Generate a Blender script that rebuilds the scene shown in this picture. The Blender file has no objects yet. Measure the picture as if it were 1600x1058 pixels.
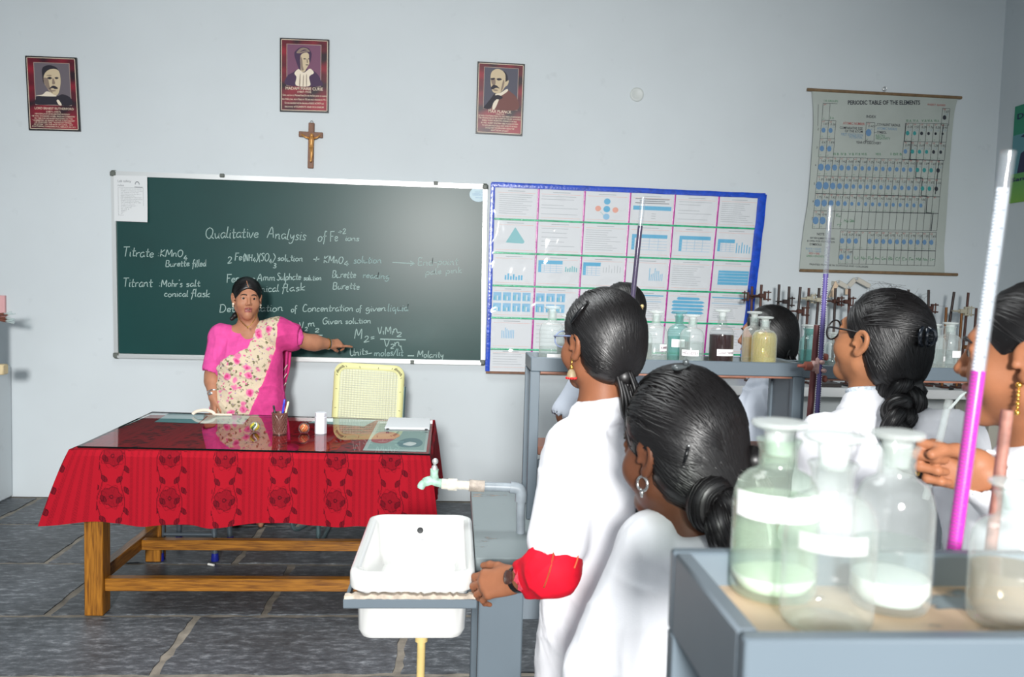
import bpy, bmesh, math, random
import numpy as np
from mathutils import Matrix, Vector
random.seed(7)
SC = bpy.context.scene
COL = SC.collection

# ------------------------------------------------------------------ camera
CAM_H = 1.45
YAW, PITCH, ROLL, FPX = .07, .0631, .0286, 1273.
_F = np.array([math.sin(YAW)*math.cos(PITCH), math.cos(YAW)*math.cos(PITCH), -math.sin(PITCH)])
_R = np.array([math.cos(YAW), -math.sin(YAW), 0.])
_U = np.cross(_R, _F)
_cr, _sr = math.cos(ROLL), math.sin(ROLL)
_R, _U = _cr*_R + _sr*_U, -_sr*_R + _cr*_U
cd = bpy.data.cameras.new('camera'); cam = bpy.data.objects.new('camera', cd); COL.objects.link(cam)
m = Matrix(((_R[0], _U[0], -_F[0], 0), (_R[1], _U[1], -_F[1], 0), (_R[2], _U[2], -_F[2], CAM_H), (0, 0, 0, 1)))
cam.matrix_world = m
cd.sensor_fit = 'HORIZONTAL'; cd.sensor_width = 36.; cd.lens = 36.*FPX/1600.
cd.clip_start = .05; cd.clip_end = 60
cd.dof.use_dof = True; cd.dof.focus_distance = 3.0; cd.dof.aperture_fstop = 6.3
SC.camera = cam

def at(px, py, Y=None, X=None, Z=None):
    """point of the room seen at a place of the photograph, at a known depth, side or height"""
    d = _F + (px-800)/FPX*_R - (py-529)/FPX*_U
    o = np.array([0, 0, CAM_H])
    t = (Y-o[1])/d[1] if Y is not None else ((X-o[0])/d[0] if X is not None else (Z-o[2])/d[2])
    return o + t*d

# ------------------------------------------------------------------ light and exposure
W = bpy.data.worlds.new('world'); SC.world = W; W.use_nodes = True
W.node_tree.nodes['Background'].inputs[0].default_value = (.90, .96, 1.0, 1)
W.node_tree.nodes['Background'].inputs[1].default_value = 1.30
def area(name, loc, target, size, power, color=(1, 1, 1), sy=None):
    l = bpy.data.lights.new(name, 'AREA'); o = bpy.data.objects.new(name, l); COL.objects.link(o)
    l.energy = power; l.color = color; l.size = size
    if sy: l.shape = 'RECTANGLE'; l.size_y = sy
    o.location = loc
    o.rotation_euler = (Vector(target)-Vector(loc)).to_track_quat('-Z', 'Y').to_euler()
    return o
def spot(name, loc, target, angle, blend, radius, power, color=(1, 1, 1)):
    l = bpy.data.lights.new(name, 'SPOT'); o = bpy.data.objects.new(name, l); COL.objects.link(o)
    l.energy = power; l.color = color; l.shadow_soft_size = radius; l.spot_size = math.radians(angle); l.spot_blend = blend
    o.location = loc; o.rotation_euler = (Vector(target)-Vector(loc)).to_track_quat('-Z', 'Y').to_euler()
    return o
spot('flash', (-.26, -3.9, 2.50), (-.45, 5.4, .10), 67, 1., .42, 2650, (1, .985, .96))
tl = area('overhead_fill', (-.55, 2.7, 3.85), (-.55, 2.7, 0), 1.5, 42, (.97, 1, 1), 1.8); tl.data.spread = math.radians(105)  # added fill, no lamp known there; brightens table and other level surfaces
SC.view_settings.view_transform = 'Standard'
SC.view_settings.look = 'None'
SC.view_settings.gamma = 1
SC.view_settings.use_curve_mapping = False
SC.view_settings.exposure = 0.0

# ------------------------------------------------------------------ materials
MATS = {}
def s2l(c):
    return tuple(((x/255.+.055)/1.055)**2.4 if x/255. > .04045 else x/255./12.92 for x in c)
def mat(name, rgb=None, rough=.6, metal=0., spec=.5, alpha=1., lin=False, bump=0., bscale=60., var=0., vscale=8., coat=0., sss=0., noise_detail=4., sheen=0.):
    """rgb is an sRGB triple 0-255 unless lin"""
    if name in MATS: return MATS[name]
    M = bpy.data.materials.new(name); M.use_nodes = True; MATS[name] = M
    nt = M.node_tree; b = nt.nodes['Principled BSDF']
    c = tuple(rgb) if lin else s2l(rgb)
    b.inputs['Base Color'].default_value = (*c, 1)
    b.inputs['Roughness'].default_value = rough; b.inputs['Metallic'].default_value = metal
    b.inputs['Specular IOR Level'].default_value = spec
    b.inputs['Coat Weight'].default_value = coat
    if sss:
        b.inputs['Subsurface Weight'].default_value = sss
        b.inputs['Subsurface Radius'].default_value = (.012, .005, .003); b.inputs['Subsurface Scale'].default_value = 1.
    if sheen: b.inputs['Sheen Weight'].default_value = sheen
    if var or bump:
        tc = nt.nodes.new('ShaderNodeTexCoord')
    if var:
        n = nt.nodes.new('ShaderNodeTexNoise'); n.inputs['Scale'].default_value = vscale; n.inputs['Detail'].default_value = noise_detail
        nt.links.new(tc.outputs['Object'], n.inputs['Vector'])
        mr = nt.nodes.new('ShaderNodeMapRange'); mr.inputs['From Min'].default_value = .3; mr.inputs['From Max'].default_value = .7
        mr.inputs['To Min'].default_value = 1-var; mr.inputs['To Max'].default_value = 1+var
        nt.links.new(n.outputs['Fac'], mr.inputs['Value'])
        mx = nt.nodes.new('ShaderNodeVectorMath'); mx.operation = 'SCALE'; mx.inputs[0].default_value = c
        nt.links.new(mr.outputs[0], mx.inputs['Scale']); nt.links.new(mx.outputs[0], b.inputs['Base Color'])
    if bump:
        n2 = nt.nodes.new('ShaderNodeTexNoise'); n2.inputs['Scale'].default_value = bscale; n2.inputs['Detail'].default_value = 3
        nt.links.new(tc.outputs['Object'], n2.inputs['Vector'])
        bp = nt.nodes.new('ShaderNodeBump'); bp.inputs['Strength'].default_value = bump; bp.inputs['Distance'].default_value = .004
        nt.links.new(n2.outputs['Fac'], bp.inputs['Height']); nt.links.new(bp.outputs[0], b.inputs['Normal'])
    return M

def glass(name, tint=(1, 1, 1), haze=.08, hazecol=(.9, .95, .93), gloss=.55, edge=.45, rough=.03):
    """thin walled glass: see-through, tinted, shinier and denser towards its edges, a little milky"""
    if name in MATS: return MATS[name]
    M = bpy.data.materials.new(name); M.use_nodes = True; MATS[name] = M
    nt = M.node_tree; nt.nodes.clear(); N = nt.nodes.new; L = nt.links.new
    out = N('ShaderNodeOutputMaterial'); tr = N('ShaderNodeBsdfTransparent'); gl = N('ShaderNodeBsdfGlossy'); df = N('ShaderNodeBsdfDiffuse')
    tr.inputs[0].default_value = (*tint, 1); gl.inputs['Roughness'].default_value = rough; df.inputs[0].default_value = (*hazecol, 1)
    lw = N('ShaderNodeLayerWeight'); lw.inputs[0].default_value = .35
    p = N('ShaderNodeMath'); p.operation = 'POWER'; p.inputs[1].default_value = 2.5; L(lw.outputs['Facing'], p.inputs[0])
    g1 = N('ShaderNodeMath'); g1.operation = 'MULTIPLY_ADD'; g1.inputs[1].default_value = gloss; g1.inputs[2].default_value = .045; L(p.outputs[0], g1.inputs[0])
    h1 = N('ShaderNodeMath'); h1.operation = 'MULTIPLY_ADD'; h1.inputs[1].default_value = edge; h1.inputs[2].default_value = haze; L(p.outputs[0], h1.inputs[0])
    m1 = N('ShaderNodeMixShader'); L(h1.outputs[0], m1.inputs[0]); L(tr.outputs[0], m1.inputs[1]); L(df.outputs[0], m1.inputs[2])
    m2 = N('ShaderNodeMixShader'); L(g1.outputs[0], m2.inputs[0]); L(m1.outputs[0], m2.inputs[1]); L(gl.outputs[0], m2.inputs[2])
    L(m2.outputs[0], out.inputs[0])
    return M

# ------------------------------------------------------------------ mesh builder
class MB:
    def __init__(s): s.v = []; s.f = []; s.m = []; s.n = 0
    def add(s, V, Fs, mi=0):
        b = s.n
        for p in V: s.v.append((float(p[0]), float(p[1]), float(p[2])))
        s.n += len(V)
        for f in Fs: s.f.append(tuple(b+i for i in f)); s.m.append(mi)
        return s
    def box(s, c, size, mi=0, e=0., rot=None):
        a, b, d = [x/2. for x in size]
        c = np.array(c, float)
        Rm = np.eye(3) if rot is None else np.array(rot)
        if e <= 0:
            V = [(x, y, z) for x in (-a, a) for y in (-b, b) for z in (-d, d)]
            Fs = [(0, 1, 3, 2), (4, 6, 7, 5), (0, 4, 5, 1), (2, 3, 7, 6), (0, 2, 6, 4), (1, 5, 7, 3)]
        else:
            e = min(e, a*.9, b*.9, d*.9)
            V = []; ix = {}
            for sx in (-1, 1):
                for sy in (-1, 1):
                    for sz in (-1, 1):
                        for k, p in enumerate(((sx*a, sy*(b-e), sz*(d-e)), (sx*(a-e), sy*b, sz*(d-e)), (sx*(a-e), sy*(b-e), sz*d))):
                            ix[sx, sy, sz, k] = len(V); V.append(p)
            Fs = []
            for q in (-1, 1):
                Fs.append(tuple(ix[q, i, j, 0] for i, j in ((-1, -1), (1, -1), (1, 1), (-1, 1))))
                Fs.append(tuple(ix[i, q, j, 1] for i, j in ((-1, -1), (1, -1), (1, 1), (-1, 1))))
                Fs.append(tuple(ix[i, j, q, 2] for i, j in ((-1, -1), (1, -1), (1, 1), (-1, 1))))
                for r in (-1, 1):
                    Fs.append((ix[q, r, -1, 0], ix[q, r, 1, 0], ix[q, r, 1, 1], ix[q, r, -1, 1]))
                    Fs.append((ix[q, -1, r, 0], ix[q, 1, r, 0], ix[q, 1, r, 2], ix[q, -1, r, 2]))
                    Fs.append((ix[-1, q, r, 1], ix[1, q, r, 1], ix[1, q, r, 2], ix[-1, q, r, 2]))
                    for t in (-1, 1): Fs.append((ix[q, r, t, 0], ix[q, r, t, 1], ix[q, r, t, 2]))
        return s.add([c + Rm @ np.array(p) for p in V], Fs, mi)
    def bar(s, p, q, w, h, mi=0, e=0., up=(0, 0, 1)):
        """square bar from p to q"""
        p = np.array(p, float); q = np.array(q, float); d = q-p; L = np.linalg.norm(d); d /= L
        u = np.array(up, float)
        if abs(d @ u) > .98: u = np.array((0, 1., 0))
        x = np.cross(d, u); x /= np.linalg.norm(x); z = np.cross(x, d)
        return s.box((p+q)/2, (w, L, h), mi, e, np.stack([x, d, z], 1))
    def tube(s, pts, r, n=10, mi=0, cap=True, closed=False, flat=1.):
        P = np.array(pts, float); k = len(P)
        rr = np.full(k, r, float) if np.isscalar(r) else np.array(r, float)
        T = np.gradient(P, axis=0) if not closed else np.roll(P, -1, 0)-np.roll(P, 1, 0)
        T /= np.maximum(np.linalg.norm(T, axis=1), 1e-9)[:, None]
        u = np.array((0, 0, 1.)) if abs(T[0][2]) < .9 else np.array((0, 1., 0))
        V = []; 
        for i in range(k):
            u = u - T[i]*(u @ T[i]); u /= max(np.linalg.norm(u), 1e-9)
            w = np.cross(T[i], u)
            for j in range(n):
                a = 2*math.pi*j/n
                V.append(P[i]+rr[i]*(math.cos(a)*u*flat+math.sin(a)*w))
        Fs = []
        for i in range(k if closed else k-1):
            i2 = (i+1) % k
            for j in range(n):
                j2 = (j+1) % n
                Fs.append((i*n+j, i2*n+j, i2*n+j2, i*n+j2))
        if cap and not closed:
            Fs.append(tuple(range(n-1, -1, -1))); Fs.append(tuple((k-1)*n+j for j in range(n)))
        return s.add(V, Fs, mi)
    def lathe(s, prof, c=(0, 0, 0), n=32, mi=0, axis=None, sx=1., sy=1.):
        c = np.array(c, float); Rm = np.eye(3) if axis is None else zrot(axis)
        V = []; rings = []
        for (r, z) in prof:
            if r < 1e-6: rings.append([len(V)]); V.append(c+Rm@np.array((0, 0, z)))
            else:
                b = len(V); rings.append(list(range(b, b+n)))
                for j in range(n):
                    a = 2*math.pi*j/n; V.append(c+Rm@np.array((r*math.cos(a)*sx, r*math.sin(a)*sy, z)))
        Fs = []
        for A, B in zip(rings[:-1], rings[1:]):
            for j in range(n):
                j2 = (j+1) % n
                if len(A) == 1 and len(B) == 1: break
                if len(A) == 1: Fs.append((A[0], B[j2], B[j]))
                elif len(B) == 1: Fs.append((A[j], A[j2], B[0]))
                else: Fs.append((A[j], A[j2], B[j2], B[j]))
        return s.add(V, Fs, mi)
    def ball(s, c, r, n=16, mi=0, sc=(1, 1, 1), rot=None):
        prof = [(r*math.sin(math.pi*i/(n//2)), -r*math.cos(math.pi*i/(n//2))) for i in range(n//2+1)]
        t = MB().lathe(prof, n=n); Rm = np.eye(3) if rot is None else np.array(rot)
        return s.add([np.array(c)+Rm@(np.array(p)*np.array(sc)) for p in t.v], t.f, mi)
    def slab(s, poly, n0, thick, mi=0):
        """flat polygon of 3D points thickened along n0"""
        P = [np.array(p, float) for p in poly]; d = np.array(n0, float)*thick; k = len(P)
        V = P+[p+d for p in P]
        Fs = [tuple(range(k)), tuple(range(2*k-1, k-1, -1))]+[(i, i+k, (i+1) % k+k, (i+1) % k) for i in range(k)]
        return s.add(V, Fs, mi)
    def grid(s, G, mi=0, wrap=False):
        """G[i][j] of points"""
        a = len(G); b = len(G[0]); V = [p for r in G for p in r]
        Fs = [(i*b+j, i*b+(j+1) % b, (i+1)*b+(j+1) % b, (i+1)*b+j) for i in range(a-1) for j in range(b if wrap else b-1)]
        return s.add(V, Fs, mi)
    def build(s, name, mats, parent=None, smooth=40, fix=True):
        me = bpy.data.meshes.new(name); me.from_pydata(s.v, [], s.f)
        for m in (mats if isinstance(mats, (list, tuple)) else [mats]): me.materials.append(m)
        if len(set(s.m)) > 1: me.polygons.foreach_set('material_index', s.m)
        if fix:
            bm = bmesh.new(); bm.from_mesh(me); bmesh.ops.recalc_face_normals(bm, faces=bm.faces); bm.to_mesh(me); bm.free()
        if smooth:
            me.shade_smooth()
            if smooth < 180: me.set_sharp_from_angle(angle=math.radians(smooth))
        return link(name, me, parent)

def zrot(axis):
    z = np.array(axis, float); z /= np.linalg.norm(z)
    x = np.cross((0, 1., 0), z) if abs(z[1]) < .9 else np.cross((1., 0, 0), z)
    x /= np.linalg.norm(x)
    return np.stack([x, np.cross(z, x), z], 1)

def link(name, me, parent=None):
    o = bpy.data.objects.new(name, me); COL.objects.link(o)
    if parent is not None:
        o.parent = parent
        w = ROOTLOC.get(parent.name)
        if w is None: w = Vector((0, 0, 0))
        if w.length > 0: me.transform(Matrix.Translation(-w))   # children are modelled in room coordinates
        ROOTLOC[o.name] = w
    return o
ROOTLOC = {}
def tag(o, label, cat, group=None, kind=None):
    if kind: o['kind'] = kind
    if label: o['label'] = label
    if cat: o['category'] = cat
    if group: o['group'] = group
    return o
def thing(name, label, cat, loc=(0, 0, 0), group=None):
    o = bpy.data.objects.new(name, None); COL.objects.link(o)
    o.location = [float(x) for x in loc]; o.empty_display_size = .05
    ROOTLOC[o.name] = Vector([float(x) for x in loc])
    return tag(o, label, cat, group)
def struct(name, mb, mats, smooth=30):
    o = mb.build(name, mats, None, smooth); o['kind'] = 'structure'; return o
def solo(name, mb, mats, label, cat, group=None, smooth=40):
    """a thing that is one mesh, with its origin at its base"""
    o = mb.build(name, mats, None, smooth)
    P = np.array(mb.v); c = Vector((float(P[:, 0].mean()), float(P[:, 1].mean()), float(P[:, 2].min())))
    o.data.transform(Matrix.Translation(-c)); o.location = c
    return tag(o, label, cat, group)

def smooth_curve(pts, n=6, closed=False):
    P = [np.array(p, float) for p in pts]; k = len(P); out = []
    rng = range(k if closed else k-1)
    for i in rng:
        p0 = P[(i-1) % k] if closed or i > 0 else P[0]; p1 = P[i]; p2 = P[(i+1) % k]
        p3 = P[(i+2) % k] if closed or i+2 < k else P[-1]
        for t in np.arange(n)/n:
            out.append(.5*((2*p1)+(p2-p0)*t+(2*p0-5*p1+4*p2-p3)*t*t+(3*p1-p0-3*p2+p3)*t**3))
    if not closed: out.append(P[-1])
    return out

# ------------------------------------------------------------------ lettering
_TC = {}
def text2d(body, bold=0., res=2):
    """verts (2D, cap height about .7) and faces of a line of printed text"""
    key = (body, bold)
    if key in _TC: return _TC[key]
    c = bpy.data.curves.new('lettering', 'FONT'); c.body = body; c.resolution_u = res; c.offset = bold; c.size = 1.
    o = bpy.data.objects.new('lettering', c)
    me = bpy.data.meshes.new_from_object(o)
    V = [(v.co.x, v.co.y) for v in me.vertices]; Fs = [tuple(p.vertices) for p in me.polygons]
    bpy.data.objects.remove(o); bpy.data.curves.remove(c); bpy.data.meshes.remove(me)
    _TC[key] = (V, Fs); return V, Fs
def put_text(mb, body, fmap, u0, u1, vbase, h, mi=0, bold=0., align='fit'):
    """print text so that it spans u0..u1 on baseline vbase with cap height h; fmap(u,v)->3D"""
    V, Fs = text2d(body, bold)
    if not V: return
    xs = [p[0] for p in V]; a, b = min(xs), max(xs)
    V3 = []
    for x, y in V:
        if align == 'fit': u = u0+(x-a)/(b-a)*(u1-u0)
        else: u = u0+(x-a)*h/.7
        V3.append(fmap(u, vbase-y*h/.7))
    mb.add(V3, Fs, mi)
# single-stroke hand: each glyph = (advance, [strokes]); x-height .5, ascender 1
HAND = {
 'a': (.5, ['.42,.42 .25,.5 .08,.3 .12,.05 .28,.03 .42,.3 .43,.48 .42,.1 .5,.02']), 'b': (.48, ['.1,1 .1,.02', '.1,.3 .25,.48 .42,.35 .38,.08 .2,0 .1,.1']),
 'c': (.42, ['.38,.42 .22,.5 .07,.28 .15,.03 .38,.08']), 'd': (.5, ['.4,.4 .22,.48 .07,.25 .18,.02 .36,.15 .42,1 .42,.1 .5,.02']),
 'e': (.44, ['.07,.25 .38,.3 .3,.48 .12,.42 .07,.2 .18,.02 .42,.1']), 'f': (.36, ['.38,.92 .24,1 .17,.8 .15,.2 .1,-.3', '.02,.48 .36,.5']),
 'g': (.48, ['.4,.42 .2,.5 .07,.28 .18,.05 .38,.25 .41,.48 .4,-.2 .2,-.38 .05,-.25']), 'h': (.5, ['.08,1 .08,.02', '.08,.28 .25,.48 .4,.4 .4,.02']),
 'i': (.22, ['.1,.48 .1,.05 .2,.02', '.1,.68 .11,.72']), 'k': (.46, ['.08,1 .08,.02', '.4,.5 .1,.22 .42,.02']), 'l': (.24, ['.1,1 .09,.1 .22,.02']),
 'm': (.76, ['.06,.48 .08,.02', '.08,.3 .2,.48 .32,.4 .34,.02', '.34,.3 .48,.48 .62,.4 .64,.06 .74,.02']), 'n': (.52, ['.06,.48 .08,.02', '.08,.28 .24,.48 .38,.4 .4,.06 .5,.02']),
 'o': (.5, ['.25,.5 .08,.35 .1,.08 .25,0 .42,.14 .42,.38 .25,.5']), 'p': (.5, ['.08,.48 .08,-.38', '.08,.35 .25,.5 .42,.35 .36,.08 .1,.06']),
 'q': (.5, ['.4,.42 .2,.5 .07,.28 .18,.05 .38,.25 .4,.48 .4,-.38']), 'r': (.38, ['.06,.48 .1,.02', '.1,.28 .2,.46 .36,.46']),
 's': (.4, ['.36,.42 .2,.5 .1,.38 .32,.2 .26,.03 .06,.06']), 't': (.38, ['.18,.85 .17,.12 .24,.02 .36,.06', '.02,.5 .36,.53']),
 'u': (.5, ['.06,.48 .08,.12 .2,.02 .36,.16 .4,.48 .4,.1 .5,.02']), 'v': (.44, ['.04,.48 .2,.02 .4,.5']), 'y': (.48, ['.06,.48 .12,.2 .25,.15 .4,.48', '.42,.5 .36,-.2 .18,-.38 .06,-.28']),
 'A': (.72, ['.04,0 .35,1 .6,.02', '.14,.35 .55,.38']), 'B': (.6, ['.1,1 .1,0', '.1,1 .42,.95 .42,.58 .12,.52 .48,.42 .46,.06 .08,0']), 'C': (.6, ['.52,.88 .3,1 .08,.6 .14,.12 .36,0 .55,.12']),
 'D': (.68, ['.1,1 .1,0', '.02,.98 .4,.95 .6,.55 .42,.08 .06,0']), 'E': (.55, ['.46,.95 .1,.98 .1,.5 .38,.52', '.1,.5 .1,.02 .5,.04']), 'F': (.55, ['.1,1 .12,0', '.04,1 .52,1', '.1,.52 .42,.54']),
 'G': (.64, ['.54,.9 .3,1 .08,.6 .16,.1 .4,.02 .56,.2 .56,.45 .36,.44']), 'H': (.68, ['.1,1 .1,0', '.56,1 .56,0', '.1,.5 .56,.52']), 'K': (.62, ['.1,1 .1,0', '.54,1 .12,.48 .56,.02']),
 'M': (.86, ['.08,0 .14,1 .42,.3 .7,1 .76,0']), 'N': (.7, ['.1,0 .12,1 .54,.02 .58,1']), 'O': (.72, ['.36,1 .1,.75 .1,.25 .36,0 .62,.25 .62,.75 .36,1']),
 'P': (.56, ['.1,1 .1,0', '.1,1 .46,.92 .44,.5 .12,.45']), 'Q': (.8, ['.36,1 .1,.75 .1,.25 .36,0 .62,.25 .62,.75 .36,1', '.45,.25 .75,-.05']), 'S': (.55, ['.48,.88 .28,1 .1,.8 .42,.42 .4,.08 .2,0 .06,.12']),
 'T': (.62, ['.02,.95 .6,1', '.3,.98 .28,0']), 'U': (.62, ['.08,1 .1,.25 .28,0 .5,.2 .52,1', '.52,.3 .6,0']), 'V': (.6, ['.04,1 .28,0 .56,1']),
 '0': (.5, ['.25,1 .08,.6 .15,.05 .35,.1 .42,.6 .25,1']), '1': (.3, ['.06,.8 .16,1 .16,0']), '2': (.5, ['.08,.8 .25,1 .42,.78 .3,.4 .06,.02 .46,.06']), '3': (.5, ['.08,.92 .3,1 .4,.75 .2,.52 .42,.35 .34,.04 .06,.06']),
 '4': (.52, ['.3,1 .06,.38 .48,.4', '.34,.65 .34,0']), '5': (.5, ['.42,1 .14,1 .1,.6 .36,.55 .4,.15 .2,0 .06,.1']), '6': (.5, ['.38,.95 .14,.6 .1,.15 .3,0 .42,.25 .25,.48 .12,.3']), '7': (.46, ['.06,1 .42,1 .18,0']),
 '8': (.5, ['.25,.52 .1,.75 .25,1 .4,.76 .25,.52 .08,.25 .25,0 .42,.26 .25,.52']), '9': (.5, ['.4,.7 .2,.5 .1,.78 .26,1 .4,.8 .36,0']),
 '+': (.6, ['.3,.75 .3,.2', '.05,.48 .55,.5']), '(': (.32, ['.26,1.05 .08,.6 .1,.3 .26,-.1']), ')': (.32, ['.06,1.05 .24,.65 .22,.3 .06,-.1']), ':': (.26, ['.1,.5 .11,.56', '.1,.1 .11,.16']), '.': (.22, ['.08,0 .1,.05']),
 '-': (.4, ['.04,.32 .36,.34']), '=': (.55, ['.05,.42 .48,.44', '.05,.22 .48,.24']), '/': (.4, ['.02,-.05 .36,1']), "'": (.2, ['.1,1 .08,.8']), '>': (.3, ['.04,.5 .26,.34 .06,.16']), ' ': (.38, []), '_': (.5, ['0,0 .5,0']),
}
def hand_strokes(body, jitter=.02, seed=0):
    rnd = random.Random(seed); x = 0.; out = []
    for ch in body:
        adv, st = HAND.get(ch, HAND.get(ch.lower(), HAND[' ']))
        dy = rnd.uniform(-jitter, jitter)*2
        for s_ in st:
            pts = [tuple(float(q) for q in p.split(',')) for p in s_.split()]
            pts = [(x+a+rnd.uniform(-jitter, jitter), b+dy+rnd.uniform(-jitter, jitter)) for a, b in pts]
            out.append(smooth_curve(pts, 4) if len(pts) > 2 else [np.array(p) for p in pts])
        x += adv
    return out, x
def put_strokes(mb, strokes, fmap, w, mi=0):
    """flat ribbons; strokes in (u,v) with fmap(u,v)->3D, w = width in uv units (isotropic)"""
    for S in strokes:
        P = np.array(S, float)
        if len(P) < 2: continue
        T = np.gradient(P, axis=0); T /= np.maximum(np.linalg.norm(T, axis=1), 1e-9)[:, None]
        Nn = np.stack([-T[:, 1], T[:, 0]], 1)*w/2
        k = len(P)
        V = [fmap(*p) for p in P+Nn]+[fmap(*p) for p in P-Nn]
        mb.add(V, [(i, i+1, k+i+1, k+i) for i in range(k-1)], mi)
def hand_write(mb, body, fmap, p0, p1, h, w, mi=0, seed=0, slant=.12, jitter=.02):
    """handwriting from p0 to p1 (baseline ends, in fmap units, v downwards) with capital height h"""
    st, L = hand_strokes(body, jitter, seed)
    p0 = np.array(p0, float); p1 = np.array(p1, float); d = (p1-p0)/L
    up = np.array((d[1], -d[0])); up = up/max(np.linalg.norm(up), 1e-9)*h
    S = [[p0+d*(q[0]+slant*q[1]*h/np.linalg.norm(d))+up*q[1] for q in s_] for s_ in st]
    put_strokes(mb, S, fmap, w, mi)
# ================================================================== the room
YW = 5.42                    # the back wall
WALLP = (190, 198, 199)
def plaster(name, rgb):
    M = mat(name, rgb, rough=.85, spec=.2)
    nt = M.node_tree; N = nt.nodes.new; L = nt.links.new; b = nt.nodes['Principled BSDF']; c = s2l(rgb)
    tc = N('ShaderNodeTexCoord')
    n = N('ShaderNodeTexNoise'); n.inputs['Scale'].default_value = 1.3; n.inputs['Detail'].default_value = 6; L(tc.outputs['Object'], n.inputs['Vector'])
    n2 = N('ShaderNodeTexNoise'); n2.inputs['Scale'].default_value = 9; n2.inputs['Detail'].default_value = 8; L(tc.outputs['Object'], n2.inputs['Vector'])
    r1 = N('ShaderNodeMapRange'); r1.inputs[1].default_value = .35; r1.inputs[2].default_value = .7; r1.inputs[3].default_value = .96; r1.inputs[4].default_value = 1.02; L(n.outputs[0], r1.inputs[0])
    r2 = N('ShaderNodeMapRange'); r2.inputs[1].default_value = .66; r2.inputs[2].default_value = .8; r2.inputs[3].default_value = 1.; r2.inputs[4].default_value = .90; L(n2.outputs[0], r2.inputs[0])
    mu = N('ShaderNodeMath'); mu.operation = 'MULTIPLY'; L(r1.outputs[0], mu.inputs[0]); L(r2.outputs[0], mu.inputs[1])
    sc = N('ShaderNodeVectorMath'); sc.operation = 'SCALE'; sc.inputs[0].default_value = c; L(mu.outputs[0], sc.inputs['Scale']); L(sc.outputs[0], b.inputs['Base Color'])
    bp = N('ShaderNodeBump'); bp.inputs['Strength'].default_value = .12; bp.inputs['Distance'].default_value = .004; L(n2.outputs[0], bp.inputs['Height']); L(bp.outputs[0], b.inputs['Normal'])
    return M
M_wall = plaster('white_wall_paint', (211, 219, 223))
M_ceil = mat('ceiling_paint', (128, 132, 132), rough=.9)  # unseen ceiling, greyed to lessen bounce onto the upper wall
XR = at(1562, 160, Y=YW)[0]           # right wall
XL = -5.2; HC = 3.95; YN = -1.2
struct('wall_back', MB().box(((XL+XR)/2, YW+.1, HC/2), (XR-XL+.4, .2, HC)), M_wall)
struct('wall_right', MB().box((XR+.1, (YW+YN)/2, HC/2), (.2, YW-YN, HC)), M_wall)
struct('wall_left', MB().box((XL-.1, (YW+YN)/2, HC/2), (.2, YW-YN, HC)), M_wall)
struct('light_block_wall', MB().box(((XL+XR)/2, YN-.1, .64), (XR-XL+.4, .2, 1.28)), M_wall)      # low wall added out of view to cut light on the near rack
struct('ceiling', MB().box(((XL+XR)/2, (YW+YN)/2, HC+.1), (XR-XL+.4, YW-YN+.2, .2)), M_ceil)

# ---- floor of dark slate slabs with sandy joints
def slate():
    M = mat('slate_slab', (70, 74, 78), rough=.45, spec=.4); nt = M.node_tree; N = nt.nodes.new; L = nt.links.new; b = nt.nodes['Principled BSDF']
    tc = N('ShaderNodeTexCoord'); mp = N('ShaderNodeMapping'); mp.inputs['Scale'].default_value = (.55, 1.3, 1); L(tc.outputs['Object'], mp.inputs[0])
    n = N('ShaderNodeTexNoise'); n.inputs['Scale'].default_value = 26; n.inputs['Detail'].default_value = 9; n.inputs['Roughness'].default_value = .75; L(mp.outputs[0], n.inputs[0])
    n2 = N('ShaderNodeTexNoise'); n2.inputs['Scale'].default_value = 2.2; n2.inputs['Detail'].default_value = 4; L(tc.outputs['Object'], n2.inputs[0])
    r = N('ShaderNodeValToRGB'); e = r.color_ramp.elements
    e[0].position = .33; e[0].color = (.028, .032, .037, 1); e[1].position = .74; e[1].color = (.27, .29, .31, 1)
    x = e.new(.52); x.color = (.070, .078, .088, 1)
    L(n.outputs[0], r.inputs[0])
    r2 = N('ShaderNodeMapRange'); r2.inputs[1].default_value = .3; r2.inputs[2].default_value = .7; r2.inputs[3].default_value = .75; r2.inputs[4].default_value = 1.45; L(n2.outputs[0], r2.inputs[0])
    sc = N('ShaderNodeVectorMath'); sc.operation = 'SCALE'; L(r.outputs[0], sc.inputs[0]); L(r2.outputs[0], sc.inputs['Scale']); L(sc.outputs[0], b.inputs['Base Color'])
    bp = N('ShaderNodeBump'); bp.inputs['Strength'].default_value = .35; bp.inputs['Distance'].default_value = .004; L(n.outputs[0], bp.inputs['Height']); L(bp.outputs[0], b.inputs['Normal'])
    return M
M_slate = slate()
M_grout = mat('sandy_joint', (128, 122, 112), rough=.8, var=.35, vscale=14, bump=.4, bscale=90)
fl = MB().box(((XL+XR)/2, (YW+YN)/2, -.056), (XR-XL+.4, YW-YN+.4, .1), 1)
fr = random.Random(3)
yj = [at(60, y, Z=0)[1] for y in (1057, 962, 880, 819)]
rows = [YN-.1]+[yj[0]-.66*k for k in range(5, 0, -1)]+yj+[YW-.02]
rows = sorted(set([r for r in rows if r >= YN-.1]))
joints = {yj[0]: [at(272, 1010, Z=0)[0], at(627, 1012, Z=0)[0]], yj[1]: [at(115, 928, Z=0)[0], at(436, 918, Z=0)[0]], yj[2]: [at(108, 854, Z=0)[0], at(389, 853, Z=0)[0]], yj[3]: [at(20, 800, Z=0)[0], -.9]}
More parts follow.
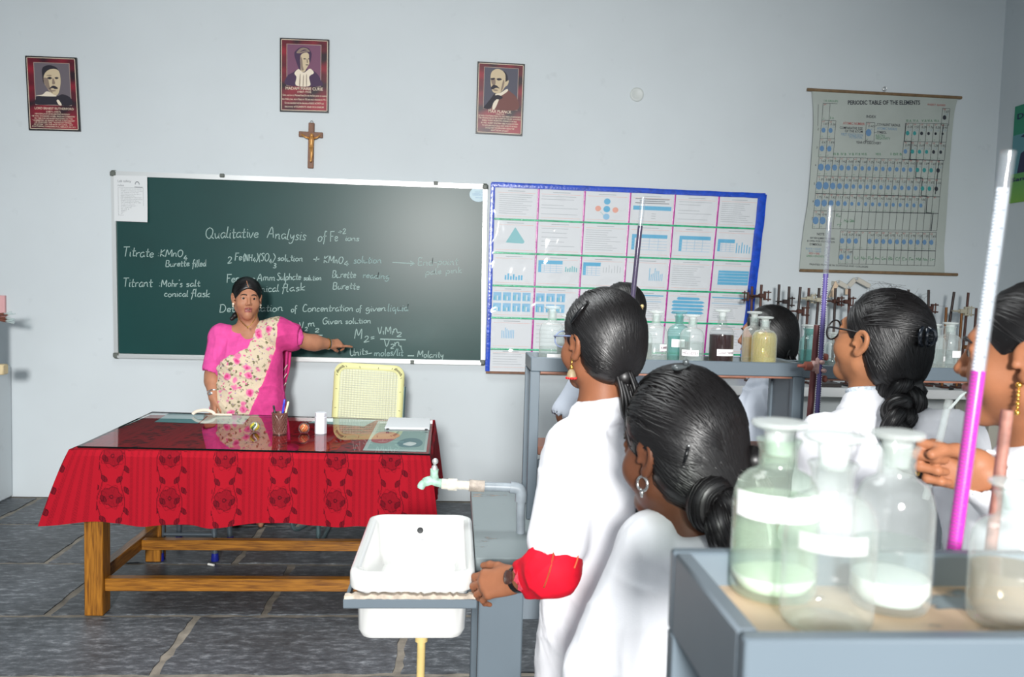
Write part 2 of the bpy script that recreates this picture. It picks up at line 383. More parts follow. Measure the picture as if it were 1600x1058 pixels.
for y0, y1 in zip(rows[:-1], rows[1:]):
    js = joints.get(y0, [fr.uniform(-1, -.4), fr.uniform(.4, 1.)]); xs = list(js)
    while xs[0] > XL: xs.insert(0, xs[0]-fr.uniform(.95, 1.25))
    while xs[-1] < XR: xs.append(xs[-1]+fr.uniform(.95, 1.25))
    for x0, x1 in zip(xs[:-1], xs[1:]):
        g = .018; P = []
        for (a, b_) in (((x0+g, y0+g), (x1-g, y0+g)), ((x1-g, y0+g), (x1-g, y1-g)), ((x1-g, y1-g), (x0+g, y1-g)), ((x0+g, y1-g), (x0+g, y0+g))):
            L_ = math.dist(a, b_); k = max(2, int(L_/.05))
            for i in range(k):
                t = i/k; P.append((max(XL, min(XR, a[0]+(b_[0]-a[0])*t+fr.uniform(-.007, .007))), a[1]+(b_[1]-a[1])*t+fr.uniform(-.007, .007), -.006))
        fl.slab(P, (0, 0, 1), .006, 0)
struct('floor', fl, [M_slate, M_grout], smooth=0)

# ---- low white plastered ledge along the left
xl = at(27, 773, Z=0)[0]; zt = at(23, 572, X=xl)[2]
zt = at(24, 570, Y=at(27, 775, Z=0)[1])[2]
lb = MB().box(((XL+xl)/2, (YW+1.6)/2, zt/2), (xl-XL, YW-1.6-.002, zt), 0, .012)
struct('trim_1', lb, M_wall)

# ================================================================== things on the back wall
def W(px, py, d=.0): return at(px, py, Y=YW-d)
def quad_map(TL, TR, BR, BL, d=0.):
    """(u, v) with v downwards over four picture corners of a flat thing on the wall, d off the wall"""
    A, B, C_, D = [W(*p) for p in (TL, TR, BR, BL)]
    def f(u, v, o=0.):
        p = (A*(1-u)+B*u)*(1-v)+(D*(1-u)+C_*u)*v
        return np.array((p[0], YW-d-o, p[2]))
    f.w = np.linalg.norm(B-A); f.h = np.linalg.norm(D-A)
    return f
def panel(mb, f, u0, v0, u1, v1, o0, o1, mi=0):
    """slab over part of a map, from offset o0 to o1 off the map's plane"""
    V = [f(u, v, o) for o in (o0, o1) for u, v in ((u0, v0), (u1, v0), (u1, v1), (u0, v1))]
    mb.add(V, [(0, 1, 2, 3), (7, 6, 5, 4), (0, 4, 5, 1), (1, 5, 6, 2), (2, 6, 7, 3), (3, 7, 4, 0)], mi)
def flat(mb, f, poly, o, mi=0, closed=True, n=5, smooth=True):
    P = smooth_curve([(a, b, 0) for a, b in poly], n, True) if smooth else poly
    V = [f(p[0], p[1], o) for p in P]
    mb.add(V, [tuple(range(len(V)))], mi)
def line(mb, f, a, b, w, o, mi=0):
    """printed rule; w in metres"""
    A = f(*a, o); B = f(*b, o); d = B-A; L_ = np.linalg.norm(d); d /= L_; n = np.array((d[2], 0, -d[0]))*w/2
    mb.add([A+n, B+n, B-n, A-n], [(0, 1, 2, 3)], mi)

# ---------------------------------------------------------- chalkboard
M_board = mat('green_chalkboard', (12, 62, 60), rough=.33, spec=.32, var=.10, vscale=2.2, noise_detail=6)
M_alu = mat('aluminium', (205, 208, 208), rough=.35, metal=.6)
M_cap = mat('grey_plastic', (98, 104, 98), rough=.5)
M_chalk = mat('chalk', (166, 190, 186), rough=.95, spec=.1)
M_chalk2 = mat('faint_chalk', (150, 178, 176), rough=.95, spec=.1)
bf = quad_map((176, 268), (761, 289), (757, 570), (181, 559), .0)
cb = thing('chalkboard', 'long green chalkboard with white chalk writing on the back wall', 'chalkboard', bf(.5, 1))
b_ = MB(); panel(b_, bf, .008, .016, .992, .984, .004, .018); b_.build('writing_surface', M_board, cb)
for nm, (u0, v0, u1, v1) in dict(top=(.01, 0, .99, .026), bottom=(.01, .975, .99, 1), left=(0, .02, .011, .98), right=(.989, .02, 1, .98)).items():
    q = MB(); panel(q, bf, u0, v0, u1, v1, .0, .030)
    if nm == 'bottom': panel(q, bf, u0, .985, u1, .997, .03, .04)
    q.build('frame_strip', M_alu, cb)
for (u, v) in ((.006, .014), (.994, .014), (.006, .984), (.994, .984)):
    q = MB(); c = bf(u, v, .018); q.box(c, (.045, .036, .045), 0, .012); q.build('corner_cap', M_cap, cb)
for (u, v) in ((.29, .004), (.86, .004), (.80, .99)):
    q = MB(); q.box(bf(u, v, .035), (.03, .012, .024), 0, .004); q.build('mounting_clip', M_cap, cb)
def BW(x, y): return W(x, y, .0195)
ch = MB()
def chalk_done():
    global ch
    if ch.v: ch.build('chalk_line', [M_chalk, M_chalk2], cb, smooth=0, fix=False)
    ch = MB()
def chalk(body, x0, y0, x1, y1, h, seed, mi=0, w=1.35, jit=.025): hand_write(ch, body, BW, (x0, y0), (x1, y1), h, w*.85, mi, seed, jitter=jit)
chalk('Qualitative', 320, 372, 404, 371, 17, 1); chalk('Analysis', 416, 372, 478, 376, 17, 2); chalk('of', 496, 377, 510, 376, 15, 3); chalk('Fe', 515, 377, 528, 376, 15, 4); chalk('+2', 528, 367, 541, 365, 8, 5)
chalk_done()
chalk('ions', 539, 376, 561, 377, 9, 6)
chalk_done()
chalk('Titrate', 191, 400, 240, 402, 15, 7); chalk(':KMnO', 246, 401, 286, 401, 11, 8); chalk('4', 286, 407, 293, 407, 8, 9)
chalk_done()
chalk('Burette', 258, 417, 296, 416, 10, 10); chalk('filled', 300, 417, 322, 416, 11, 11)
chalk_done()
chalk('Titrant', 191, 448, 238, 448, 14, 12); chalk(":Mohr's", 248, 448, 285, 448, 11, 13); chalk('salt', 290, 448, 313, 447, 10, 14)
chalk_done()
chalk('conical', 256, 464, 294, 463, 10, 15); chalk('flask', 298, 464, 328, 464, 12, 16)
chalk_done()
chalk('2', 355, 412, 363, 411, 10, 17); chalk('Fe', 366, 407, 378, 407, 12, 18); chalk('(NH', 379, 408, 394, 408, 11, 19); chalk('4', 394, 410, 400, 410, 7, 20); chalk(')(SO', 400, 408, 420, 408, 12, 21)
chalk_done()
chalk('4', 420, 412, 425, 412, 7, 22); chalk(')', 425, 410, 430, 410, 13, 22); chalk('3', 426, 419, 432, 419, 7, 23); chalk('solution', 433, 408, 473, 408, 10, 24); chalk('+', 488, 411, 499, 411, 13, 25)
chalk_done()
chalk('KMnO', 505, 411, 536, 412, 11, 26); chalk('4', 537, 416, 545, 416, 8, 27); chalk('solution', 552, 411, 596, 411, 11, 28, 1)
chalk_done()
put_strokes(ch, [[(613, 410), (647, 412)], [(641, 408), (648, 412), (641, 415)]], BW, 1.3, 1)
chalk_done()
chalk('End-point', 652, 415, 716, 414, 12, 29, 1, 1.1); chalk('pale pink', 664, 430, 722, 426, 10, 30, 1, 1.1)
chalk_done()
chalk('Ferrous', 353, 441, 398, 441, 13, 31); chalk('Amm', 401, 439, 430, 438, 11, 32); chalk('Sulphate', 432, 438, 470, 437, 11, 33); chalk('solution', 474, 438, 502, 438, 8, 34)
chalk_done()
chalk('Burette', 518, 434, 556, 434, 11, 35); chalk('reading', 566, 434, 608, 436, 10, 36, 1, 1.2)
chalk_done()
chalk('Conical', 390, 456, 436, 455, 11, 37); chalk('flask', 440, 456, 477, 454, 12, 38); chalk('Burette', 519, 452, 562, 452, 11, 39)
chalk_done()
chalk('Determination', 342, 488, 442, 486, 12, 40); chalk('of', 454, 488, 464, 487, 10, 41); chalk('Concentration', 472, 487, 552, 486, 11, 42); chalk('of', 556, 487, 565, 486, 9, 43); chalk('given', 571, 486, 603, 486, 10, 44); chalk('liquid', 605, 486, 638, 486, 12, 45, 1)
chalk_done()
chalk('Given', 503, 507, 535, 506, 10, 46); chalk('solution', 539, 506, 580, 505, 9, 47)
chalk_done()
chalk('V', 468, 514, 475, 513, 10, 48); chalk('2', 475, 517, 481, 517, 6, 49); chalk('m', 481, 511, 492, 510, 12, 50); chalk('2', 491, 519, 499, 519, 6, 51); put_strokes(ch, [[(480, 523), (504, 524)]], BW, 1.6)
chalk_done()
chalk('M', 553, 530, 566, 530, 15, 52); chalk('2', 568, 535, 577, 534, 9, 53); chalk('=', 579, 533, 586, 532, 12, 54)
chalk_done()
chalk('V', 590, 522, 597, 521, 11, 55); chalk('1', 597, 523, 600, 523, 5, 56); chalk('M', 601, 522, 612, 521, 11, 57); chalk('1', 612, 523, 614, 523, 5, 58); chalk('n', 614, 520, 622, 519, 12, 59); chalk('2', 619, 526, 628, 526, 7, 60)
chalk_done()
put_strokes(ch, [[(594, 530), (634, 531)]], BW, 1.7)
chalk_done()
chalk('V', 600, 542, 609, 541, 11, 61); chalk('2', 609, 545, 616, 545, 7, 62); chalk('n', 616, 541, 625, 540, 12, 63); chalk('1', 625, 548, 629, 547, 7, 64)
chalk_done()
chalk('Units', 546, 556, 575, 554, 11, 65); chalk('-', 575, 556, 582, 555, 12, 66); chalk('moles/lit', 584, 556, 630, 556, 11, 67, 1); put_strokes(ch, [[(637, 556), (647, 556)]], BW, 1.6); chalk('Molarity', 651, 558, 693, 559, 10, 68)
chalk_done()

M_paper = mat('white_paper', (222, 226, 228), rough=.8)
M_print = mat('grey_print', (120, 126, 132), rough=.9)
M_rule = mat('pale_print', (168, 175, 180), rough=.9)
nf = quad_map((181, 275), (233, 276), (234, 348), (182, 346), .0325)
ns = thing('notice_sheet', 'white sheet of lab safety rules stuck in the top left corner of the chalkboard', 'notice', nf(.5, 1))
q = MB(); G = [[nf(u, v, .0012+.006*v**4*u) for u in np.linspace(0, 1, 7)] for v in np.linspace(0, 1, 9)]; q.grid(G); q.build('paper', M_paper, ns, 180)
q = MB(); nfo = lambda u, v: nf(u, v, .002)
put_text(q, 'Lab safety', nfo, .12, .52, .145, .05); put_text(q, 'rules', nfo, .12, .30, .235, .045)
for i in range(16):
    v = .285+i*.036; put_text(q, ['lab coats are to be worn', 'goggles and gloves always', 'no eating in the lab'][i % 3], nfo, .21, [.82, .86, .74, .80, .62][i % 5], v+.018, .018, 0)
for a, b in (((.13, .265), (.88, .265)), ((.13, .265), (.13, .865)), ((.88, .265), (.88, .865)), ((.13, .865), (.88, .865))): line(q, nf, a, b, .0012, .0022)
put_strokes(q, [[(.7+.06*math.cos(t), .19-.06*math.sin(t)) for t in np.linspace(0, math.pi, 9)]], nfo, .02); line(q, nf, (.62, .245), (.86, .25), .004, .0022)
q.build('print', M_print, ns, 0, False)

M_sticker = mat('pale_blue_sticker', (196, 220, 230), rough=.5); M_stickerb = mat('sticker_blue', (120, 160, 195), rough=.5)
c0 = W(747.5, 304, .020); st = thing('sticker', 'round pale blue sticker in the top right corner of the chalkboard', 'sticker', c0)
q = MB(); q.lathe([(0, 0), (.050, 0), (.052, .0005), (.050, .001), (0, .001)], c0, 36, 0, (0, -1, 0), sx=.92, sy=1.12); q.build('disc', M_sticker, st)
q = MB(); sf = lambda u, v: np.array((c0[0]+(u-.5)*.1, c0[1]-.002, c0[2]+(.5-v)*.1))
for v, a, b in ((.38, .25, .8), (.5, .1, .92), (.58, .12, .9), (.74, .3, .75)): put_text(q, 'CHEMISTRY LAB', sf, a, b, v, .07)
q.build('print', M_stickerb, st, 0, False)

# ---------------------------------------------------------- framed portraits
M_black = mat('black_frame', (30, 30, 33), rough=.35); M_cream = mat('cream_print', (226, 208, 186), rough=.5)
def maroon(name, sheen=.18):
    M = mat(name, (86, 18, 32), rough=sheen, spec=.5); nt = M.node_tree; N = nt.nodes.new; L = nt.links.new; b = nt.nodes['Principled BSDF']
    tc = N('ShaderNodeTexCoord'); mp = N('ShaderNodeMapping'); mp.inputs['Scale'].default_value = (1.2, 1, 2.6); L(tc.outputs['Generated'], mp.inputs[0])
    n = N('ShaderNodeTexNoise'); n.inputs['Scale'].default_value = 1.6; n.inputs['Detail'].default_value = 1; L(mp.outputs[0], n.inputs[0])
    r = N('ShaderNodeValToRGB'); e = r.color_ramp.elements; e[0].position = .36; e[0].color = (.022, .006, .014, 1); e[1].position = .66; e[1].color = (.30, .012, .03, 1)
    L(n.outputs[0], r.inputs[0]); L(r.outputs[0], b.inputs['Base Color']); return M
def portrait(name, label, TL, TR, BR, BL, inner, bg, shapes, texts, sheen, mats, depth=.016):
    f = quad_map(TL, TR, BR, BL, .0)
    t = thing('framed_portrait', label, 'picture', f(.5, 1), 'framed portraits above the chalkboard')
    q = MB(); panel(q, f, 0, 0, 1, 1, .002, depth); q.build('frame', M_black, t)
    q = MB()
    a, b = .028, .018
    for (u0, v0, u1, v1) in ((a, b, 1-a, b+.008), (a, 1-b-.008, 1-a, 1-b), (a, b, a+.012, 1-b), (1-a-.012, b, 1-a, 1-b)): panel(q, f, u0, v0, u1, v1, depth, depth+.001)
    q.build('border', M_cream, t)
    q = MB(); panel(q, f, a+.014, b+.01, 1-a-.014, 1-b-.01, depth-.002, depth+.0006); q.build('print_panel', maroon('maroon_print', sheen), t)
    u0, v0, u1, v1 = inner
    q = MB(); panel(q, f, u0, v0, u1, v1, depth, depth+.0012, 0)
    e = .012
    for (p0, r0, p1, r1) in ((u0-e, v0-e*.6, u1+e, v0), (u0-e, v1, u1+e, v1+e*.6), (u0-e, v0, u0, v1), (u1, v0, u1+e, v1)): panel(q, f, p0, r0, p1, r1, depth, depth+.0014, 1)
    g = lambda u, v, o: f(u0+(u1-u0)*u, v0+(v1-v0)*v, o)
    o = depth+.0016
    for mi, poly in shapes:
        flat(q, g, [(min(1, max(0, a_)), min(1, max(0, b__))) for a_, b__ in poly], o, mi); o += .0003
    q.build('portrait_photo', [bg, mat('photo_edge', (170, 150, 140))]+mats, t, 0, False)
    q = MB(); ff = lambda u, v: f(u, v, depth+.0016)
    for body, x0, x1, vb, h in texts: put_text(q, body, ff, x0, x1, vb, h, 0, .012)
    q.build('lettering', M_cream, t, 0, False)
    return t
sk = mat('photo_face', (206, 188, 156)); dk = mat('photo_dark', (32, 28, 42)); gr = mat('photo_shadow', (140, 122, 108)); wt = mat('photo_white', (232, 220, 200)); br = mat('photo_brown', (118, 74, 70)); pu = mat('photo_purple', (62, 34, 72))
portrait('a', 'framed portrait of a moustached man, leftmost picture on the wall', (41, 88), (121, 91), (127, 206), (47, 204), (.17, .09, .85, .65), mat('photo_grey', (104, 96, 104)),
  [(3, [(0, .86), (.02, .82), (.28, .76), (.62, .78), (.78, .74), (1, .82), (1, 1), (.5, 1), (0, 1)]), (5, [(.02, .79), (.2, .76), (.34, .68), (.6, .78), (.45, .80)]), (3, [(.22, .3), (.24, .12), (.42, .05), (.62, .09), (.68, .2), (.6, .5), (.28, .52)]),
   (2, [(.28, .28), (.42, .16), (.62, .14), (.72, .22), (.74, .45), (.68, .68), (.60, .77), (.46, .72), (.34, .6), (.26, .46)]), (4, [(.26, .36), (.38, .38), (.42, .56), (.5, .72), (.36, .62), (.27, .48)]), (3, [(.36, .36), (.44, .33), (.5, .36), (.43, .39)]), (3, [(.57, .35), (.64, .33), (.69, .35), (.63, .38)]),
   (3, [(.40, .62), (.5, .545), (.58, .55), (.66, .60), (.58, .62), (.5, .60)]), (5, [(.6, .9), (.66, .88), (.74, 1), (.66, 1)]), (4, [(.52, .36), (.56, .40), (.58, .49), (.50, .50)]), (4, [(.34, .30), (.44, .285), (.5, .30), (.42, .31)]), (4, [(.44, .66), (.52, .65), (.6, .66), (.52, .68)])],
  [('LORD ERNEST RUTHERFORD', .14, .90, .715, .030), ('(1871-1937)', .36, .64, .757, .024), ('NEWZEALAND BORN BRITISH PHYSICIST', .14, .82, .785, .018), ('HE WAS AWARDED NOBEL PRIZE IN CHEMISTRY', .08, .92, .815, .018), ('IN 1908 FOR HIS INVESTIGATIONS ON THE', .13, .87, .845, .018),
   ('" CHEMISTRY OF RADIO ACTIVE SUBSTANCES"', .08, .91, .873, .018), ('HE PROPOSED THE " PLANETARY MODEL', .13, .85, .90, .018), ('OF ATOM " ON THE BASIS OF ALPHA - RAY', .11, .87, .928, .018), ('SCATTERING EXPERIMENTAL RESULTS IN 1911', .07, .92, .956, .018)], .3, [sk, dk, gr, wt])
portrait('b', 'framed portrait of a woman in a white blouse, above the crucifix', (438, 60), (515, 63), (514, 177), (438, 175), (.15, .085, .83, .64), mat('photo_mauve', (118, 72, 100)),
  [(6, [(0, .78), (.18, .68), (.3, .62), (.7, .6), (.9, .7), (1, .84), (1, 1), (0, 1)]), (5, [(.22, .7), (.34, .60), (.5, .68), (.68, .58), (.8, .68), (.66, .78), (.68, 1), (.27, 1), (.28, .8)]), (4, [(.36, 1), (.38, .74), (.40, .74), (.39, 1)]), (4, [(.47, 1), (.48, .76), (.50, .76), (.49, 1)]), (4, [(.57, 1), (.57, .74), (.59, .74), (.59, 1)]),
   (6, [(.24, .34), (.22, .2), (.34, .09), (.5, .05), (.66, .1), (.72, .22), (.66, .34), (.44, .55), (.36, .6)]), (4, [(.28, .2), (.4, .09), (.56, .08), (.68, .16), (.55, .17), (.4, .21)]), (6, [(.38, .18), (.5, .12), (.6, .13), (.5, .15)]), (2, [(.40, .28), (.5, .2), (.62, .2), (.68, .32), (.66, .46), (.58, .58), (.52, .66), (.42, .64), (.40, .48)]), (4, [(.40, .3), (.45, .36), (.47, .52), (.5, .62), (.42, .6)]),
   (3, [(.48, .345), (.53, .33), (.57, .35), (.52, .36)]), (3, [(.62, .34), (.66, .33), (.67, .345), (.64, .355)]), (3, [(.55, .49), (.6, .48), (.64, .49), (.6, .505)]), (4, [(.585, .35), (.61, .36), (.625, .43), (.59, .44)]), (6, [(.66, .22), (.73, .2), (.71, .36), (.67, .44)])],
  [('MADAM MARIE CURIE', .12, .88, .70, .040), ('(1867-1934)', .36, .64, .735, .022), ('Curie, was born in Warsaw,Poland.She was the first person to receive', .06, .95, .785, .024), ('two Noble prizes, one in Physics in 1903 and one in chemistry in 1911.', .05, .95, .838, .024),
   ('She was associated with the discovery of RADIO ACTIVITY and', .10, .90, .89, .024), ('discovery of ELEMENTS AND POLONIUM', .10, .90, .94, .022)], .3, [sk, dk, gr, wt, pu])
portrait('c', 'framed portrait of a bald moustached man in a brown jacket, rightmost of the three pictures', (746, 97), (820, 101), (816, 213), (743, 209), (.155, .075, .86, .645), mat('photo_slate', (84, 84, 98)),
  [(6, [(.55, .62), (.68, .52), (.78, .56), (1, .72), (1, 1), (.2, 1), (.3, .8)]), (3, [(0, .98), (.2, .76), (.34, .62), (.5, .68), (.46, .78), (.34, .8), (.2, 1), (0, 1)]), (5, [(.3, .84), (.46, .72), (.44, .8), (.34, 1), (.26, 1)]), (5, [(.34, .64), (.5, .60), (.68, .5), (.7, .56), (.5, .68), (.38, .7)]), (3, [(.3, .7), (.42, .66), (.56, .7), (.5, .76), (.34, .76)]),
   (3, [(.56, .08), (.66, .14), (.7, .26), (.68, .38), (.58, .44), (.55, .3)]), (2, [(.18, .22), (.22, .1), (.36, .03), (.52, .06), (.62, .16), (.63, .32), (.66, .32), (.73, .29), (.70, .40), (.62, .46), (.56, .54), (.44, .62), (.28, .6), (.22, .5), (.19, .4)]),
   (4, [(.2, .28), (.28, .26), (.3, .4), (.25, .42), (.21, .36)]), (3, [(.18, .27), (.3, .25), (.32, .29), (.22, .3)]), (3, [(.36, .27), (.46, .25), (.52, .28), (.42, .31)]), (3, [(.20, .50), (.27, .42), (.36, .43), (.46, .5), (.36, .49), (.26, .53)]), (4, [(.29, .28), (.33, .30), (.33, .40), (.26, .41)]), (4, [(.26, .54), (.34, .53), (.42, .55), (.33, .565)]), (4, [(.56, .3), (.6, .34), (.56, .5), (.5, .56)])],
  [('MAX PLANCK', .26, .75, .70, .045), ('(1858-1947)', .42, .60, .725, .016), ('HE WAS CONTRIBUTIONS TO THE FAMOUS PHYSICISTS', .05, .95, .757, .020), ('THE ORIGINATOR OF THE QUANTUM THEORY IN PHYSICS', .05, .95, .788, .020), ('NOBLE 1918 BY PRESENTING RESEARCH WORKS', .13, .87, .82, .020), ('IN 1905, ALBERT EINSTEIN USED PLANCK\'S IDEA', .11, .90, .855, .020), ('TO EXPLAIN PHOTOELECTRIC EFFECTS WHICH', .13, .88, .89, .020), ('COULD NOT BE EXPLAINED USING THE', .20, .82, .922, .020), ('WAVE THEORY OF LIGHT', .32, .70, .955, .020)], .22, [sk, dk, gr, wt, br])

# ---------------------------------------------------------- crucifix
M_wood = mat('dark_brown_wood', (116, 72, 42), rough=.45, var=.25, vscale=40); M_gold = mat('gilded_figure', (206, 150, 84), rough=.4, metal=.3)
cr = thing('crucifix', 'small wooden crucifix with a gilded figure between portrait and chalkboard', 'crucifix', W(485.5, 263))
q = MB(); pa, pb = W(487, 192, .012), W(485.3, 263, .012); q.bar(pa, pb, .037, .018, 0, .003, (0, 1, 0)); q.build('upright', M_wood, cr)
q = MB(); la, lb_ = W(467, 209.5, .014), W(504.5, 211.5, .014); q.bar(la, lb_, .035, .016, 0, .003, (0, 1, 0)); q.build('crossbeam', M_wood, cr)
q = MB(); q.tube([W(487, 190.5, .012)+np.array((0, 0, .0))+.008*np.array((math.cos(t), 0, math.sin(t))) for t in np.linspace(0, 2*math.pi, 12)], .002, 6); q.build('hanging_ring', M_alu, cr)
q = MB(); hd = W(487, 211.5, .034); q.ball(hd, .013, 12)
chs = W(486.8, 219, .03); hip = W(486.3, 231, .032); kn = W(486.8, 240, .042); ft = W(486, 250, .03)
q.tube([hd, chs, (chs+hip)/2, hip], [.008, .017, .013, .014], 10); q.tube([hip, kn, ft, ft+np.array((0, -.01, -.012))], [.014, .010, .007, .005], 10)
for tip, sh in ((W(471, 209.5, .028), -1), (W(500, 211, .028), 1)):
    s0 = chs+np.array((sh*.015, 0, .012)); q.tube([s0, (s0+tip)/2+np.array((0, -.002, -.006)), tip], [.007, .006, .005], 8)
q.build('figure', M_gold, cr, 180)

# ---------------------------------------------------------- round wall cap
c0 = W(995, 148); q = MB().lathe([(0, 0), (.046, 0), (.046, .006), (.040, .011), (.034, .012), (.030, .010), (0, .010)], c0, 32, 0, (0, -1, 0))
wc = solo('junction_plate', q, mat('white_plastic', (206, 212, 210), rough=.5), 'round white junction plate alone high on the wall beside the hanging chart', 'wall plate')

# ---------------------------------------------------------- display chart with taped pages
M_page = mat('printed_page', (218, 222, 226), rough=.6); M_blue = mat('blue_tape', (22, 72, 190), rough=.22, var=.25, vscale=30, bump=.3, bscale=60); M_mag = mat('magenta_tape', (178, 34, 148), rough=.25, var=.2, vscale=40, bump=.3, bscale=80); M_grn = mat('green_tape', (38, 176, 126), rough=.22, var=.3, vscale=40, bump=.3, bscale=80)
M_cy = mat('cyan_print', (94, 176, 214), rough=.6); M_cy2 = mat('teal_print', (134, 192, 198), rough=.6); M_rose = mat('salmon_print', (228, 164, 146), rough=.6); M_pb = mat('pale_blue_print', (140, 190, 222), rough=.6)
def zc(x, y): return 740+x*.3119, 270+y*.3119
df = quad_map(zc(88, 55), zc(1450, 112), zc(1352, 1018), zc(60, 990), .031)
dc = thing('display_chart', 'poster of printed pages bordered with blue, magenta and green tape, right of the chalkboard', 'poster', df(.5, 1))
q = MB(); panel(q, df, 0, 0, 1, 1, .002, .010); q.build('backing_board', M_page, dc)
ucol = [.012, .170, .337, .503, .667, .829, .985]; vrow = [.02, .188, .366, .540, .712, .880, .99]
dr = random.Random(11)
pagemats = [M_page, M_print, M_cy, M_cy2, M_rose, M_pb, M_rule]
for r in range(6):
    for c in range(6):
        q = MB(); u0, u1, v0, v1 = ucol[c]+.004, ucol[c+1]-.004, vrow[r]+.006, vrow[r+1]-.006
        g = lambda u, v, o, u0=u0, u1=u1, v0=v0, v1=v1: df(u0+(u1-u0)*u, v0+(v1-v0)*v, .0105+o)
        panel(q, g, 0, 0, 1, 1, 0, .001, 0)
        def bars(x0, x1, y0, y1, n, mi=5, k=.6):
            for i in range(n):
                hgt = dr.uniform(.5, 1); xa = x0+(x1-x0)*(i+.1)/n; xb = xa+(x1-x0)*k/n; panel(q, g, xa, y1-(y1-y0)*hgt, xb, y1, .001, .0014, mi)
        def tab(x0, y0, x1, y1, hd=True):
            panel(q, g, x0, y0, x1, y0+.12, .001, .0014, 2); panel(q, g, x0, y0, x0+.07, y1, .001, .0013, 2)
            for i in range(4): line(q, g, (x0, y0+.12+(y1-y0-.12)*(i+1)/4), (x1, y0+.12+(y1-y0-.12)*(i+1)/4), .002, .0014, 5)
            for i in range(3): line(q, g, (x0+(x1-x0)*(i+1)/4, y0+.1), (x0+(x1-x0)*(i+1)/4, y1), .002, .0014, 5)
        line(q, g, (.3, .07), (.7, .07), .004, .0014, 6)
        line(q, g, (.05, .13), (.95, .135), .0015, .0014, 4); line(q, g, (.05, .93), (.95, .935), .0015, .0014, 4)
        if (r, c) == (0, 2):
            for (x, y, R_, mi) in ((.5, .30, .10, 2), (.5, .56, .105, 2), (.30, .55, .09, 4), (.70, .58, .09, 4), (.5, .82, .10, 5)):
                flat(q, g, [(x+R_*math.cos(t)*.75, y+R_*1.05*math.sin(t)) for t in np.linspace(0, 2*math.pi, 12)[:-1]], .0016, mi)
            line(q, g, (.36, .66), (.44, .78), .003, .0015, 3)
        elif (r, c) == (1, 0): flat(q, g, [(.5, .2), (.74, .66), (.70, .72), (.28, .70)], .0015, 3, smooth=False)
        elif (r, c) == (0, 3): panel(q, g, .06, .40, .96, .54, .001, .0014, 2); [line(q, g, (.1+.1*(i % 2), .16+.07*i), (.9-.1*(i % 2), .16+.07*i), .005, .0014, 1) for i in range(3)]; [line(q, g, (.5, .66+.08*i), (.6, .66+.08*i), .003, .0014, 6) for i in range(3)]
        elif (r, c) in ((1, 3), (1, 4)): tab(.08 if c == 3 else .16, .28, .92, .78)
        elif (r, c) == (1, 5): tab(.05, .34, .48, .74); bars(.52, .92, .36, .78, 6, 2, .35)
        elif (r, c) == (2, 0): bars(.28, .74, .62, .84, 7, 2)
        elif (r, c) == (2, 1): tab(.04, .16, .60, .55); bars(.66, .96, .32, .52, 6, 3)
        elif (r, c) == (2, 2): tab(.03, .18, .44, .60); bars(.5, .96, .25, .50, 7, 6, .15)
        elif (r, c) == (2, 3): bars(.55, .9, .30, .72, 8, 2, .35)
        elif (r, c) == (2, 5): panel(q, g, .14, .30, .92, .78, .001, .0014, 2); [line(q, g, (.16, .38+.1*i), (.90, .38+.1*i), .002, .0016, 0) for i in range(4)]
        elif r == 3 and c in (0, 1):
            for i in range(4):
                for j in range(2): 
                    if c == 1 and i == 3: continue
                    panel(q, g, .02+.24*i, .18+.36*j, .22+.24*i, .46+.36*j, .001, .0014, 5)
                    for k in range(4): panel(q, g, .03+.24*i+.04*k, .24+.36*j+dr.uniform(0, .1), .06+.24*i+.04*k, .44+.36*j, .0014, .0016, (2, 3, 0)[k % 3])
        elif (r, c) == (3, 4):
            for i in range(5): flat(q, g, [(.10+.12*(i == 0), .22+.12*i), (.15+.1*(i == 0), .16+.12*i), (.85-.1*(i == 0), .17+.12*i), (.92-.12*(i == 0), .22+.12*i), (.85-.1*(i == 0), .26+.12*i), (.15+.1*(i == 0), .26+.12*i)], .0015, 2, smooth=False)
        elif (r, c) == (4, 0): bars(.25, .58, .28, .66, 8, 5, .5)
        else:
            n = dr.choice((5, 7, 9, 10)); ind = dr.uniform(.04, .1)
            for i in range(n):
                y = .2+.7*i/n
                if (r+c) % 3 == 1 and i % 3 == 2: continue
                line(q, g, (ind, y), (ind+dr.uniform(.5, .85), y+.004), .0025, .0014, 6)
            if (r, c) in ((3, 3), (3, 5)): line(q, g, (.04, .14), (.94, .15), .008, .0015, 2); line(q, g, (.04, .34), (.9, .35), .004, .0015, 5)
        q.build('page', pagemats, dc, 0, False)
def strip(mb, f, a, b, w, o, th, mi=0):
    k = 24; V = []
    for i in range(k+1):
        t = i/k; p = np.array(a)*(1-t)+np.array(b)*t; d = f(b[0], b[1])-f(a[0], a[1]); d /= np.linalg.norm(d); n = np.array((d[2], 0, -d[0]))*w/2
        c = f(p[0], p[1], o); jit = dr.uniform(-.0012, .0012)
        V += [c+n*(1+jit*60), c+np.array((0, -th-abs(jit), 0)), c-n*(1-jit*60)]
    mb.add(V, [(3*i+j, 3*i+3+j, 3*i+4+j, 3*i+1+j) for i in range(k) for j in (0, 1)], mi)
for i in range(1, 6):
    q = MB(); strip(q, df, (ucol[i], .015), (ucol[i], .985), .0125, .0125, .0012); q.build('magenta_tape', M_mag, dc, 180)
    q = MB(); strip(q, df, (.012, vrow[i]), (.985, vrow[i]), .0115, .0138, .0012); q.build('green_tape', M_grn, dc, 180)
for a, b, w in (((0, .008), (1, .008), .034), ((.006, 0), (.006, 1), .030), ((.99, 0), (.985, 1), .060)):
    q = MB(); strip(q, df, a, b, w, .0152, .002); q.build('blue_tape', M_blue, dc, 180)
q = MB(); panel(q, df, .0, 1.0, 1., 1.012, .002, .016); q.build('bottom_lath', M_wood, dc)
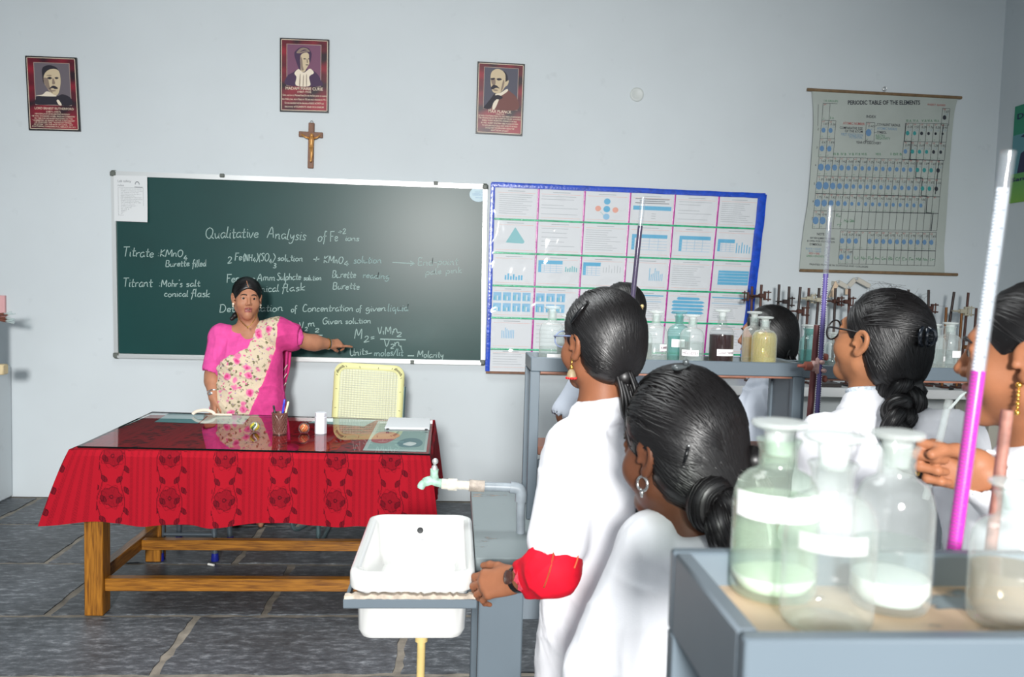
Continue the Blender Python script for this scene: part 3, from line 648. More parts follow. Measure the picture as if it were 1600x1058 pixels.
# crinkled clear film over the pages
M_film = bpy.data.materials.new('clear_film'); M_film.use_nodes = True
nt = M_film.node_tree; nt.nodes.clear(); o_ = nt.nodes.new('ShaderNodeOutputMaterial'); t_ = nt.nodes.new('ShaderNodeBsdfTransparent'); g_ = nt.nodes.new('ShaderNodeBsdfGlossy'); x_ = nt.nodes.new('ShaderNodeMixShader')
g_.inputs['Roughness'].default_value = .06; x_.inputs[0].default_value = .032
tc_ = nt.nodes.new('ShaderNodeTexCoord'); n_ = nt.nodes.new('ShaderNodeTexNoise'); n_.inputs['Scale'].default_value = 4.2; n_.inputs['Detail'].default_value = 1; n_.inputs['Distortion'].default_value = 1.2
b__ = nt.nodes.new('ShaderNodeBump'); b__.inputs['Strength'].default_value = .5; b__.inputs['Distance'].default_value = .03
nt.links.new(tc_.outputs['Object'], n_.inputs[0]); nt.links.new(n_.outputs[0], b__.inputs['Height']); nt.links.new(b__.outputs[0], g_.inputs['Normal'])
nt.links.new(t_.outputs[0], x_.inputs[1]); nt.links.new(g_.outputs[0], x_.inputs[2]); nt.links.new(x_.outputs[0], o_.inputs[0])
q = MB(); q.grid([[df(u, v, .0185) for u in np.linspace(.01, .98, 10)] for v in np.linspace(.015, .99, 8)]); q.build('clear_film', M_film, dc, 180)

# ---------------------------------------------------------- hanging periodic table
M_sheet = mat('grey_chart_cloth', (176, 184, 178), rough=.75, var=.06, vscale=4); M_ink = mat('chart_ink', (52, 56, 64), rough=.8); M_dot = mat('chart_blue', (104, 142, 180), rough=.8); M_teal = mat('chart_teal', (60, 150, 150), rough=.8); M_red = mat('chart_red', (176, 96, 92), rough=.8); M_olive = mat('chart_green', (92, 140, 108), rough=.8); M_lbl = mat('chart_pale_blue', (126, 156, 180), rough=.8)
def zp(x, y): return 1220+x*.3215, 110+y*.3215
LE = [(94, 150), (170, 157), (250, 159), (330, 156), (400, 151), (520, 143), (650, 131), (750, 114), (850, 101), (970, 90)]
RE = [(130, 861), (190, 846), (250, 838), (350, 829), (450, 821), (600, 812), (750, 803), (870, 793), (994, 796)]
le = lambda y: np.interp(y, [a for a, b in LE], [b for a, b in LE]); re_ = lambda y: np.interp(y, [a for a, b in RE], [b for a, b in RE])
def curl(t): return .012+.03*math.sin(math.pi*min(1, max(0, t)))*.6
def PT(x, y, o=0.):
    t = (y-94)/880.; px, py = zp(x, y); return W(px, py, curl(t)+o)
pt = thing('periodic_table_chart', 'worn grey hanging periodic table chart on wooden rods at the right', 'chart', PT(450, 980))
q = MB(); G = []
for i in range(41):
    t = i/40; ya = 94+(970-94)*t; yb = 130+(994-130)*t
    G.append([PT(le(ya)*(1-s)+re_(yb)*s, ya*(1-s)+yb*s) for s in np.linspace(0, 1, 13)])
q.grid(G); G2 = [[p+np.array((0, .0015, 0)) for p in r] for r in G]; q.grid(G2); q.build('chart_sheet', M_sheet, pt, 180, False)
for a, b in (((128, 93), (878, 133)), ((92, 972), (858, 993))):
    q = MB(); q.tube([PT(*a), PT(*b)], .0105, 12); q.build('wooden_rod', mat('rod_wood', (124, 100, 72), rough=.5, var=.2, vscale=30), pt)
q = MB(); c0 = PT(504, 90); q.tube([c0+np.array((.012*math.cos(t), -.004, .012*math.sin(t))) for t in np.linspace(0, 2*math.pi, 16, endpoint=False)], .003, 8, closed=True); q.build('hanging_ring', M_alu, pt)
ink = MB(); P1 = lambda x, y: PT(x, y, .0015)
def pline(a, b, w=1.6, mi=0): put_strokes(ink, [[np.array(a)*(1-t)+np.array(b)*t for t in np.linspace(0, 1, 3)]], P1, w, mi)
pr = random.Random(5)
def pcell(x, y, w, h, big=None, dot=1, R=8., rad=True, sl=-.15):
    if dot is not None:
        cx, cy = x+w*.46+sl*h*.55, y+h*.55
        ink.add([P1(cx+R*math.cos(t), cy+R*1.25*math.sin(t)) for t in np.linspace(0, 2*math.pi, 13)[:-1]], [tuple(range(12))], dot)
        hand_write(ink, '%d.%02d' % (pr.choice((0, 1, 1)), pr.randint(20, 95)), P1, (x+w*.22, y+h*.26), (x+w*.9, y+h*.27), 10, 1.3, 0, pr.randint(0, 999))
        hand_write(ink, '1.2', P1, (x+w*.2, y+h*.40), (x+w*.75, y+h*.41), 7, 1.0, 6, 3)
    if big: hand_write(ink, big, P1, (x+w*.15-.1*h, y+h*.6), (x+w*.85-.1*h, y+h*.6), 15, 2.0, 5, 3)
    hand_write(ink, str(pr.randint(10, 99)), P1, (x+w*.08, y+h*.11), (x+w*.45, y+h*.11), 6, 1.0, 3, 1); hand_write(ink, '17', P1, (x+w*.1-.14*h, y+h*.94), (x+w*.5-.14*h, y+h*.94), 5, .9, 4, 1)
def row(y0, y1, xa, xb, n, skew, tilt, dots, R0=12, R1=6, vis=None):
    w = (xb-xa)/n
    vis = range(n) if vis is None else vis
    for i in vis:
        x = xa+w*i; y = y0+tilt*i*w
        pcell(x, y, w, y1-y0, None, dots if not callable(dots) else dots(i), max(R1, R0-(R0-R1)*min(i, 5)/5.))
        pline((x, y), (x+w, y+tilt*w)); pline((x, y), (x+skew, y+y1-y0)); pline((x+w, y+tilt*w), (x+w+skew, y+tilt*w+y1-y0)); pline((x+skew, y+y1-y0), (x+w+skew, y+tilt*w+y1-y0))
row(160, 242, 206, 240, 1, -6, .04, lambda i: None); row(184, 266, 786, 822, 1, -6, .04, lambda i: 0, 9, 9)
row(242, 330, 199, 268, 2, -8, .04, 1, 10, 10); row(330, 420, 191, 262, 2, -8, .04, 1, 11, 11)
row(256, 345, 608, 812, 6, -8, .02, lambda i: 2 if i < 2 else 0, 9, 5); row(345, 434, 597, 803, 6, -8, .02, lambda i: 1 if i == 0 else (2 if i < 4 else 0), 9, 7)
row(420, 512, 187, 790, 18, -10, .028, lambda i: 0 if i == 17 else (2 if i > 13 else 1), 14, 9); row(512, 599, 177, 781, 18, -9, .028, lambda i: 0 if i == 17 else (2 if i > 14 else 1), 16, 9); row(598, 682, 169, 773, 18, -8, .025, lambda i: None if i > 15 else 1, 15, 8)
w7 = (766-161)/18.
for i in range(18):
    x = 161+w7*i; y = 682+.02*i*w7; pline((x, y), (x+w7, y+.02*w7)); pline((x, y), (x-8, y+86)); pline((x-8, y+86), (x+w7-8, y+86+.02*w7)); pline((x+w7, y), (x+w7-8, y+86))
    if i in (0, 1): pcell(x, y, w7, 86, None, 1, 15)
for s_, x, y, mi in (('Ku', 268, 712, 5), ('Rf', 272, 755, 5), ('Ha', 306, 738, 5), ('Unh', 334, 738, 5)): hand_write(ink, s_, P1, (x, y), (x+22, y), 15, 2, mi, 2)
row(780, 868, 290, 757, 14, -5, .018, lambda i: 1 if i != 3 else None, 11, 10)
wA = (752-284)/14.
for i, s_ in enumerate(('Th', 'Pa', 'U', 'Np', 'Pu', 'Am', 'Cm', 'Bk', 'Cf', 'Es', 'Fm', 'Md', 'No', 'Lr')):
    x = 284+wA*i; y = 868+.022*i*wA; pline((x, y), (x+wA, y+.022*wA)); pline((x, y), (x-4, y+72)); pline((x-4, y+72), (x+wA-4, y+72)); pline((x+wA, y), (x+wA-4, y+72))
    if i < 2: pcell(x, y, wA, 72, None, 1, 11-3*i)
    else: hand_write(ink, s_, P1, (x+4, y+48), (x+wA-6, y+48), 14, 2, 5, 4)
for a, b in (((608, 256), (600, 345)), ((600, 345), (636, 346)), ((636, 346), (628, 434)), ((628, 434), (662, 435)), ((662, 435), (655, 521)), ((655, 521), (688, 523)), ((688, 523), (682, 609)), ((682, 609), (712, 611)), ((712, 611), (706, 692)), ((706, 692), (734, 694)), ((790, 262), (730, 780))): pline(a, b, 4)
put_text(ink, 'PERIODIC TABLE OF THE ELEMENTS', P1, 326, 677, 166, 20, 0, .03, 'fit')
V_ = None
def ptxt(body, x0, x1, y, h, mi, bold=.01):
    V, Fs = text2d(body, bold); xs = [p[0] for p in V]; a, b = min(xs), max(xs); sl = .045
    ink.add([P1(x0+(x-a)/(b-a)*(x1-x0), y+sl*((x-a)/(b-a)*(x1-x0))-yy*h/.7) for x, yy in V], Fs, mi)
ptxt('INDEX', 416, 463, 230, 13, 0); ptxt('ATOMIC NUMBER', 302, 408, 262, 12, 3); ptxt('COMPARATIVE SIZE', 287, 398, 284, 12, 0); ptxt('OF THE ATOM', 312, 398, 300, 12, 0); ptxt('FIRST IONIZATION', 294, 398, 316, 12, 6); ptxt('POTENTIAL', 334, 398, 330, 12, 6)
ptxt('COVALENT RADIUS', 468, 580, 268, 12, 0); ptxt('ATOMIC RADIUS', 468, 564, 287, 12, 6); ptxt('SYMBOL', 468, 514, 306, 12, 0); ptxt('ELECTRO', 462, 506, 322, 11, 4); ptxt('NEGATIVITY', 462, 532, 335, 12, 4); ptxt('YEAR OF DISCOVERY', 366, 488, 355, 12, 0)
pcell(415, 252, 42, 92, None, 1, 14)
for a, b in (((415, 252), (457, 254)), ((415, 252), (411, 344)), ((457, 254), (453, 344)), ((411, 344), (453, 344)), ((455, 272), (468, 268)), ((452, 302), (466, 302)), ((398, 350), (420, 338))): pline(a, b)
for s_, x in (('III B', 256), ('IV B', 292), ('V B', 330), ('VI B', 360), ('VII B', 391), ('VIII B', 460), ('I B', 534), ('II B', 562)): ptxt(s_, x, x+26, 412, 12, 4)
for s_, x in (('III A', 610), ('IV A', 644), ('V A', 684), ('VI A', 712), ('VII A', 744)): ptxt(s_, x, x+25, 250, 12, 4)
ptxt('I A GROUPS', 210, 278, 152, 10, 4); ptxt('II A', 240, 258, 236, 11, 4); ptxt('INERT GASES', 714, 800, 170, 9, 3); ptxt('NOTE', 176, 212, 801, 12, 0); ptxt('ANY NEW ELEMENT DISCOVERED', 142, 262, 818, 9, 0); ptxt('IS OPEN FOR ITS POSITION', 128, 262, 833, 9, 0); ptxt('SYMBOLS', 140, 198, 850, 11, 0)
ptxt('BLACK = SOLID', 122, 196, 870, 9, 6); ptxt('BLUE = LIQUID', 136, 196, 882, 8, 6); ptxt('RED = GAS', 138, 188, 893, 9, 3); ptxt('GREEN = SYNTHETIC', 124, 214, 906, 9, 4); ptxt('PRINTED FOR USE IN SCHOOLS AND COLLEGES', 140, 424, 946, 8, 0)
for k, y in enumerate((290, 380, 465, 555, 640, 725)): hand_write(ink, str(k+2), P1, (178-k*6, y), (184-k*6, y), 10, 1.4, 0, 1)
pline((182, 165), (180, 270)); pline((240, 160), (275, 162))
ink.build('chart_print', [M_ink, M_dot, M_teal, M_red, M_olive, M_olive, M_lbl], pt, 0, False)

# ---------------------------------------------------------- green poster on the right wall
def RWp(px, py, d=.0): return at(px, py, X=XR-d)
A, B = RWp(1587, 167, .004), RWp(1579, 318, .004)
yw0 = A[1]; zt0 = A[2]; zb0 = B[2]; pw = .62
gp = thing('wall_poster', 'green poster with a graduate in cap on the right wall', 'poster', (XR, yw0-pw/2, zb0))
gf = lambda u, v, o=0.: np.array((XR-.004-o, yw0-u*pw, zt0+(zb0-zt0)*v))
gm = mat('poster_green', (58, 150, 92), rough=.4); nt = gm.node_tree; tcp = nt.nodes.new('ShaderNodeTexCoord'); sp_ = nt.nodes.new('ShaderNodeSeparateXYZ'); rp = nt.nodes.new('ShaderNodeValToRGB')
rp.color_ramp.elements[0].color = (*s2l((120, 176, 60)), 1); rp.color_ramp.elements[1].color = (*s2l((30, 136, 104)), 1); rp.color_ramp.elements[1].position = .6
nt.links.new(tcp.outputs['Generated'], sp_.inputs[0]); nt.links.new(sp_.outputs['Z'], rp.inputs[0]); nt.links.new(rp.outputs[0], nt.nodes['Principled BSDF'].inputs['Base Color'])
q = MB(); panel(q, gf, 0, 0, 1, 1, 0, .004); q.build('poster_sheet', gm, gp)
q = MB(); G = lambda u, v, o=0.: gf(u, v, o)
panel(q, gf, .0, .30, 1, .70, .004, .0045, 0)
flat(q, gf, [(.1, .70), (.14, .5), (.26, .46), (.4, .46), (.52, .52), (.56, .70)], .005, 1, smooth=False); flat(q, gf, [(.22, .36), (.38, .36), (.4, .44), (.3, .50), (.23, .46)], .0053, 2); flat(q, gf, [(.12, .33), (.28, .27), (.46, .32), (.3, .37)], .0056, 1, smooth=False)
q.build('printed_picture', [mat('poster_teal', (96, 150, 160)), mat('gown_dark', (38, 44, 78)), mat('poster_face', (196, 150, 118))], gp, 0, False)
q = MB(); g2 = lambda u, v: gf(u, v, .0058)
put_text(q, 'DEPARTMENT', g2, .05, .95, .14, .055, 0, .02); put_text(q, 'Sankurathri', g2, .02, .7, .78, .04, 0, .02); put_text(q, '10', g2, .3, .42, .87, .04, 0, .02)
q.build('lettering', mat('dark_blue_print', (30, 34, 84)), gp, 0, False)

# ---------------------------------------------------------- the bundle and oddments at the far left
M_rod = mat('brown_rod', (120, 72, 58), rough=.5); M_gl = glass('clear_glass_tube', (.9, .95, .95), .2)
yb = 5.0
bt = thing('rod_bundle', 'bundle of brown rods with glass ends poking in at the left edge', 'bundle', at(0, 500, Y=yb))
rb = random.Random(2)
for i in range(9):
    a = at(-40, 494+rb.uniform(-5, 6), Y=yb+rb.uniform(-.02, .02)); b = at(9+rb.uniform(-3, 3), 495+rb.uniform(-5, 7), Y=yb+rb.uniform(-.02, .02))
    q = MB(); q.tube([a, b], .007, 8); rod = q.build('rod', M_rod, bt)
    q = MB(); q.tube([b, b+(b-a)/np.linalg.norm(b-a)*.045+np.array((0, 0, rb.uniform(-.008, .012)))], .0045, 8); q.build('glass_tip', M_gl, rod)
x_ = at(-14, 500, Y=yb)[0]; z_ = at(0, 500, Y=yb)[2]; q = MB(); q.box((x_-.06, yb, (zt+z_+.05)/2), (.10, .10, z_+.05-zt), 0, .006); q.build('holder', M_wall, bt)
q = MB(); c0 = at(-10, 492, Y=yb+.3); q.box((c0[0]-.03, YW-.012, c0[2]+.05), (.09, .02, .14), 0, .003); solo('pink_card', q, mat('pink_card', (222, 170, 172), rough=.7), 'pink card on the wall just above the rod bundle', 'card')
c0 = at(0, 569, Y=4.9); q = MB(); q.box((c0[0]-.01, 4.9, zt+.03), (.085, .06, .06), 0, .006); solo('cream_block', q, mat('cream_block', (222, 202, 160), rough=.6), 'small cream block on the white ledge at the left edge', 'block')
# ================================================================== the teacher's table
ZT = .742
gA, gB, gC, gD = at(121, 697, Z=ZT), at(672, 709, Z=ZT), at(676, 657, Z=ZT), at(238, 643, Z=ZT)   # glass corners, front left first
TX0, TX1 = (gA[0]+gD[0])/2, (gB[0]+gC[0])/2; TY0, TY1 = (gA[1]+gB[1])/2, (gC[1]+gD[1])/2
def table_wood():
    M = mat('ochre_varnished_wood', (176, 120, 34), rough=.35, spec=.5); nt = M.node_tree; N = nt.nodes.new; L = nt.links.new; b = nt.nodes['Principled BSDF']
    tc = N('ShaderNodeTexCoord'); mp = N('ShaderNodeMapping'); mp.inputs['Scale'].default_value = (30, 30, 2.2); L(tc.outputs['UV'], mp.inputs[0])
    mp.inputs['Scale'].default_value = (1, 1, 1); L(tc.outputs['Object'], mp.inputs[0])
    w = N('ShaderNodeTexNoise'); w.inputs['Scale'].default_value = 3.; w.inputs['Detail'].default_value = 5; w.inputs['Distortion'].default_value = .4
    L(mp.outputs[0], w.inputs[0])
    r = N('ShaderNodeValToRGB'); e = r.color_ramp.elements; e[0].position = .30; e[0].color = (*s2l((100, 58, 14)), 1); e[1].position = .66; e[1].color = (*s2l((166, 110, 34)), 1)
    L(w.outputs[0], r.inputs[0]); L(r.outputs[0], b.inputs['Base Color']); return M, mp
def wood_dir(name, axis):
    """the same varnish with its grain along an axis"""
    base, mp = table_wood() if 'ochre_varnished_wood' not in MATS else (MATS['ochre_varnished_wood'], None)
    if name in MATS: return MATS[name]
    M = base.copy(); M.name = name; MATS[name] = M
    for n in M.node_tree.nodes:
        if n.type == 'MAPPING': n.inputs['Scale'].default_value = [(3 if i == axis else 42) for i in range(3)]
    return M
Wx, Wy, Wz = wood_dir('table_wood_x', 0), wood_dir('table_wood_y', 1), wood_dir('table_wood_z', 2)
tb = thing('teacher_table', 'ochre wooden table under the red cloth in front of the teacher', 'table', ((TX0+TX1)/2, (TY0+TY1)/2, 0))
lx0, ly0 = at(137, 958, Z=0)[0], TY0+.075
lw = .078
LX = (lx0+lw/2, TX1-.09); LY = (ly0+lw/2, TY1-.09)
for x in LX:
    for y in LY:
        q = MB(); q.box((x, y, .35), (lw, lw, .70), 0, .004); q.build('leg', Wz, tb)
zr = .13
for y in LY: q = MB(); q.box(((LX[0]+LX[1])/2, y, zr), (LX[1]-LX[0]-lw, .045, .055), 0, .003); q.build('stretcher', Wx, tb) if y == LY[0] else None
for x in LX: q = MB(); q.box((x, (LY[0]+LY[1])/2, zr+.03), (.045, LY[1]-LY[0]-lw, .06), 0, .003); q.build('stretcher', Wy, tb)
q = MB(); q.box(((LX[0]+LX[1])/2, LY[0]+.66*(LY[1]-LY[0]), zr+.028), (LX[1]-LX[0]-.046, .045, .05), 0, .003); q.build('stretcher', Wx, tb)
for y in LY: q = MB(); q.box(((LX[0]+LX[1])/2, y, .64), (LX[1]-LX[0]-lw, .03, .09), 0, .003); q.build('apron', Wx, tb)
for x in LX: q = MB(); q.box((x, (LY[0]+LY[1])/2, .64), (.03, LY[1]-LY[0]-lw, .09), 0, .003); q.build('apron', Wy, tb)
q = MB(); q.box(((TX0+TX1)/2, (TY0+TY1)/2, ZT-.0255), (TX1-TX0, TY1-TY0, .030), 0, .004); q.build('tabletop', Wx, tb)

# ---------------------------------------------------------- the red cloth, its woven pattern in the mesh's colours
def leaf_d(u, v, cx, cy, ang, L_=.020, w=.0085):
    c, s = np.cos(ang), np.sin(ang); x = (u-cx)*c+(v-cy)*s; y = -(u-cx)*s+(v-cy)*c
    t = np.clip((x+L_)/(2*L_), 0, 1); return np.abs(y)-w*np.sin(math.pi*t)**.8+np.where(np.abs(x) > L_, 1, 0)
def cloth_pattern(u, v):
    """0 red ground .. 1 dark woven thread; u along the hem, v down, metres"""
    P = .2265; uu = (u % P); d = np.zeros_like(u)
    # broken vertical bands between the flower columns
    for c, w in ((.126, .013), (.151, .011), (.176, .011), (.201, .012)):
        inb = np.abs(uu-c) < w/2
        zig = ((v*90+np.abs(((uu-c)/w*2))*1.2) % 1.) < .42
        d = np.where(inb & zig, np.maximum(d, .34), d); d = np.where(inb, np.maximum(d, .12), d)
    cx = .05; V = .172; vv = (v-.105) % V - V/2
    x = uu-cx; r = np.hypot(x, vv*.95); a = np.arctan2(vv, x)
    petal = .041*(.80+.20*np.abs(np.cos(2.5*a)))
    d = np.where(r < petal, .34, d); d = np.where(np.abs(r-petal) < .0016, .8, d)
    d = np.where((r < petal) & (np.abs(np.sin(2.5*a)) < .07), .62, d); d = np.where((r < .030) & (r > .008) & (np.abs(np.sin(12*a)) < .25), np.maximum(d, .5), d)
    d = np.where(np.abs(r-.006) < .002, .9, d)
    rr = .050*(.92+.08*np.cos(10*a)); d = np.where((np.abs(r-rr) < .0011), .55, d)
    for sgn in (-1, 1):
        xv = sgn*(.043+.008*np.sin(2*math.pi*v/(V*.98)))
        d = np.where(np.abs(x-xv) < .0013, .85, d)
        for k in range(4):
            yk = (k/4.)*V; dv = (v-.03-yk+V/2) % V - V/2; side = 1 if k % 2 else -1
            ld = leaf_d(x, dv, sgn*.043+side*sgn*.014, 0, math.pi/2-sgn*side*.55, .0175, .0088)
            d = np.where(ld < 0, .68, d); d = np.where(np.abs(ld) < .0013, .95, d)
            d = np.where((ld < 0) & (np.abs(x-(sgn*.043+side*sgn*.014)) < .0012), .95, d)
    return d
ov = .300
def rect_loop(n_side):
    """points round the table edge with outward normal and distance along it"""
    x0, x1, y0, y1 = TX0-.004, TX1+.004, TY0-.004, TY1+.004
    cs = [(x0, y0), (x1, y0), (x1, y1), (x0, y1)]; out = []; s = 0
    for k in range(4):
        a, b = np.array(cs[k]), np.array(cs[(k+1) % 4]); L_ = np.linalg.norm(b-a); n = n_side[k]
        nr = np.array(((b-a)[1], -(b-a)[0]))/L_; 
        for i in range(n):
            t = i/n; out.append((a+(b-a)*t, nr, s+L_*t, min(t, 1-t)*L_, k, t))
        s += L_
    return out
LP = rect_loop((560, 90, 120, 90)); NV = 120
def drop(pt_, nr, s, dc_, k, t, v):
    """where the cloth hangs, a distance v below the edge"""
    f = v/ov
    corner = math.exp(-(dc_/.085)**2)
    lastcorner = [(0, 1), (1, 2), (2, 3), (3, 0)][k][0 if t < .5 else 1]
    flare = {0: .115, 1: .045, 2: .05, 3: .05}[lastcorner]
    # corner points swing out along the diagonal
    cxs = {0: (-1, -.18), 1: (1, -.2), 2: (1, .4), 3: (-1, .4)}[lastcorner]
    wave = .012*math.sin(s*9.5+.6)+.007*math.sin(s*23+1.)+.004*math.sin(s*47)
    if k == 0: wave += .018*math.exp(-((t-.40)/.05)**2)-.012*math.exp(-((t-.47)/.03)**2)
    p = np.array((pt_[0], pt_[1], ZT-.012-v+.0))
    out = (.010*min(1, v/.02)+wave*f**.8+.012*f)
    p[:2] += nr*out*(1-corner)+np.array(cxs)*flare*corner*f**.85
    lift = .010*math.sin(s*8.3+.9)*f+.006*math.sin(s*17)*f
    p[2] += lift*(1-corner) - .012*corner*f
    if v < .012: p[2] += (0.012-v)*.3
    return p
cl = MB(); pts = []; uv = []
vs = np.concatenate([[0, .004], np.linspace(.010, ov, NV-2)])
for i, L_ in enumerate(LP):
    for v in vs: pts.append(drop(*L_, v)); uv.append((L_[2], v))
n, k = len(LP), len(vs)
Fs = [(i*k+j, ((i+1) % n)*k+j, ((i+1) % n)*k+j+1, i*k+j+1) for i in range(n) for j in range(k-1)]
cl.add(pts, Fs)
nx, ny = 150, 84; b0 = cl.n; top = []
for j in range(ny+1):
    for i in range(nx+1):
        x = TX0+(TX1-TX0)*i/nx; y = TY0+(TY1-TY0)*j/ny; top.append((x, y, ZT-.0090)); uv.append((x-TX0, y-TY0))
cl.add(top, [(j*(nx+1)+i, j*(nx+1)+i+1, (j+1)*(nx+1)+i+1, (j+1)*(nx+1)+i) for j in range(ny) for i in range(nx)])
M_cloth = mat('red_woven_cloth', (190, 22, 38), rough=.8, spec=.1, bump=.25, bscale=700)
nt = M_cloth.node_tree; an = nt.nodes.new('ShaderNodeAttribute'); an.attribute_name = 'weave'; mxc = nt.nodes.new('ShaderNodeMix'); mxc.data_type = 'RGBA'
mxc.inputs['A'].default_value = (*s2l((158, 18, 34)), 1); mxc.inputs['B'].default_value = (*s2l((62, 8, 20)), 1)
nt.links.new(an.outputs['Fac'], mxc.inputs['Factor']); nt.links.new(mxc.outputs['Result'], nt.nodes['Principled BSDF'].inputs['Base Color'])
tc_o = cl.build('tablecloth', M_cloth, None, 180)
uv = np.array(uv); pat = cloth_pattern(uv[:, 0]+.098, uv[:, 1])
at_ = tc_o.data.attributes.new('weave', 'FLOAT', 'POINT'); at_.data.foreach_set('value', pat.astype(np.float32))
c = Vector(((TX0+TX1)/2, (TY0+TY1)/2, .43)); tc_o.data.transform(Matrix.Translation(-c)); tc_o.location = c
tag(tc_o, 'red tablecloth woven with dark flower columns, draped over the table', 'tablecloth')
# folded corner of cloth turned up at the right edge
# ---------------------------------------------------------- sheet of glass on the table
M_tglass = bpy.data.materials.new('table_glass'); M_tglass.use_nodes = True; MATS['table_glass'] = M_tglass
nt = M_tglass.node_tree; nt.nodes.clear(); N = nt.nodes.new; L = nt.links.new
o_ = N('ShaderNodeOutputMaterial'); t_ = N('ShaderNodeBsdfTransparent'); t_.inputs[0].default_value = (.93, .95, .95, 1); g_ = N('ShaderNodeBsdfGlossy'); g_.inputs['Roughness'].default_value = .008
f_ = N('ShaderNodeFresnel'); f_.inputs[0].default_value = 1.56; x_ = N('ShaderNodeMixShader'); L(f_.outputs[0], x_.inputs[0]); L(t_.outputs[0], x_.inputs[1]); L(g_.outputs[0], x_.inputs[2]); L(x_.outputs[0], o_.inputs[0])
M_gedge = mat('glass_edge', (10, 18, 18), rough=.15)
gl = thing('glass_sheet', 'dark reflective sheet of glass lying on the red tablecloth', 'glass sheet', ((TX0+TX1)/2, (TY0+TY1)/2, ZT-.006))
q = MB(); e = .0
q.add([(gA[0], gA[1], ZT), (gB[0], gB[1], ZT), (gC[0], gC[1], ZT), (gD[0], gD[1], ZT)], [(0, 1, 2, 3)]); q.build('glass_face', M_tglass, gl, 0, False)
q = MB(); cs = [gA, gB, gC, gD]
for i in range(4):
    a, b = cs[i], cs[(i+1) % 4]; q.add([(a[0], a[1], ZT), (b[0], b[1], ZT), (b[0], b[1], ZT-.0075), (a[0], a[1], ZT-.0075)], [(0, 1, 2, 3)])
q.build('polished_edge', M_gedge, gl, 0, False)
# ---- papers under the glass
def under(name, label, cat, px, m, z=ZT-.0075):
    P = [at(x, y, Z=z) for x, y in px]; q = MB().slab(P, (0, 0, 1), .0004, 0)
    return solo(name, q, m, label, cat, smooth=0)
def uz(x, y): return 110+x/5.161, 630+y/5.161
def ux(x, y): return 360+x/4.706, 620+y/4.706
under('teal_sheet', 'teal paper sheet under the glass, at the back left of the table', 'paper', [uz(678, 152), uz(1030, 163), uz(1122, 87), uz(803, 77)], mat('teal_paper', (142, 186, 190), rough=.7))
under('pale_sheet', 'pale green paper sheet under the glass, right of the teal sheet', 'paper', [uz(1043, 163), uz(1392, 171), uz(1455, 96), uz(1130, 88)], mat('pale_green_paper', (206, 222, 216), rough=.7))
under('blue_green_sheet', 'pale blue green sheet under the glass in front of the chair', 'paper', [ux(570, 192), ux(985, 218), ux(1085, 165), ux(680, 152)], mat('aqua_paper', (176, 206, 206), rough=.7))
pcx = [ux(972, 396), ux(1440, 405), ux(1468, 190), ux(1088, 178)]
PD = [at(x, y, Z=ZT-.0072) for x, y in pcx]
um = lambda u, v, o=0.: (PD[0]*(1-u)+PD[1]*u)*v+(PD[3]*(1-u)+PD[2]*u)*(1-v)+np.array((0, 0, o))
ps = thing('picture_sheet', 'printed picture sheet under the glass at the right end of the table', 'picture', um(.5, .5))
q = MB(); q.slab([um(0, 1), um(1, 1), um(1, 0), um(0, 0)], (0, 0, 1), .0003); q.build('paper', mat('picture_pale', (190, 208, 204), rough=.6), ps, 0)
q = MB()
flat(q, um, [(.06, .95), (.96, .95), (.96, .1), (.06, .1)], .0005, 0, smooth=False); flat(q, um, [(.06, .72), (.1, .45), (.3, .4), (.5, .5), (.45, .62), (.3, .78)], .0007, 1); flat(q, um, [(.5, .75), (.62, .62), (.8, .6), (.92, .72), (.86, .86), (.6, .88)], .0007, 2); flat(q, um, [(.6, .8), (.7, .72), (.82, .76), (.74, .84)], .0009, 3)
q.build('print', [mat('picture_green', (150, 182, 176)), mat('picture_rose', (186, 84, 92)), mat('picture_blue', (84, 130, 138)), mat('picture_white', (224, 230, 228))], ps, 0, False)

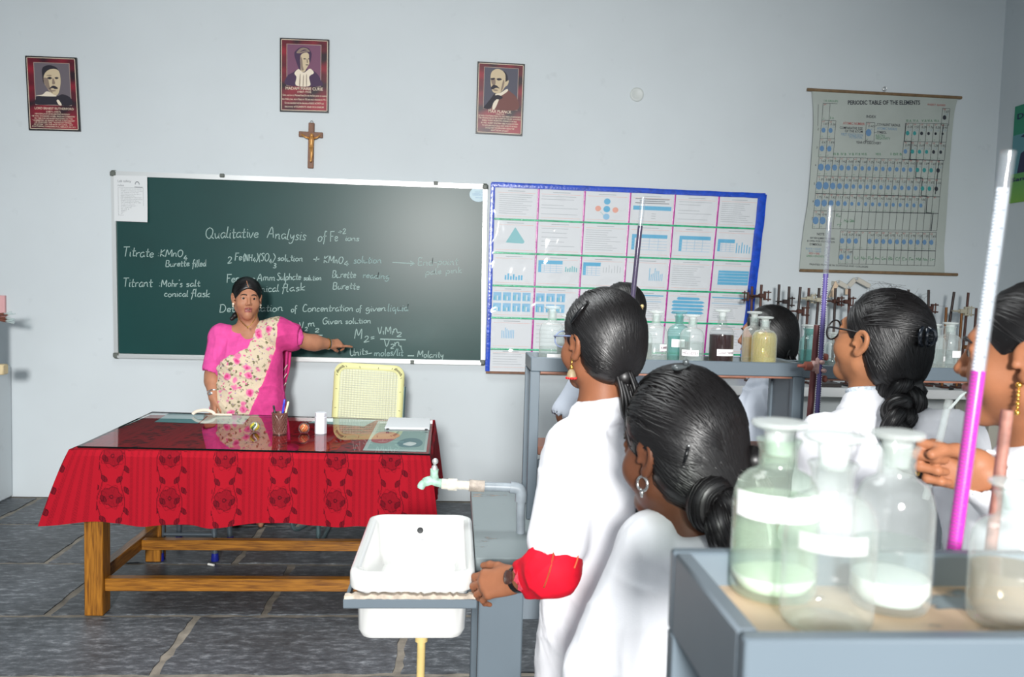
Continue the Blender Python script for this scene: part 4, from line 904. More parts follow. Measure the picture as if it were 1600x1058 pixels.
# ---------------------------------------------------------- things on the glass
def pen_cup():
    M = mat('brown_plastic', (112, 74, 66), rough=.35)
    b = at(437, 677, Z=ZT); r0, r1 = .030, .034; Hc = .098
    t = thing('pen_cup', 'brown openwork plastic pen cup on the glass', 'pen cup', b)
    q = MB(); q.lathe([(0, .0), (r0, 0), (r0, .010), (r0-.002, .010), (r0-.002, .004), (0, .004)], b, 28); q.lathe([(r1-.001, Hc-.010), (r1+.002, Hc-.010), (r1+.003, Hc), (r1-.001, Hc)], b, 28)
    q.build('rim_and_base', M, t)
    q = MB(); nb = 15
    for d in (-1, 1):
        for i in range(nb):
            pts_ = []
            for j in range(9):
                f = j/8; a = 2*math.pi*(i/nb+d*f*.24); r = r0+(r1-r0)*f; pts_.append(b+np.array((r*math.cos(a), r*math.sin(a), .006+f*(Hc-.014))))
            q.tube(pts_, .0021, 4)
    q.lathe([(r0-.0035, .008), (r1-.0035, Hc-.012)], b, 28)
    q.build('lattice', M, t)
    for nm, lab, x, y, tipx, m1, m2, L_ in (('pen', 'blue pen standing in the pen cup', .012, -.006, .020, (36, 44, 190), (60, 70, 210), .155), ('pen', 'yellow highlighter pen standing in the pen cup', .018, .004, .034, (222, 224, 120), (236, 236, 190), .145), ('pen', 'short black pen at the left of the pen cup', -.022, .0, -.026, (26, 26, 30), (40, 40, 44), .125)):
        p0 = b+np.array((x*.3, y, .007)); p1 = b+np.array((tipx, y*1.2, .007+L_-.02)); d = (p1-p0); d /= np.linalg.norm(d)
        pt_ = thing(nm, lab, 'pen', p0); q = MB(); q.tube([p0, p0+d*.01, p0+d*(L_*.6)], [.0015, .0042, .0042], 10); q.build('barrel', mat('pen_%d%d' % m1[:2], m1, rough=.3), pt_)
        q = MB(); q.tube([p0+d*(L_*.6), p0+d*(L_-.004), p0+d*L_], [.0048, .0048, .003], 10); q.box(p0+d*(L_*.85)+np.array((0, -.006, 0)), (.003, .0025, .035), 0, .001); q.build('cap', mat('pencap_%d%d' % m2[:2], m2, rough=.3), pt_)
pen_cup()
def paperweight(px, py, r, cols, label):
    b = at(px, py, Z=ZT); t = thing('paperweight', label, 'paperweight', b)
    q = MB(); q.lathe([(0, 0), (r*.55, 0), (r*.75, r*.12), (r*.97, r*.6), (r, r*.95), (r*.86, r*1.5), (r*.5, r*1.86), (0, r*1.98)], b, 28)
    q.build('glass_ball', glass('ball_glass', (.97, .98, .98), .02, gloss=.8, edge=.15), t, 180)
    q = MB(); rr = random.Random(int(px)); ms = [mat('swirl_%d_%d_%d' % c, c, rough=.3) for c in cols]
    for i in range(9):
        a = 2*math.pi*i/9; P = [b+np.array((r*.7*math.sin(f*math.pi)*math.cos(a+f*2), r*.7*math.sin(f*math.pi)*math.sin(a+f*2), r*(.25+1.45*f))) for f in np.linspace(.05, .95, 8)]
        q.tube(P, r*.16, 6, i % len(ms))
    q.ball(b+np.array((0, 0, r)), r*.42, 12, 0); q.build('colour_swirl', ms, t, 180)
paperweight(398, 675, .0265, [(206, 190, 30), (60, 90, 40), (210, 214, 214), (180, 160, 20)], 'clear glass paperweight with a yellow and green swirl on the glass')
paperweight(475, 677, .0250, [(206, 110, 40), (190, 84, 30), (214, 150, 96)], 'orange glass paperweight on the glass, right of the pen cup')
b = at(501, 677, Z=ZT); t = thing('plastic_jar', 'small white eight-sided plastic jar on the glass, right of the orange paperweight', 'jar', b); wp = mat('white_jar_plastic', (226, 230, 238), rough=.35)
q = MB(); q.lathe([(0, 0), (.027, 0), (.0275, .003), (.0275, .076), (.024, .081), (0, .081)], b, 8); q.build('jar_body', wp, t, 30)
q = MB(); q.lathe([(0, .081), (.0245, .081), (.0262, .083), (.0262, .096), (.023, .099), (0, .099)], b, 8); q.build('lid', wp, t, 30)
pk = [ux(1140, 238), ux(1464, 243), ux(1470, 172), ux(1172, 164)]; P = [at(x, y, Z=ZT) for x, y in pk]
t = thing('paper_stack', 'stack of white sheets on the glass at the back right of the table', 'papers', sum(P)/4)
for i in range(7):
    q = MB(); o = np.array((random.uniform(-.004, .004), random.uniform(-.004, .004), .0002+.0013*i)); q.slab([p+o for p in P], (0, 0, 1), .0011); q.build('sheet', M_paper, t, 0)
q = MB(); 
for (x, y) in (ux(1157, 237), ux(1440, 240)): c = at(x, y, Z=ZT+.008); q.box(c+np.array((0, -.006, .0)), (.014, .012, .008), 0, .002)
q.build('binder_clip', M_black, t)
# handbag lying on the near edge by the teacher's hand: only its pale strap shows over the table edge
M_strap = mat('cream_leather', (222, 204, 186), rough=.5)
q = MB(); P = [at(x, y, Y=TY1-.055-.0*(x-300)) for x, y in ((301, 643), (303, 640.5), (310, 637.5), (322, 636), (332, 639), (334.5, 643.5))]
for p in P: p[2] = max(p[2], ZT+.008)
zz = [ZT+.008, ZT+.016, ZT+.026, ZT+.030, ZT+.020, ZT+.009]
P = [np.array((p[0], TY1-.05, z)) for p, z in zip(P, zz)]
q.tube(smooth_curve(P, 5), .0065, 8, flat=1.3); q.tube([P[-1]+np.array((.0, 0, 0)), P[-1]+np.array((.03, .01, -.002)), P[-1]+np.array((.085, .015, -.002))], .0055, 8)
solo('bag_strap', q, M_strap, 'cream leather bag strap on the back edge of the table by the teacher\'s hand', 'strap')

# ---------------------------------------------------------- stool under the table
M_steel = mat('grey_painted_steel', (86, 96, 104), rough=.3, metal=.3); M_feet = mat('blue_rubber', (24, 34, 128), rough=.4)
fl_ = [at(260, 878, Z=0), at(347, 874, Z=0), at(267, 850, Z=0), at(352, 848, Z=0)]
sx0, sx1 = (fl_[0][0]+fl_[2][0])/2+.0, (fl_[1][0]+fl_[3][0])/2; sy0, sy1 = (fl_[0][1]+fl_[1][1])/2, max((fl_[2][1]+fl_[3][1])/2, fl_[0][1]+.3)
st = thing('stool', 'grey steel stool with blue rubber feet standing under the table', 'stool', ((sx0+sx1)/2, (sy0+sy1)/2, 0))
for x, dx in ((sx0, .02), (sx1, -.02)):
    for y, dy in ((sy0, .02), (sy1, -.02)):
        q = MB(); q.tube([(x, y, .03), (x+dx, y+dy, .395)], .0145, 12); lg = q.build('leg', M_steel, st); q = MB(); q.lathe([(0, 0), (.019, 0), (.020, .004), (.017, .04), (0, .04)], (x, y, 0), 14); q.build('rubber_foot', M_feet, lg)
for (a, b) in (((sx0+.006, sy0+.006), (sx1-.006, sy0+.006)), ((sx0+.006, sy1-.006), (sx1-.006, sy1-.006)), ((sx0+.006, sy0+.006), (sx0+.006, sy1-.006)), ((sx1-.006, sy0+.006), (sx1-.006, sy1-.006))):
    q = MB(); z = .135 if a[1] == b[1] and a[1] < sy0+.1 else .22; q.tube([(*a, z), (*b, z)], .010, 10); q.build('stretcher', M_steel, st)
q = MB(); q.lathe([(0, .395), (.150, .395), (.157, .40), (.155, .412), (.14, .416), (0, .416)], ((sx0+sx1)/2, (sy0+sy1)/2, 0), 32); q.build('seat', M_steel, st)
q = MB(); c = at(330, 884, Z=0); q.tube([c+np.array((-.016, .006, .006)), c+np.array((.016, -.010, .006))], .006, 10); solo('chalk_stick', q, mat('white_chalk_stick', (230, 230, 226), rough=.9), 'short white stick of chalk lying on the slate floor under the table', 'chalk')

# ---------------------------------------------------------- cane chair behind the table
YC = 4.86
M_cane = mat('pale_cane', (216, 218, 186), rough=.5); M_canerim = mat('yellow_cane_rim', (220, 218, 156), rough=.45); M_hole = mat('cane_slit', (60, 54, 34), rough=.7); M_chair = mat('blue_grey_steel', (96, 118, 122), rough=.3, metal=.4)
def zz2(x, y): return 500+x/7.555, 560+y/7.555
cTL, cTR, cBR, cBL = [at(*zz2(*p), Y=YC) for p in ((165, 45), (1000, 95), (962, 925), (130, 885))]
cm = lambda u, v, o=0.: (cTL*(1-u)+cTR*u)*(1-v)+(cBL*(1-u)+cBR*u)*v+np.array((0, -o+.05*(v-1)*-1*.8-.03*math.sin(math.pi*u), 0))
ch_ = thing('cane_chair', 'chair with a yellow green cane back between table and chalkboard', 'chair', (cm(.5, 1)[0], YC-.2, 0))
def rounded(u0, v0, u1, v1, ru, rv, n=6):
    P = []
    for cx, cy, a0 in ((u0+ru, v0+rv, math.pi), (u1-ru, v0+rv, 1.5*math.pi), (u1-ru, v1-rv, 0), (u0+ru, v1-rv, .5*math.pi)):
        for i in range(n+1):
            a = a0+.5*math.pi*i/n; P.append((cx+ru*math.cos(a), cy+rv*math.sin(a)))
    return P
ro = rounded(0, 0, 1, 1, .15, .15); ri = rounded(.085, .085, .915, .915, .10, .10); rm = rounded(.04, .04, .96, .96, .13, .13)
q = MB(); k = len(ro); V = []
for a, b, c in zip(ro, rm, ri): V += [cm(*a, 0), cm(*a, .012), cm(*b, .018), cm(*c, .012), cm(*c, 0)]
q.add(V, [(5*i+j, 5*((i+1) % k)+j, 5*((i+1) % k)+(j+1) % 5, 5*i+(j+1) % 5) for i in range(k) for j in range(5)])
q.build('cane_rim', M_canerim, ch_, 60)
q = MB()
per = smooth_curve([(a, b, 0) for a, b in rm], 3, True)
for i in range(0, len(per), 1):
    p = per[i]; c = np.array((.5, .5)); d = (c-p[:2]); d /= np.linalg.norm(d)
    A = cm(*(p[:2]-d*.006), .0185); B = cm(*(p[:2]+d*.022), .0165); t_ = np.cross(B-A, (0, 1, 0)); t_ = t_/np.linalg.norm(t_)*.0014
    q.add([A-t_, A+t_, B+t_, B-t_], [(0, 1, 2, 3)])
q.build('rim_slits', M_hole, ch_, 0, False)
q = MB(); n1, n2 = 32, 26
for i in range(n1): u = .085+.83*(i+.5)/n1; q.add([cm(u-.0085, .08, .006), cm(u+.0085, .08, .006), cm(u+.0085, .92, .006), cm(u-.0085, .92, .006)], [(0, 1, 2, 3)])
for i in range(n2):
    v = .085+.83*(i+.5)/n2
    G = [[cm(u, v-.0108, .0075+.002*(j % 2)), cm(u, v+.0108, .0075+.002*(j % 2))] for j, u in enumerate(np.linspace(.08, .92, 40))]; q.grid(G)
q.build('cane_weave', M_cane, ch_, 0, False)
for sgn, u in ((-1, .02), (1, 1.0)):
    top_ = cm(u, .30 if sgn > 0 else .55, -.012); bot = cm(u, 1.0, -.012)
    q = MB(); P = [top_, bot, np.array((bot[0], YC-.03, .44)), np.array((bot[0], YC-.16, .435)), np.array((bot[0], YC-.42, .43)), np.array((bot[0], YC-.46, .40)), np.array((bot[0], YC-.46, .03)), np.array((bot[0], YC-.43, .013)), np.array((bot[0], YC-.02, .013))]
    q.tube(smooth_curve(P, 5), .0125, 12); q.build('side_tube', M_chair, ch_)
xa, xb = cm(.02, 1)[0], cm(1, 1)[0]
q = MB(); q.tube([(xa, YC-.02, .013), (xb, YC-.02, .013)], .012, 12); q.build('floor_rail', M_chair, ch_)
q = MB(); q.box(((xa+xb)/2, YC-.24, .452), (xb-xa-.02, .42, .03), 0, .012); q.build('seat', M_canerim, ch_)
a = at(458, 812, Z=.10); q = MB(); pl = [at(455, 806, Y=4.5), at(457, 822, Y=4.5), at(463, 827, Y=4.52), at(472, 824, Y=4.6), at(500, 808, Y=4.9)]
for p in pl: p[2] = max(p[2], .0135)
q.tube(smooth_curve(pl, 5), .0125, 12); q.build('front_leg', M_chair, ch_)

# ================================================================== lab benches, racks, sink
M_grey = mat('grey_enamel', (100, 112, 121), rough=.38, spec=.45, var=.05, vscale=3); M_greyd = mat('grey_enamel_side', (106, 116, 124), rough=.4, spec=.4, var=.06, vscale=5)
def worn(name, base, wear, lo, hi, sc):
    M = mat(name, base, rough=.45); nt = M.node_tree; N = nt.nodes.new; L = nt.links.new; b = nt.nodes['Principled BSDF']
    tc = N('ShaderNodeTexCoord'); mp = N('ShaderNodeMapping'); mp.inputs['Scale'].default_value = (1, 2.4, 1); L(tc.outputs['Object'], mp.inputs[0])
    n = N('ShaderNodeTexNoise'); n.inputs['Scale'].default_value = sc; n.inputs['Detail'].default_value = 7; n.inputs['Roughness'].default_value = .6; L(mp.outputs[0], n.inputs[0])
    r = N('ShaderNodeValToRGB'); e = r.color_ramp.elements; e[0].position = lo; e[0].color = (*s2l(base), 1); e[1].position = hi; e[1].color = (*s2l(wear), 1)
    x = e.new(lo+(hi-lo)*.25); x.color = (*s2l(tuple(.8*q for q in base)), 1)
    L(n.outputs[0], r.inputs[0]); L(r.outputs[0], b.inputs['Base Color']); return M
M_btop = worn('worn_bench_top', (124, 134, 136), (196, 150, 116), .62, .70, 7)
M_rtop = worn('worn_rack_board', (128, 140, 144), (206, 180, 152), .40, .44, 6)
M_rwood = mat('brown_shelf_wood', (140, 94, 76), rough=.5, var=.2, vscale=25)
ZB = .76; BX0 = at(735, 762, Z=ZB)[0]; BY0, BY1 = at(741, 872, Z=ZB)[1], at(735, 762, Z=ZB)[1]
BXM = 1.02
def bench(label, x0, x1, y0, y1, panels=True):
    t = thing('lab_bench', label, 'bench', ((x0+x1)/2, (y0+y1)/2, 0))
    q = MB(); q.box(((x0+x1)/2, (y0+y1)/2, ZB-.018), (x1-x0, y1-y0, .036), 0, .003); q.build('bench_top', M_btop, t)
    for y in (y0+.035, y1-.035):
        q = MB(); q.box(((x0+x1)/2, y, ZB-.105), (x1-x0-.16, .03, .13), 0, .003); q.build('apron', M_greyd, t)
    for x in (x0+.075, x1-.075): q = MB(); q.box((x, (y0+y1)/2, ZB-.105), (.03, y1-y0-.12, .13), 0, .003); q.build('apron', M_greyd, t)
    for x in (x0+.05, x1-.05):
        for y in (y0+.05, y1-.05): q = MB(); q.box((x+(.02 if x < (x0+x1)/2 else -.02), y, (ZB-.037)/2), (.115, .07, ZB-.037), 0, .004); q.build('leg', M_grey, t)
    return t
def rack(label, x0, x1, y0, y1, ztop, zbase, lower=None, rail=.042, mid=(), drop=.018):
    t = thing('reagent_rack', label, 'rack', ((x0+x1)/2, (y0+y1)/2, zbase))
    zc_ = ztop-rail/2; th = .016
    for y, s_ in ((y0, 1), (y1, -1)): q = MB(); q.box(((x0+x1)/2, y+s_*th/2, zc_), (x1-x0, th, rail), 0, .0025); q.build('top_rail', M_grey, t)
    for x, s_ in ((x0, 1), (x1, -1)): q = MB(); q.box((x+s_*th/2, (y0+y1)/2, zc_), (th, y1-y0-2*th, rail), 0, .0025); q.build('end_rail', M_greyd, t)
    q = MB(); q.box(((x0+x1)/2, (y0+y1)/2, ztop-drop-.007), (x1-x0-2*th, y1-y0-2*th, .014), 0, 0); q.build('shelf_board', [M_rtop], t)
    for x, s_ in ((x0, 1), (x1, -1)):
        for y, r_ in ((y0, 1), (y1, -1)): q = MB(); q.box((x+s_*.014, y+r_*.011, (ztop-rail+zbase)/2), (.028, .022, ztop-rail-zbase), 0, .002); q.build('post', M_grey, t)
    for x in mid: q = MB(); q.box((x, (y0+y1)/2, (ztop-rail+zbase)/2), (.018, y1-y0-.01, ztop-rail-zbase), 0, .002); q.build('end_panel', M_greyd, t)
    q = MB(); q.box(((x0+x1)/2, (y0+y1)/2, ztop-rail-.003), (x1-x0-.06, y1-y0-.01, .006), 0, 0); q.build('under_board', M_rwood, t)
    if lower:
        q = MB(); q.box(((x0+x1)/2, (y0+y1)/2, lower), (x1-x0-.06, y1-y0-.05, .026), 0, .003); q.build('lower_shelf', M_rwood, t)
        q = MB(); q.box(((x0+x1)/2, y0+.012, lower-.045), (x1-x0-.06, .014, .045), 0, .002); q.build('lower_rail', M_grey, t)
    return t
bench('grey lab bench with the white sink fixed to its left end', BX0, 3.1, BY0, BY1)
RY0, RY1 = 2.38, 2.575
rA, rB = at(832, 555, Y=RY0), at(1255, 571, Y=RY0)
ZR1 = (rA[2]+rB[2])/2
rack('grey reagent rack on the bench with the sink, holding clear, red and yellow bottles', rA[0]-.004, rB[0], RY0, RY1, ZR1, ZB, lower=at(1180, 712, Y=RY0)[2], mid=(rB[0]-.012,))
r2A, r2B = at(1256, 563, Y=2.5), at(1514, 577, Y=2.5)
ZR2 = (r2A[2]+r2B[2])/2-.004
rack('second grey reagent rack, at the right behind the girl with black glasses', rB[0]+.02, 2.15, 2.47, 2.66, ZR2, ZB)
NB0 = .24
bench('near lab bench mostly below the picture under the closest rack', .10, 2.3, NB0, 1.0)
ZN = 1.216; nA, nB = at(1048, 855, Z=ZN), at(1165, 1000, Z=ZN)
nX0 = (nA[0]+nB[0])/2; nY0, nY1 = nB[1], nA[1]
rack('closest grey reagent rack, large in the bottom right corner with worn paint', nX0, 1.5, nY0, nY1, ZN, ZB, rail=.075, drop=.03)

# ---------------------------------------------------------- sink at the bench end
M_por = mat('white_porcelain', (214, 215, 213), rough=.14, spec=.6, coat=.4)
ZS = ZB+.025
s_fl, s_fr, s_bl, s_br = at(546, 893, Z=ZS-.0), at(739, 903, Z=ZS), at(577, 802, Z=ZS), at(734, 803, Z=ZS)
SX0, SX1 = (s_fl[0]+s_bl[0])/2, BX0-.004; SY0, SY1 = (s_fl[1]+s_fr[1])/2+.008, (s_bl[1]+s_br[1])/2
sink = thing('sink', 'white porcelain laboratory sink at the left end of the bench', 'sink', ((SX0+SX1)/2, (SY0+SY1)/2, ZB-.2))
def rrect(x0, y0, x1, y1, r, n=6):
    return [(x, y) for x, y in rounded(x0, y0, x1, y1, r, r, n)]
def loft(mb, loops, cap0=False, cap1=False, mi=0):
    k = len(loops[0][0]); V = [(x, y, z) for L_, z in loops for x, y in L_]
    Fs = [(a*k+j, a*k+(j+1) % k, (a+1)*k+(j+1) % k, (a+1)*k+j) for a in range(len(loops)-1) for j in range(k)]
    if cap0: Fs.append(tuple(range(k-1, -1, -1)))
    if cap1: Fs.append(tuple((len(loops)-1)*k+j for j in range(k)))
    mb.add(V, Fs, mi)
def inset(d, z, r): return (rrect(SX0+d, SY0+d, SX1-d, SY1-d, max(.01, r)), z)
q = MB()
loft(q, [inset(.028, ZS-.165, .03), inset(.020, ZS-.150, .038), inset(.016, ZS-.050, .04), inset(.012, ZS-.046, .04), inset(.002, ZS-.044, .045), inset(0, ZS-.038, .045), inset(0, ZS-.010, .045), inset(.004, ZS-.002, .043), inset(.012, ZS, .04), inset(.022, ZS-.003, .036), inset(.029, ZS-.014, .032), inset(.036, ZS-.110, .03), inset(.046, ZS-.130, .03), inset(.10, ZS-.138, .02)], True, True)
q.build('basin', M_por, sink, 50)
q = MB(); q.box(((SX0+SX1)/2, SY1-.036, ZS-.068), (.05, .018, .118), 0, .008); ovf = q.build('overflow_channel', M_por, sink)
q = MB(); q.lathe([(0, 0), (.0065, 0), (.008, .001), (.009, 0), (.009, -.003)], ((SX0+SX1)/2, SY1-.0455, ZS-.036), 16, 0, (0, -1, 0)); q.build('overflow_hole', mat('dark_hole', (50, 52, 54), rough=.6), ovf)
q = MB(); mf = lambda u, v: np.array(((SX0+SX1)/2-.014+.028*u, SY1-.0455, ZS-.052-.018*v)); put_strokes(q, [[(.1, .3), (.3, .1), (.45, .3), (.6, .15), (.9, .2)], [(.2, .6), (.5, .5), (.7, .65), (.95, .55)]], mf, .07); q.build('maker_mark', M_print, ovf, 0, False)
q = MB(); q.lathe([(0, -.001), (.022, -.001), (.025, .0), (.022, .004), (.014, .003), (0, .001)], ((SX0+SX1)/2, (SY0+SY1)/2, ZS-.137), 20); q.build('waste_plug', M_alu, sink)
q = MB(); q.tube([((SX0+SX1)/2+.02, (SY0+SY1)/2-.10, ZS-.163), ((SX0+SX1)/2+.02, (SY0+SY1)/2-.10, .0)], .0105, 14); q.lathe([(.0105, 0), (.016, 0), (.016, .03), (.0105, .03)], ((SX0+SX1)/2+.02, (SY0+SY1)/2-.10, ZS-.225), 14)
q.build('waste_pipe', mat('yellowed_pvc', (206, 182, 120), rough=.4, var=.2, vscale=9), sink)
br_ = thing('sink_bracket', 'grey angle iron bracket with crumbling cement carrying the sink', 'bracket', ((SX0+SX1)/2, SY0, ZS-.1))
q = MB(); q.box(((SX0+SX1)/2-.002, SY0-.006, ZS-.068), (SX1-SX0+.012, .008, .020), 0, .001); q.box(((SX0+SX1)/2-.002, SY0+.002, ZS-.0785), (SX1-SX0+.012, .016, .005), 0, .001)
for x in (SX0+.002,): q.box((x-.004, (SY0+SY1)/2, ZS-.068), (.008, SY1-SY0, .020), 0, .001)
q.build('angle_iron', M_grey, br_)
q = MB(); rr = random.Random(4); nn = 40
V = []; 
for i in range(nn+1):
    x = SX0-.006+(SX1-SX0+.008)*i/nn; h = ZS-.049+rr.uniform(-.004, .002); o = rr.uniform(0, .004)
    V += [(x, SY0-.009+o, ZS-.058), (x, SY0-.007+o, h), (x, SY0+.012, h), (x, SY0+.012, ZS-.058)]
q.add(V, [(4*i+j, 4*i+4+j, 4*i+4+(j+1) % 4, 4*i+(j+1) % 4) for i in range(nn) for j in range(4)]); q.build('cement_bed', mat('cement', (176, 164, 150), rough=.9, var=.35, vscale=40), br_, 30)

# ---------------------------------------------------------- tap and its pipe
tapc = at(814, 833, Z=ZB); TY = tapc[1]
M_pipe = mat('grey_pipe', (134, 143, 150), rough=.4, var=.15, vscale=30); M_verd = mat('verdigris_brass', (150, 182, 166), rough=.6, var=.35, vscale=60, bump=.3, bscale=150); M_crust = mat('limescale', (206, 200, 188), rough=.8, var=.25, vscale=60, bump=.5, bscale=200)
TP = lambda x, y: at(x, y, Y=TY)
tap = thing('water_tap', 'verdigris covered tap on a grey pipe over the sink', 'tap', tapc)
q = MB(); e1 = TP(814, 768); q.tube(smooth_curve([TP(813.5, 834), TP(813.5, 800), TP(814, 778), TP(811, 766), TP(800, 762), TP(752, 760), TP(735, 759)], 5), .0125, 14); q.build('supply_pipe', M_pipe, tap)
q = MB(); q.tube(smooth_curve([TP(813.5, 784), TP(814, 772), TP(810, 764), TP(797, 761.5)], 5), .0165, 14); q.build('elbow', M_pipe, tap)
q = MB(); q.tube([TP(757, 760), TP(733, 758.5)], .0165, 14); q.build('coupling', mat('rusty_coupling', (150, 140, 130), rough=.6, var=.4, vscale=50), tap)
q = MB(); q.tube([TP(735, 759), TP(712, 757.5)], .0125, 12); q.tube([TP(714, 757.5), TP(700, 757)], .017, 12); q.tube([TP(702, 757), TP(690, 756)], .0145, 12); q.build('crusted_joint', M_crust, tap)
q = MB(); q.tube(smooth_curve([TP(692, 756), TP(684, 754), TP(676, 751), TP(668, 752), TP(660, 757), TP(657, 763)], 5), [.012]*6+[.0125]*6+[.013]*6+[.011]*6+[.0095]*6+[.0085], 12); q.tube([TP(679, 752), TP(678.5, 740), TP(679, 733)], [.013, .011, .012], 12); q.build('spout_body', M_verd, tap)
q = MB(); q.tube([TP(679, 734), TP(679, 728)], [.010, .007], 12); q.tube([TP(679, 728), TP(680, 718)], .004, 8); q.ball(TP(680, 721), .009, 12); q.build('tap_handle', M_alu, tap)

# ---------------------------------------------------------- white counter along the back wall, with its stands
YK0 = 4.95; kA = at(1300, 606, Y=YK0); ZK = kA[2]
KX0 = at(1010, 600, Y=YK0)[0]
kt = thing('wall_counter', 'long white slab counter along the back wall behind the racks', 'counter', ((KX0+XR)/2, (YK0+YW)/2, 0))
q = MB(); q.box(((KX0+XR-.01)/2, (YK0+YW-.01)/2, ZK-.03), (XR-.01-KX0, YW-.01-YK0, .06), 0, .004); q.build('slab', mat('white_slab', (226, 228, 228), rough=.5), kt)
for x in np.linspace(KX0+.05, XR-.15, 4): q = MB(); q.box((x, (YK0+YW)/2+.02, (ZK-.061)/2), (.10, YW-YK0-.1, ZK-.061), 0, .004); q.build('pier', mat('beige_plaster', (204, 200, 186), rough=.8), kt)
M_rust = mat('brown_iron', (82, 52, 44), rough=.5, metal=.3, var=.25, vscale=30); M_dkrod = mat('dark_iron_rod', (62, 52, 50), rough=.45, metal=.5); M_brass = mat('brass_rod', (122, 78, 36), rough=.4, metal=.4); M_wclamp = mat('pale_clamp', (186, 180, 160), rough=.5)
def clamp(parent, c, side, m, s=1.):
    """boss head with a two-finger clamp"""
    q = MB(); c = np.array(c, float)
    q.box(c, (.028*s, .03*s, .024*s), 0, .004); q.tube([c+np.array((-side*.045*s, 0, 0)), c+np.array((side*.02*s, 0, 0))], .005*s, 8); q.box(c+np.array((-side*.05*s, 0, 0)), (.006*s, .022*s, .008*s), 0, .002)
    for dz in (-.020, .020):
        q.box(c+np.array((side*.035*s, 0, dz*s)), (.040*s, .016*s, .008*s), 0, .002)
    q.box(c+np.array((side*.020*s, 0, 0)), (.012*s, .018*s, .05*s), 0, .002)
    q.tube([c+np.array((side*.04*s, 0, -.03*s)), c+np.array((side*.04*s, 0, .03*s))], .004*s, 6)
    return q.build('clamp', m, parent)
def zt6(x, y): return 1150+x/6.225, 430+y/6.225
def zt7(x, y): return 1400+x/6.225, 430+y/6.225
stands = [  # top of rod, another place on the rod, depth, rod metal, clamp (place, side, kind)
 (zt6(157, 108), zt6(152, 280), 5.20, M_rust, (zt6(150, 208), -1, M_rust)), (zt6(248, 92), zt6(240, 250), 5.12, M_rust, (zt6(246, 200), 1, M_rust)), (zt6(420, 90), zt6(412, 250), 5.22, M_dkrod, None), (zt6(518, 110), zt6(508, 300), 5.16, M_dkrod, (zt6(478, 258), 1, M_dkrod)),
 (zt6(627, 115), zt6(563, 790), 5.05, M_dkrod, (zt6(618, 352), 1, M_rust)), (zt6(710, 124), zt6(688, 480), 5.20, M_rust, (zt6(704, 228), 1, M_wclamp)), (zt6(810, 124), zt6(780, 490), 5.12, M_dkrod, (zt6(800, 240), 1, M_wclamp)), (zt6(968, 125), zt6(958, 360), 5.20, M_dkrod, (zt6(962, 254), 1, M_rust)), (zt6(1104, 132), zt6(1098, 300), 5.14, M_rust, (zt6(1072, 258), 1, M_rust)),
 (zt7(122, 140), zt7(118, 260), 5.22, M_dkrod, None), (zt7(318, 142), zt7(312, 440), 5.16, M_dkrod, (zt7(318, 322), 1, M_rust)), (zt7(566, 162), zt7(522, 455), 5.18, M_dkrod, None), (zt7(490, 312), zt7(482, 455), 5.08, M_brass, None), (zt7(704, 170), zt7(640, 838), 5.20, M_rust, (zt7(668, 350), 1, M_wclamp)), (zt7(640, 360), zt7(606, 838), 5.08, M_brass, (zt7(640, 350), 1, M_wclamp)), (zt7(782, 320), zt7(770, 480), 5.14, M_rust, None)]
lab = ['iron stand behind the blue tape edge with a clamp to its left', 'iron stand in front of the blue tape edge with a jagged clamp', 'plain iron stand rod above the hair of the girl behind the rack', 'iron stand rod with a small dark clamp behind the same girl\'s head', 'leaning iron stand with a rusty clamp just left of the green bottle', 'rusty iron stand with a pale clamp above the green bottle', 'iron stand with a pale clamp just left of the patterned burette', 'iron stand with a rusty clamp just right of the patterned burette', 'rusty iron stand nearest the forehead of the girl in black glasses', 'iron stand rod peeping over the hair of the girl in black glasses',
       'iron stand with a rusty clamp beside the girl\'s hair claw', 'leaning dark iron stand rod above the two clear bottles', 'short brass stand rod above the two clear bottles', 'tall rusty stand with a wooden bracket between bottles and the girl at the right edge', 'short brass stand with a pale clamp, left of the tall rusty stand', 'rusty stand rod half hidden behind the girl at the right edge']
for (pa, pb, Y, m, cl_), lb__ in zip(stands, lab):
    a = at(*pa, Y=Y); b = at(*pb, Y=Y); d = (b-a)/np.linalg.norm(b-a); tz = (a[2]-ZK-.012)/-d[2]; base = a+d*tz
    t = thing('retort_stand', lb__, 'stand', (base[0], base[1], ZK), 'retort stands on the wall counter')
    q = MB(); q.tube([a, base], .0085, 10); q.build('rod', m, t)
    q = MB(); q.box((base[0], base[1], ZK+.0065), (.044, .09, .013), 0, .004); q.build('base_plate', M_rust, t)
    if cl_: cp = at(*cl_[0], Y=Y-.012); clamp(t, cp, cl_[1], cl_[2], 1.15)
    if lb__.startswith('tall rusty'):
        for z in (620, 700): c = at(*zt7(695, z), Y=Y-.02); q = MB(); q.box(c, (.055, .02, .025), 0, .003); q.build('wooden_bracket', M_brass, t)
M_arm = mat('cream_arm', (206, 202, 190), rough=.5); M_arm2 = mat('orange_cream_arm', (226, 200, 172), rough=.5)
fa = thing('folding_arm', 'pale zigzag folding arm on the wall behind the patterned burette', 'folding arm', at(*zt6(1000, 200), Y=YW-.05))
jn = [zt6(920, 225), zt6(985, 65), zt6(1085, 120), zt6(1165, 35), zt6(1300, 110), zt6(1245, 95)][:5]
J = [at(*p, Y=YW-.06) for p in jn]
for i in range(4):
    q = MB(); q.bar(J[i]+np.array((0, -.006*(i % 2), 0)), J[i+1]+np.array((0, -.006*(i % 2), 0)), .032, .007, 0, .003, (0, 1, 0)); q.build('arm_segment', M_arm2 if i < 1 else M_arm, fa)
q = MB(); q.bar(J[2], at(*zt6(1080, 190), Y=YW-.06), .030, .007, 0, .003, (0, 1, 0)); q.build('arm_segment', M_arm2, fa)
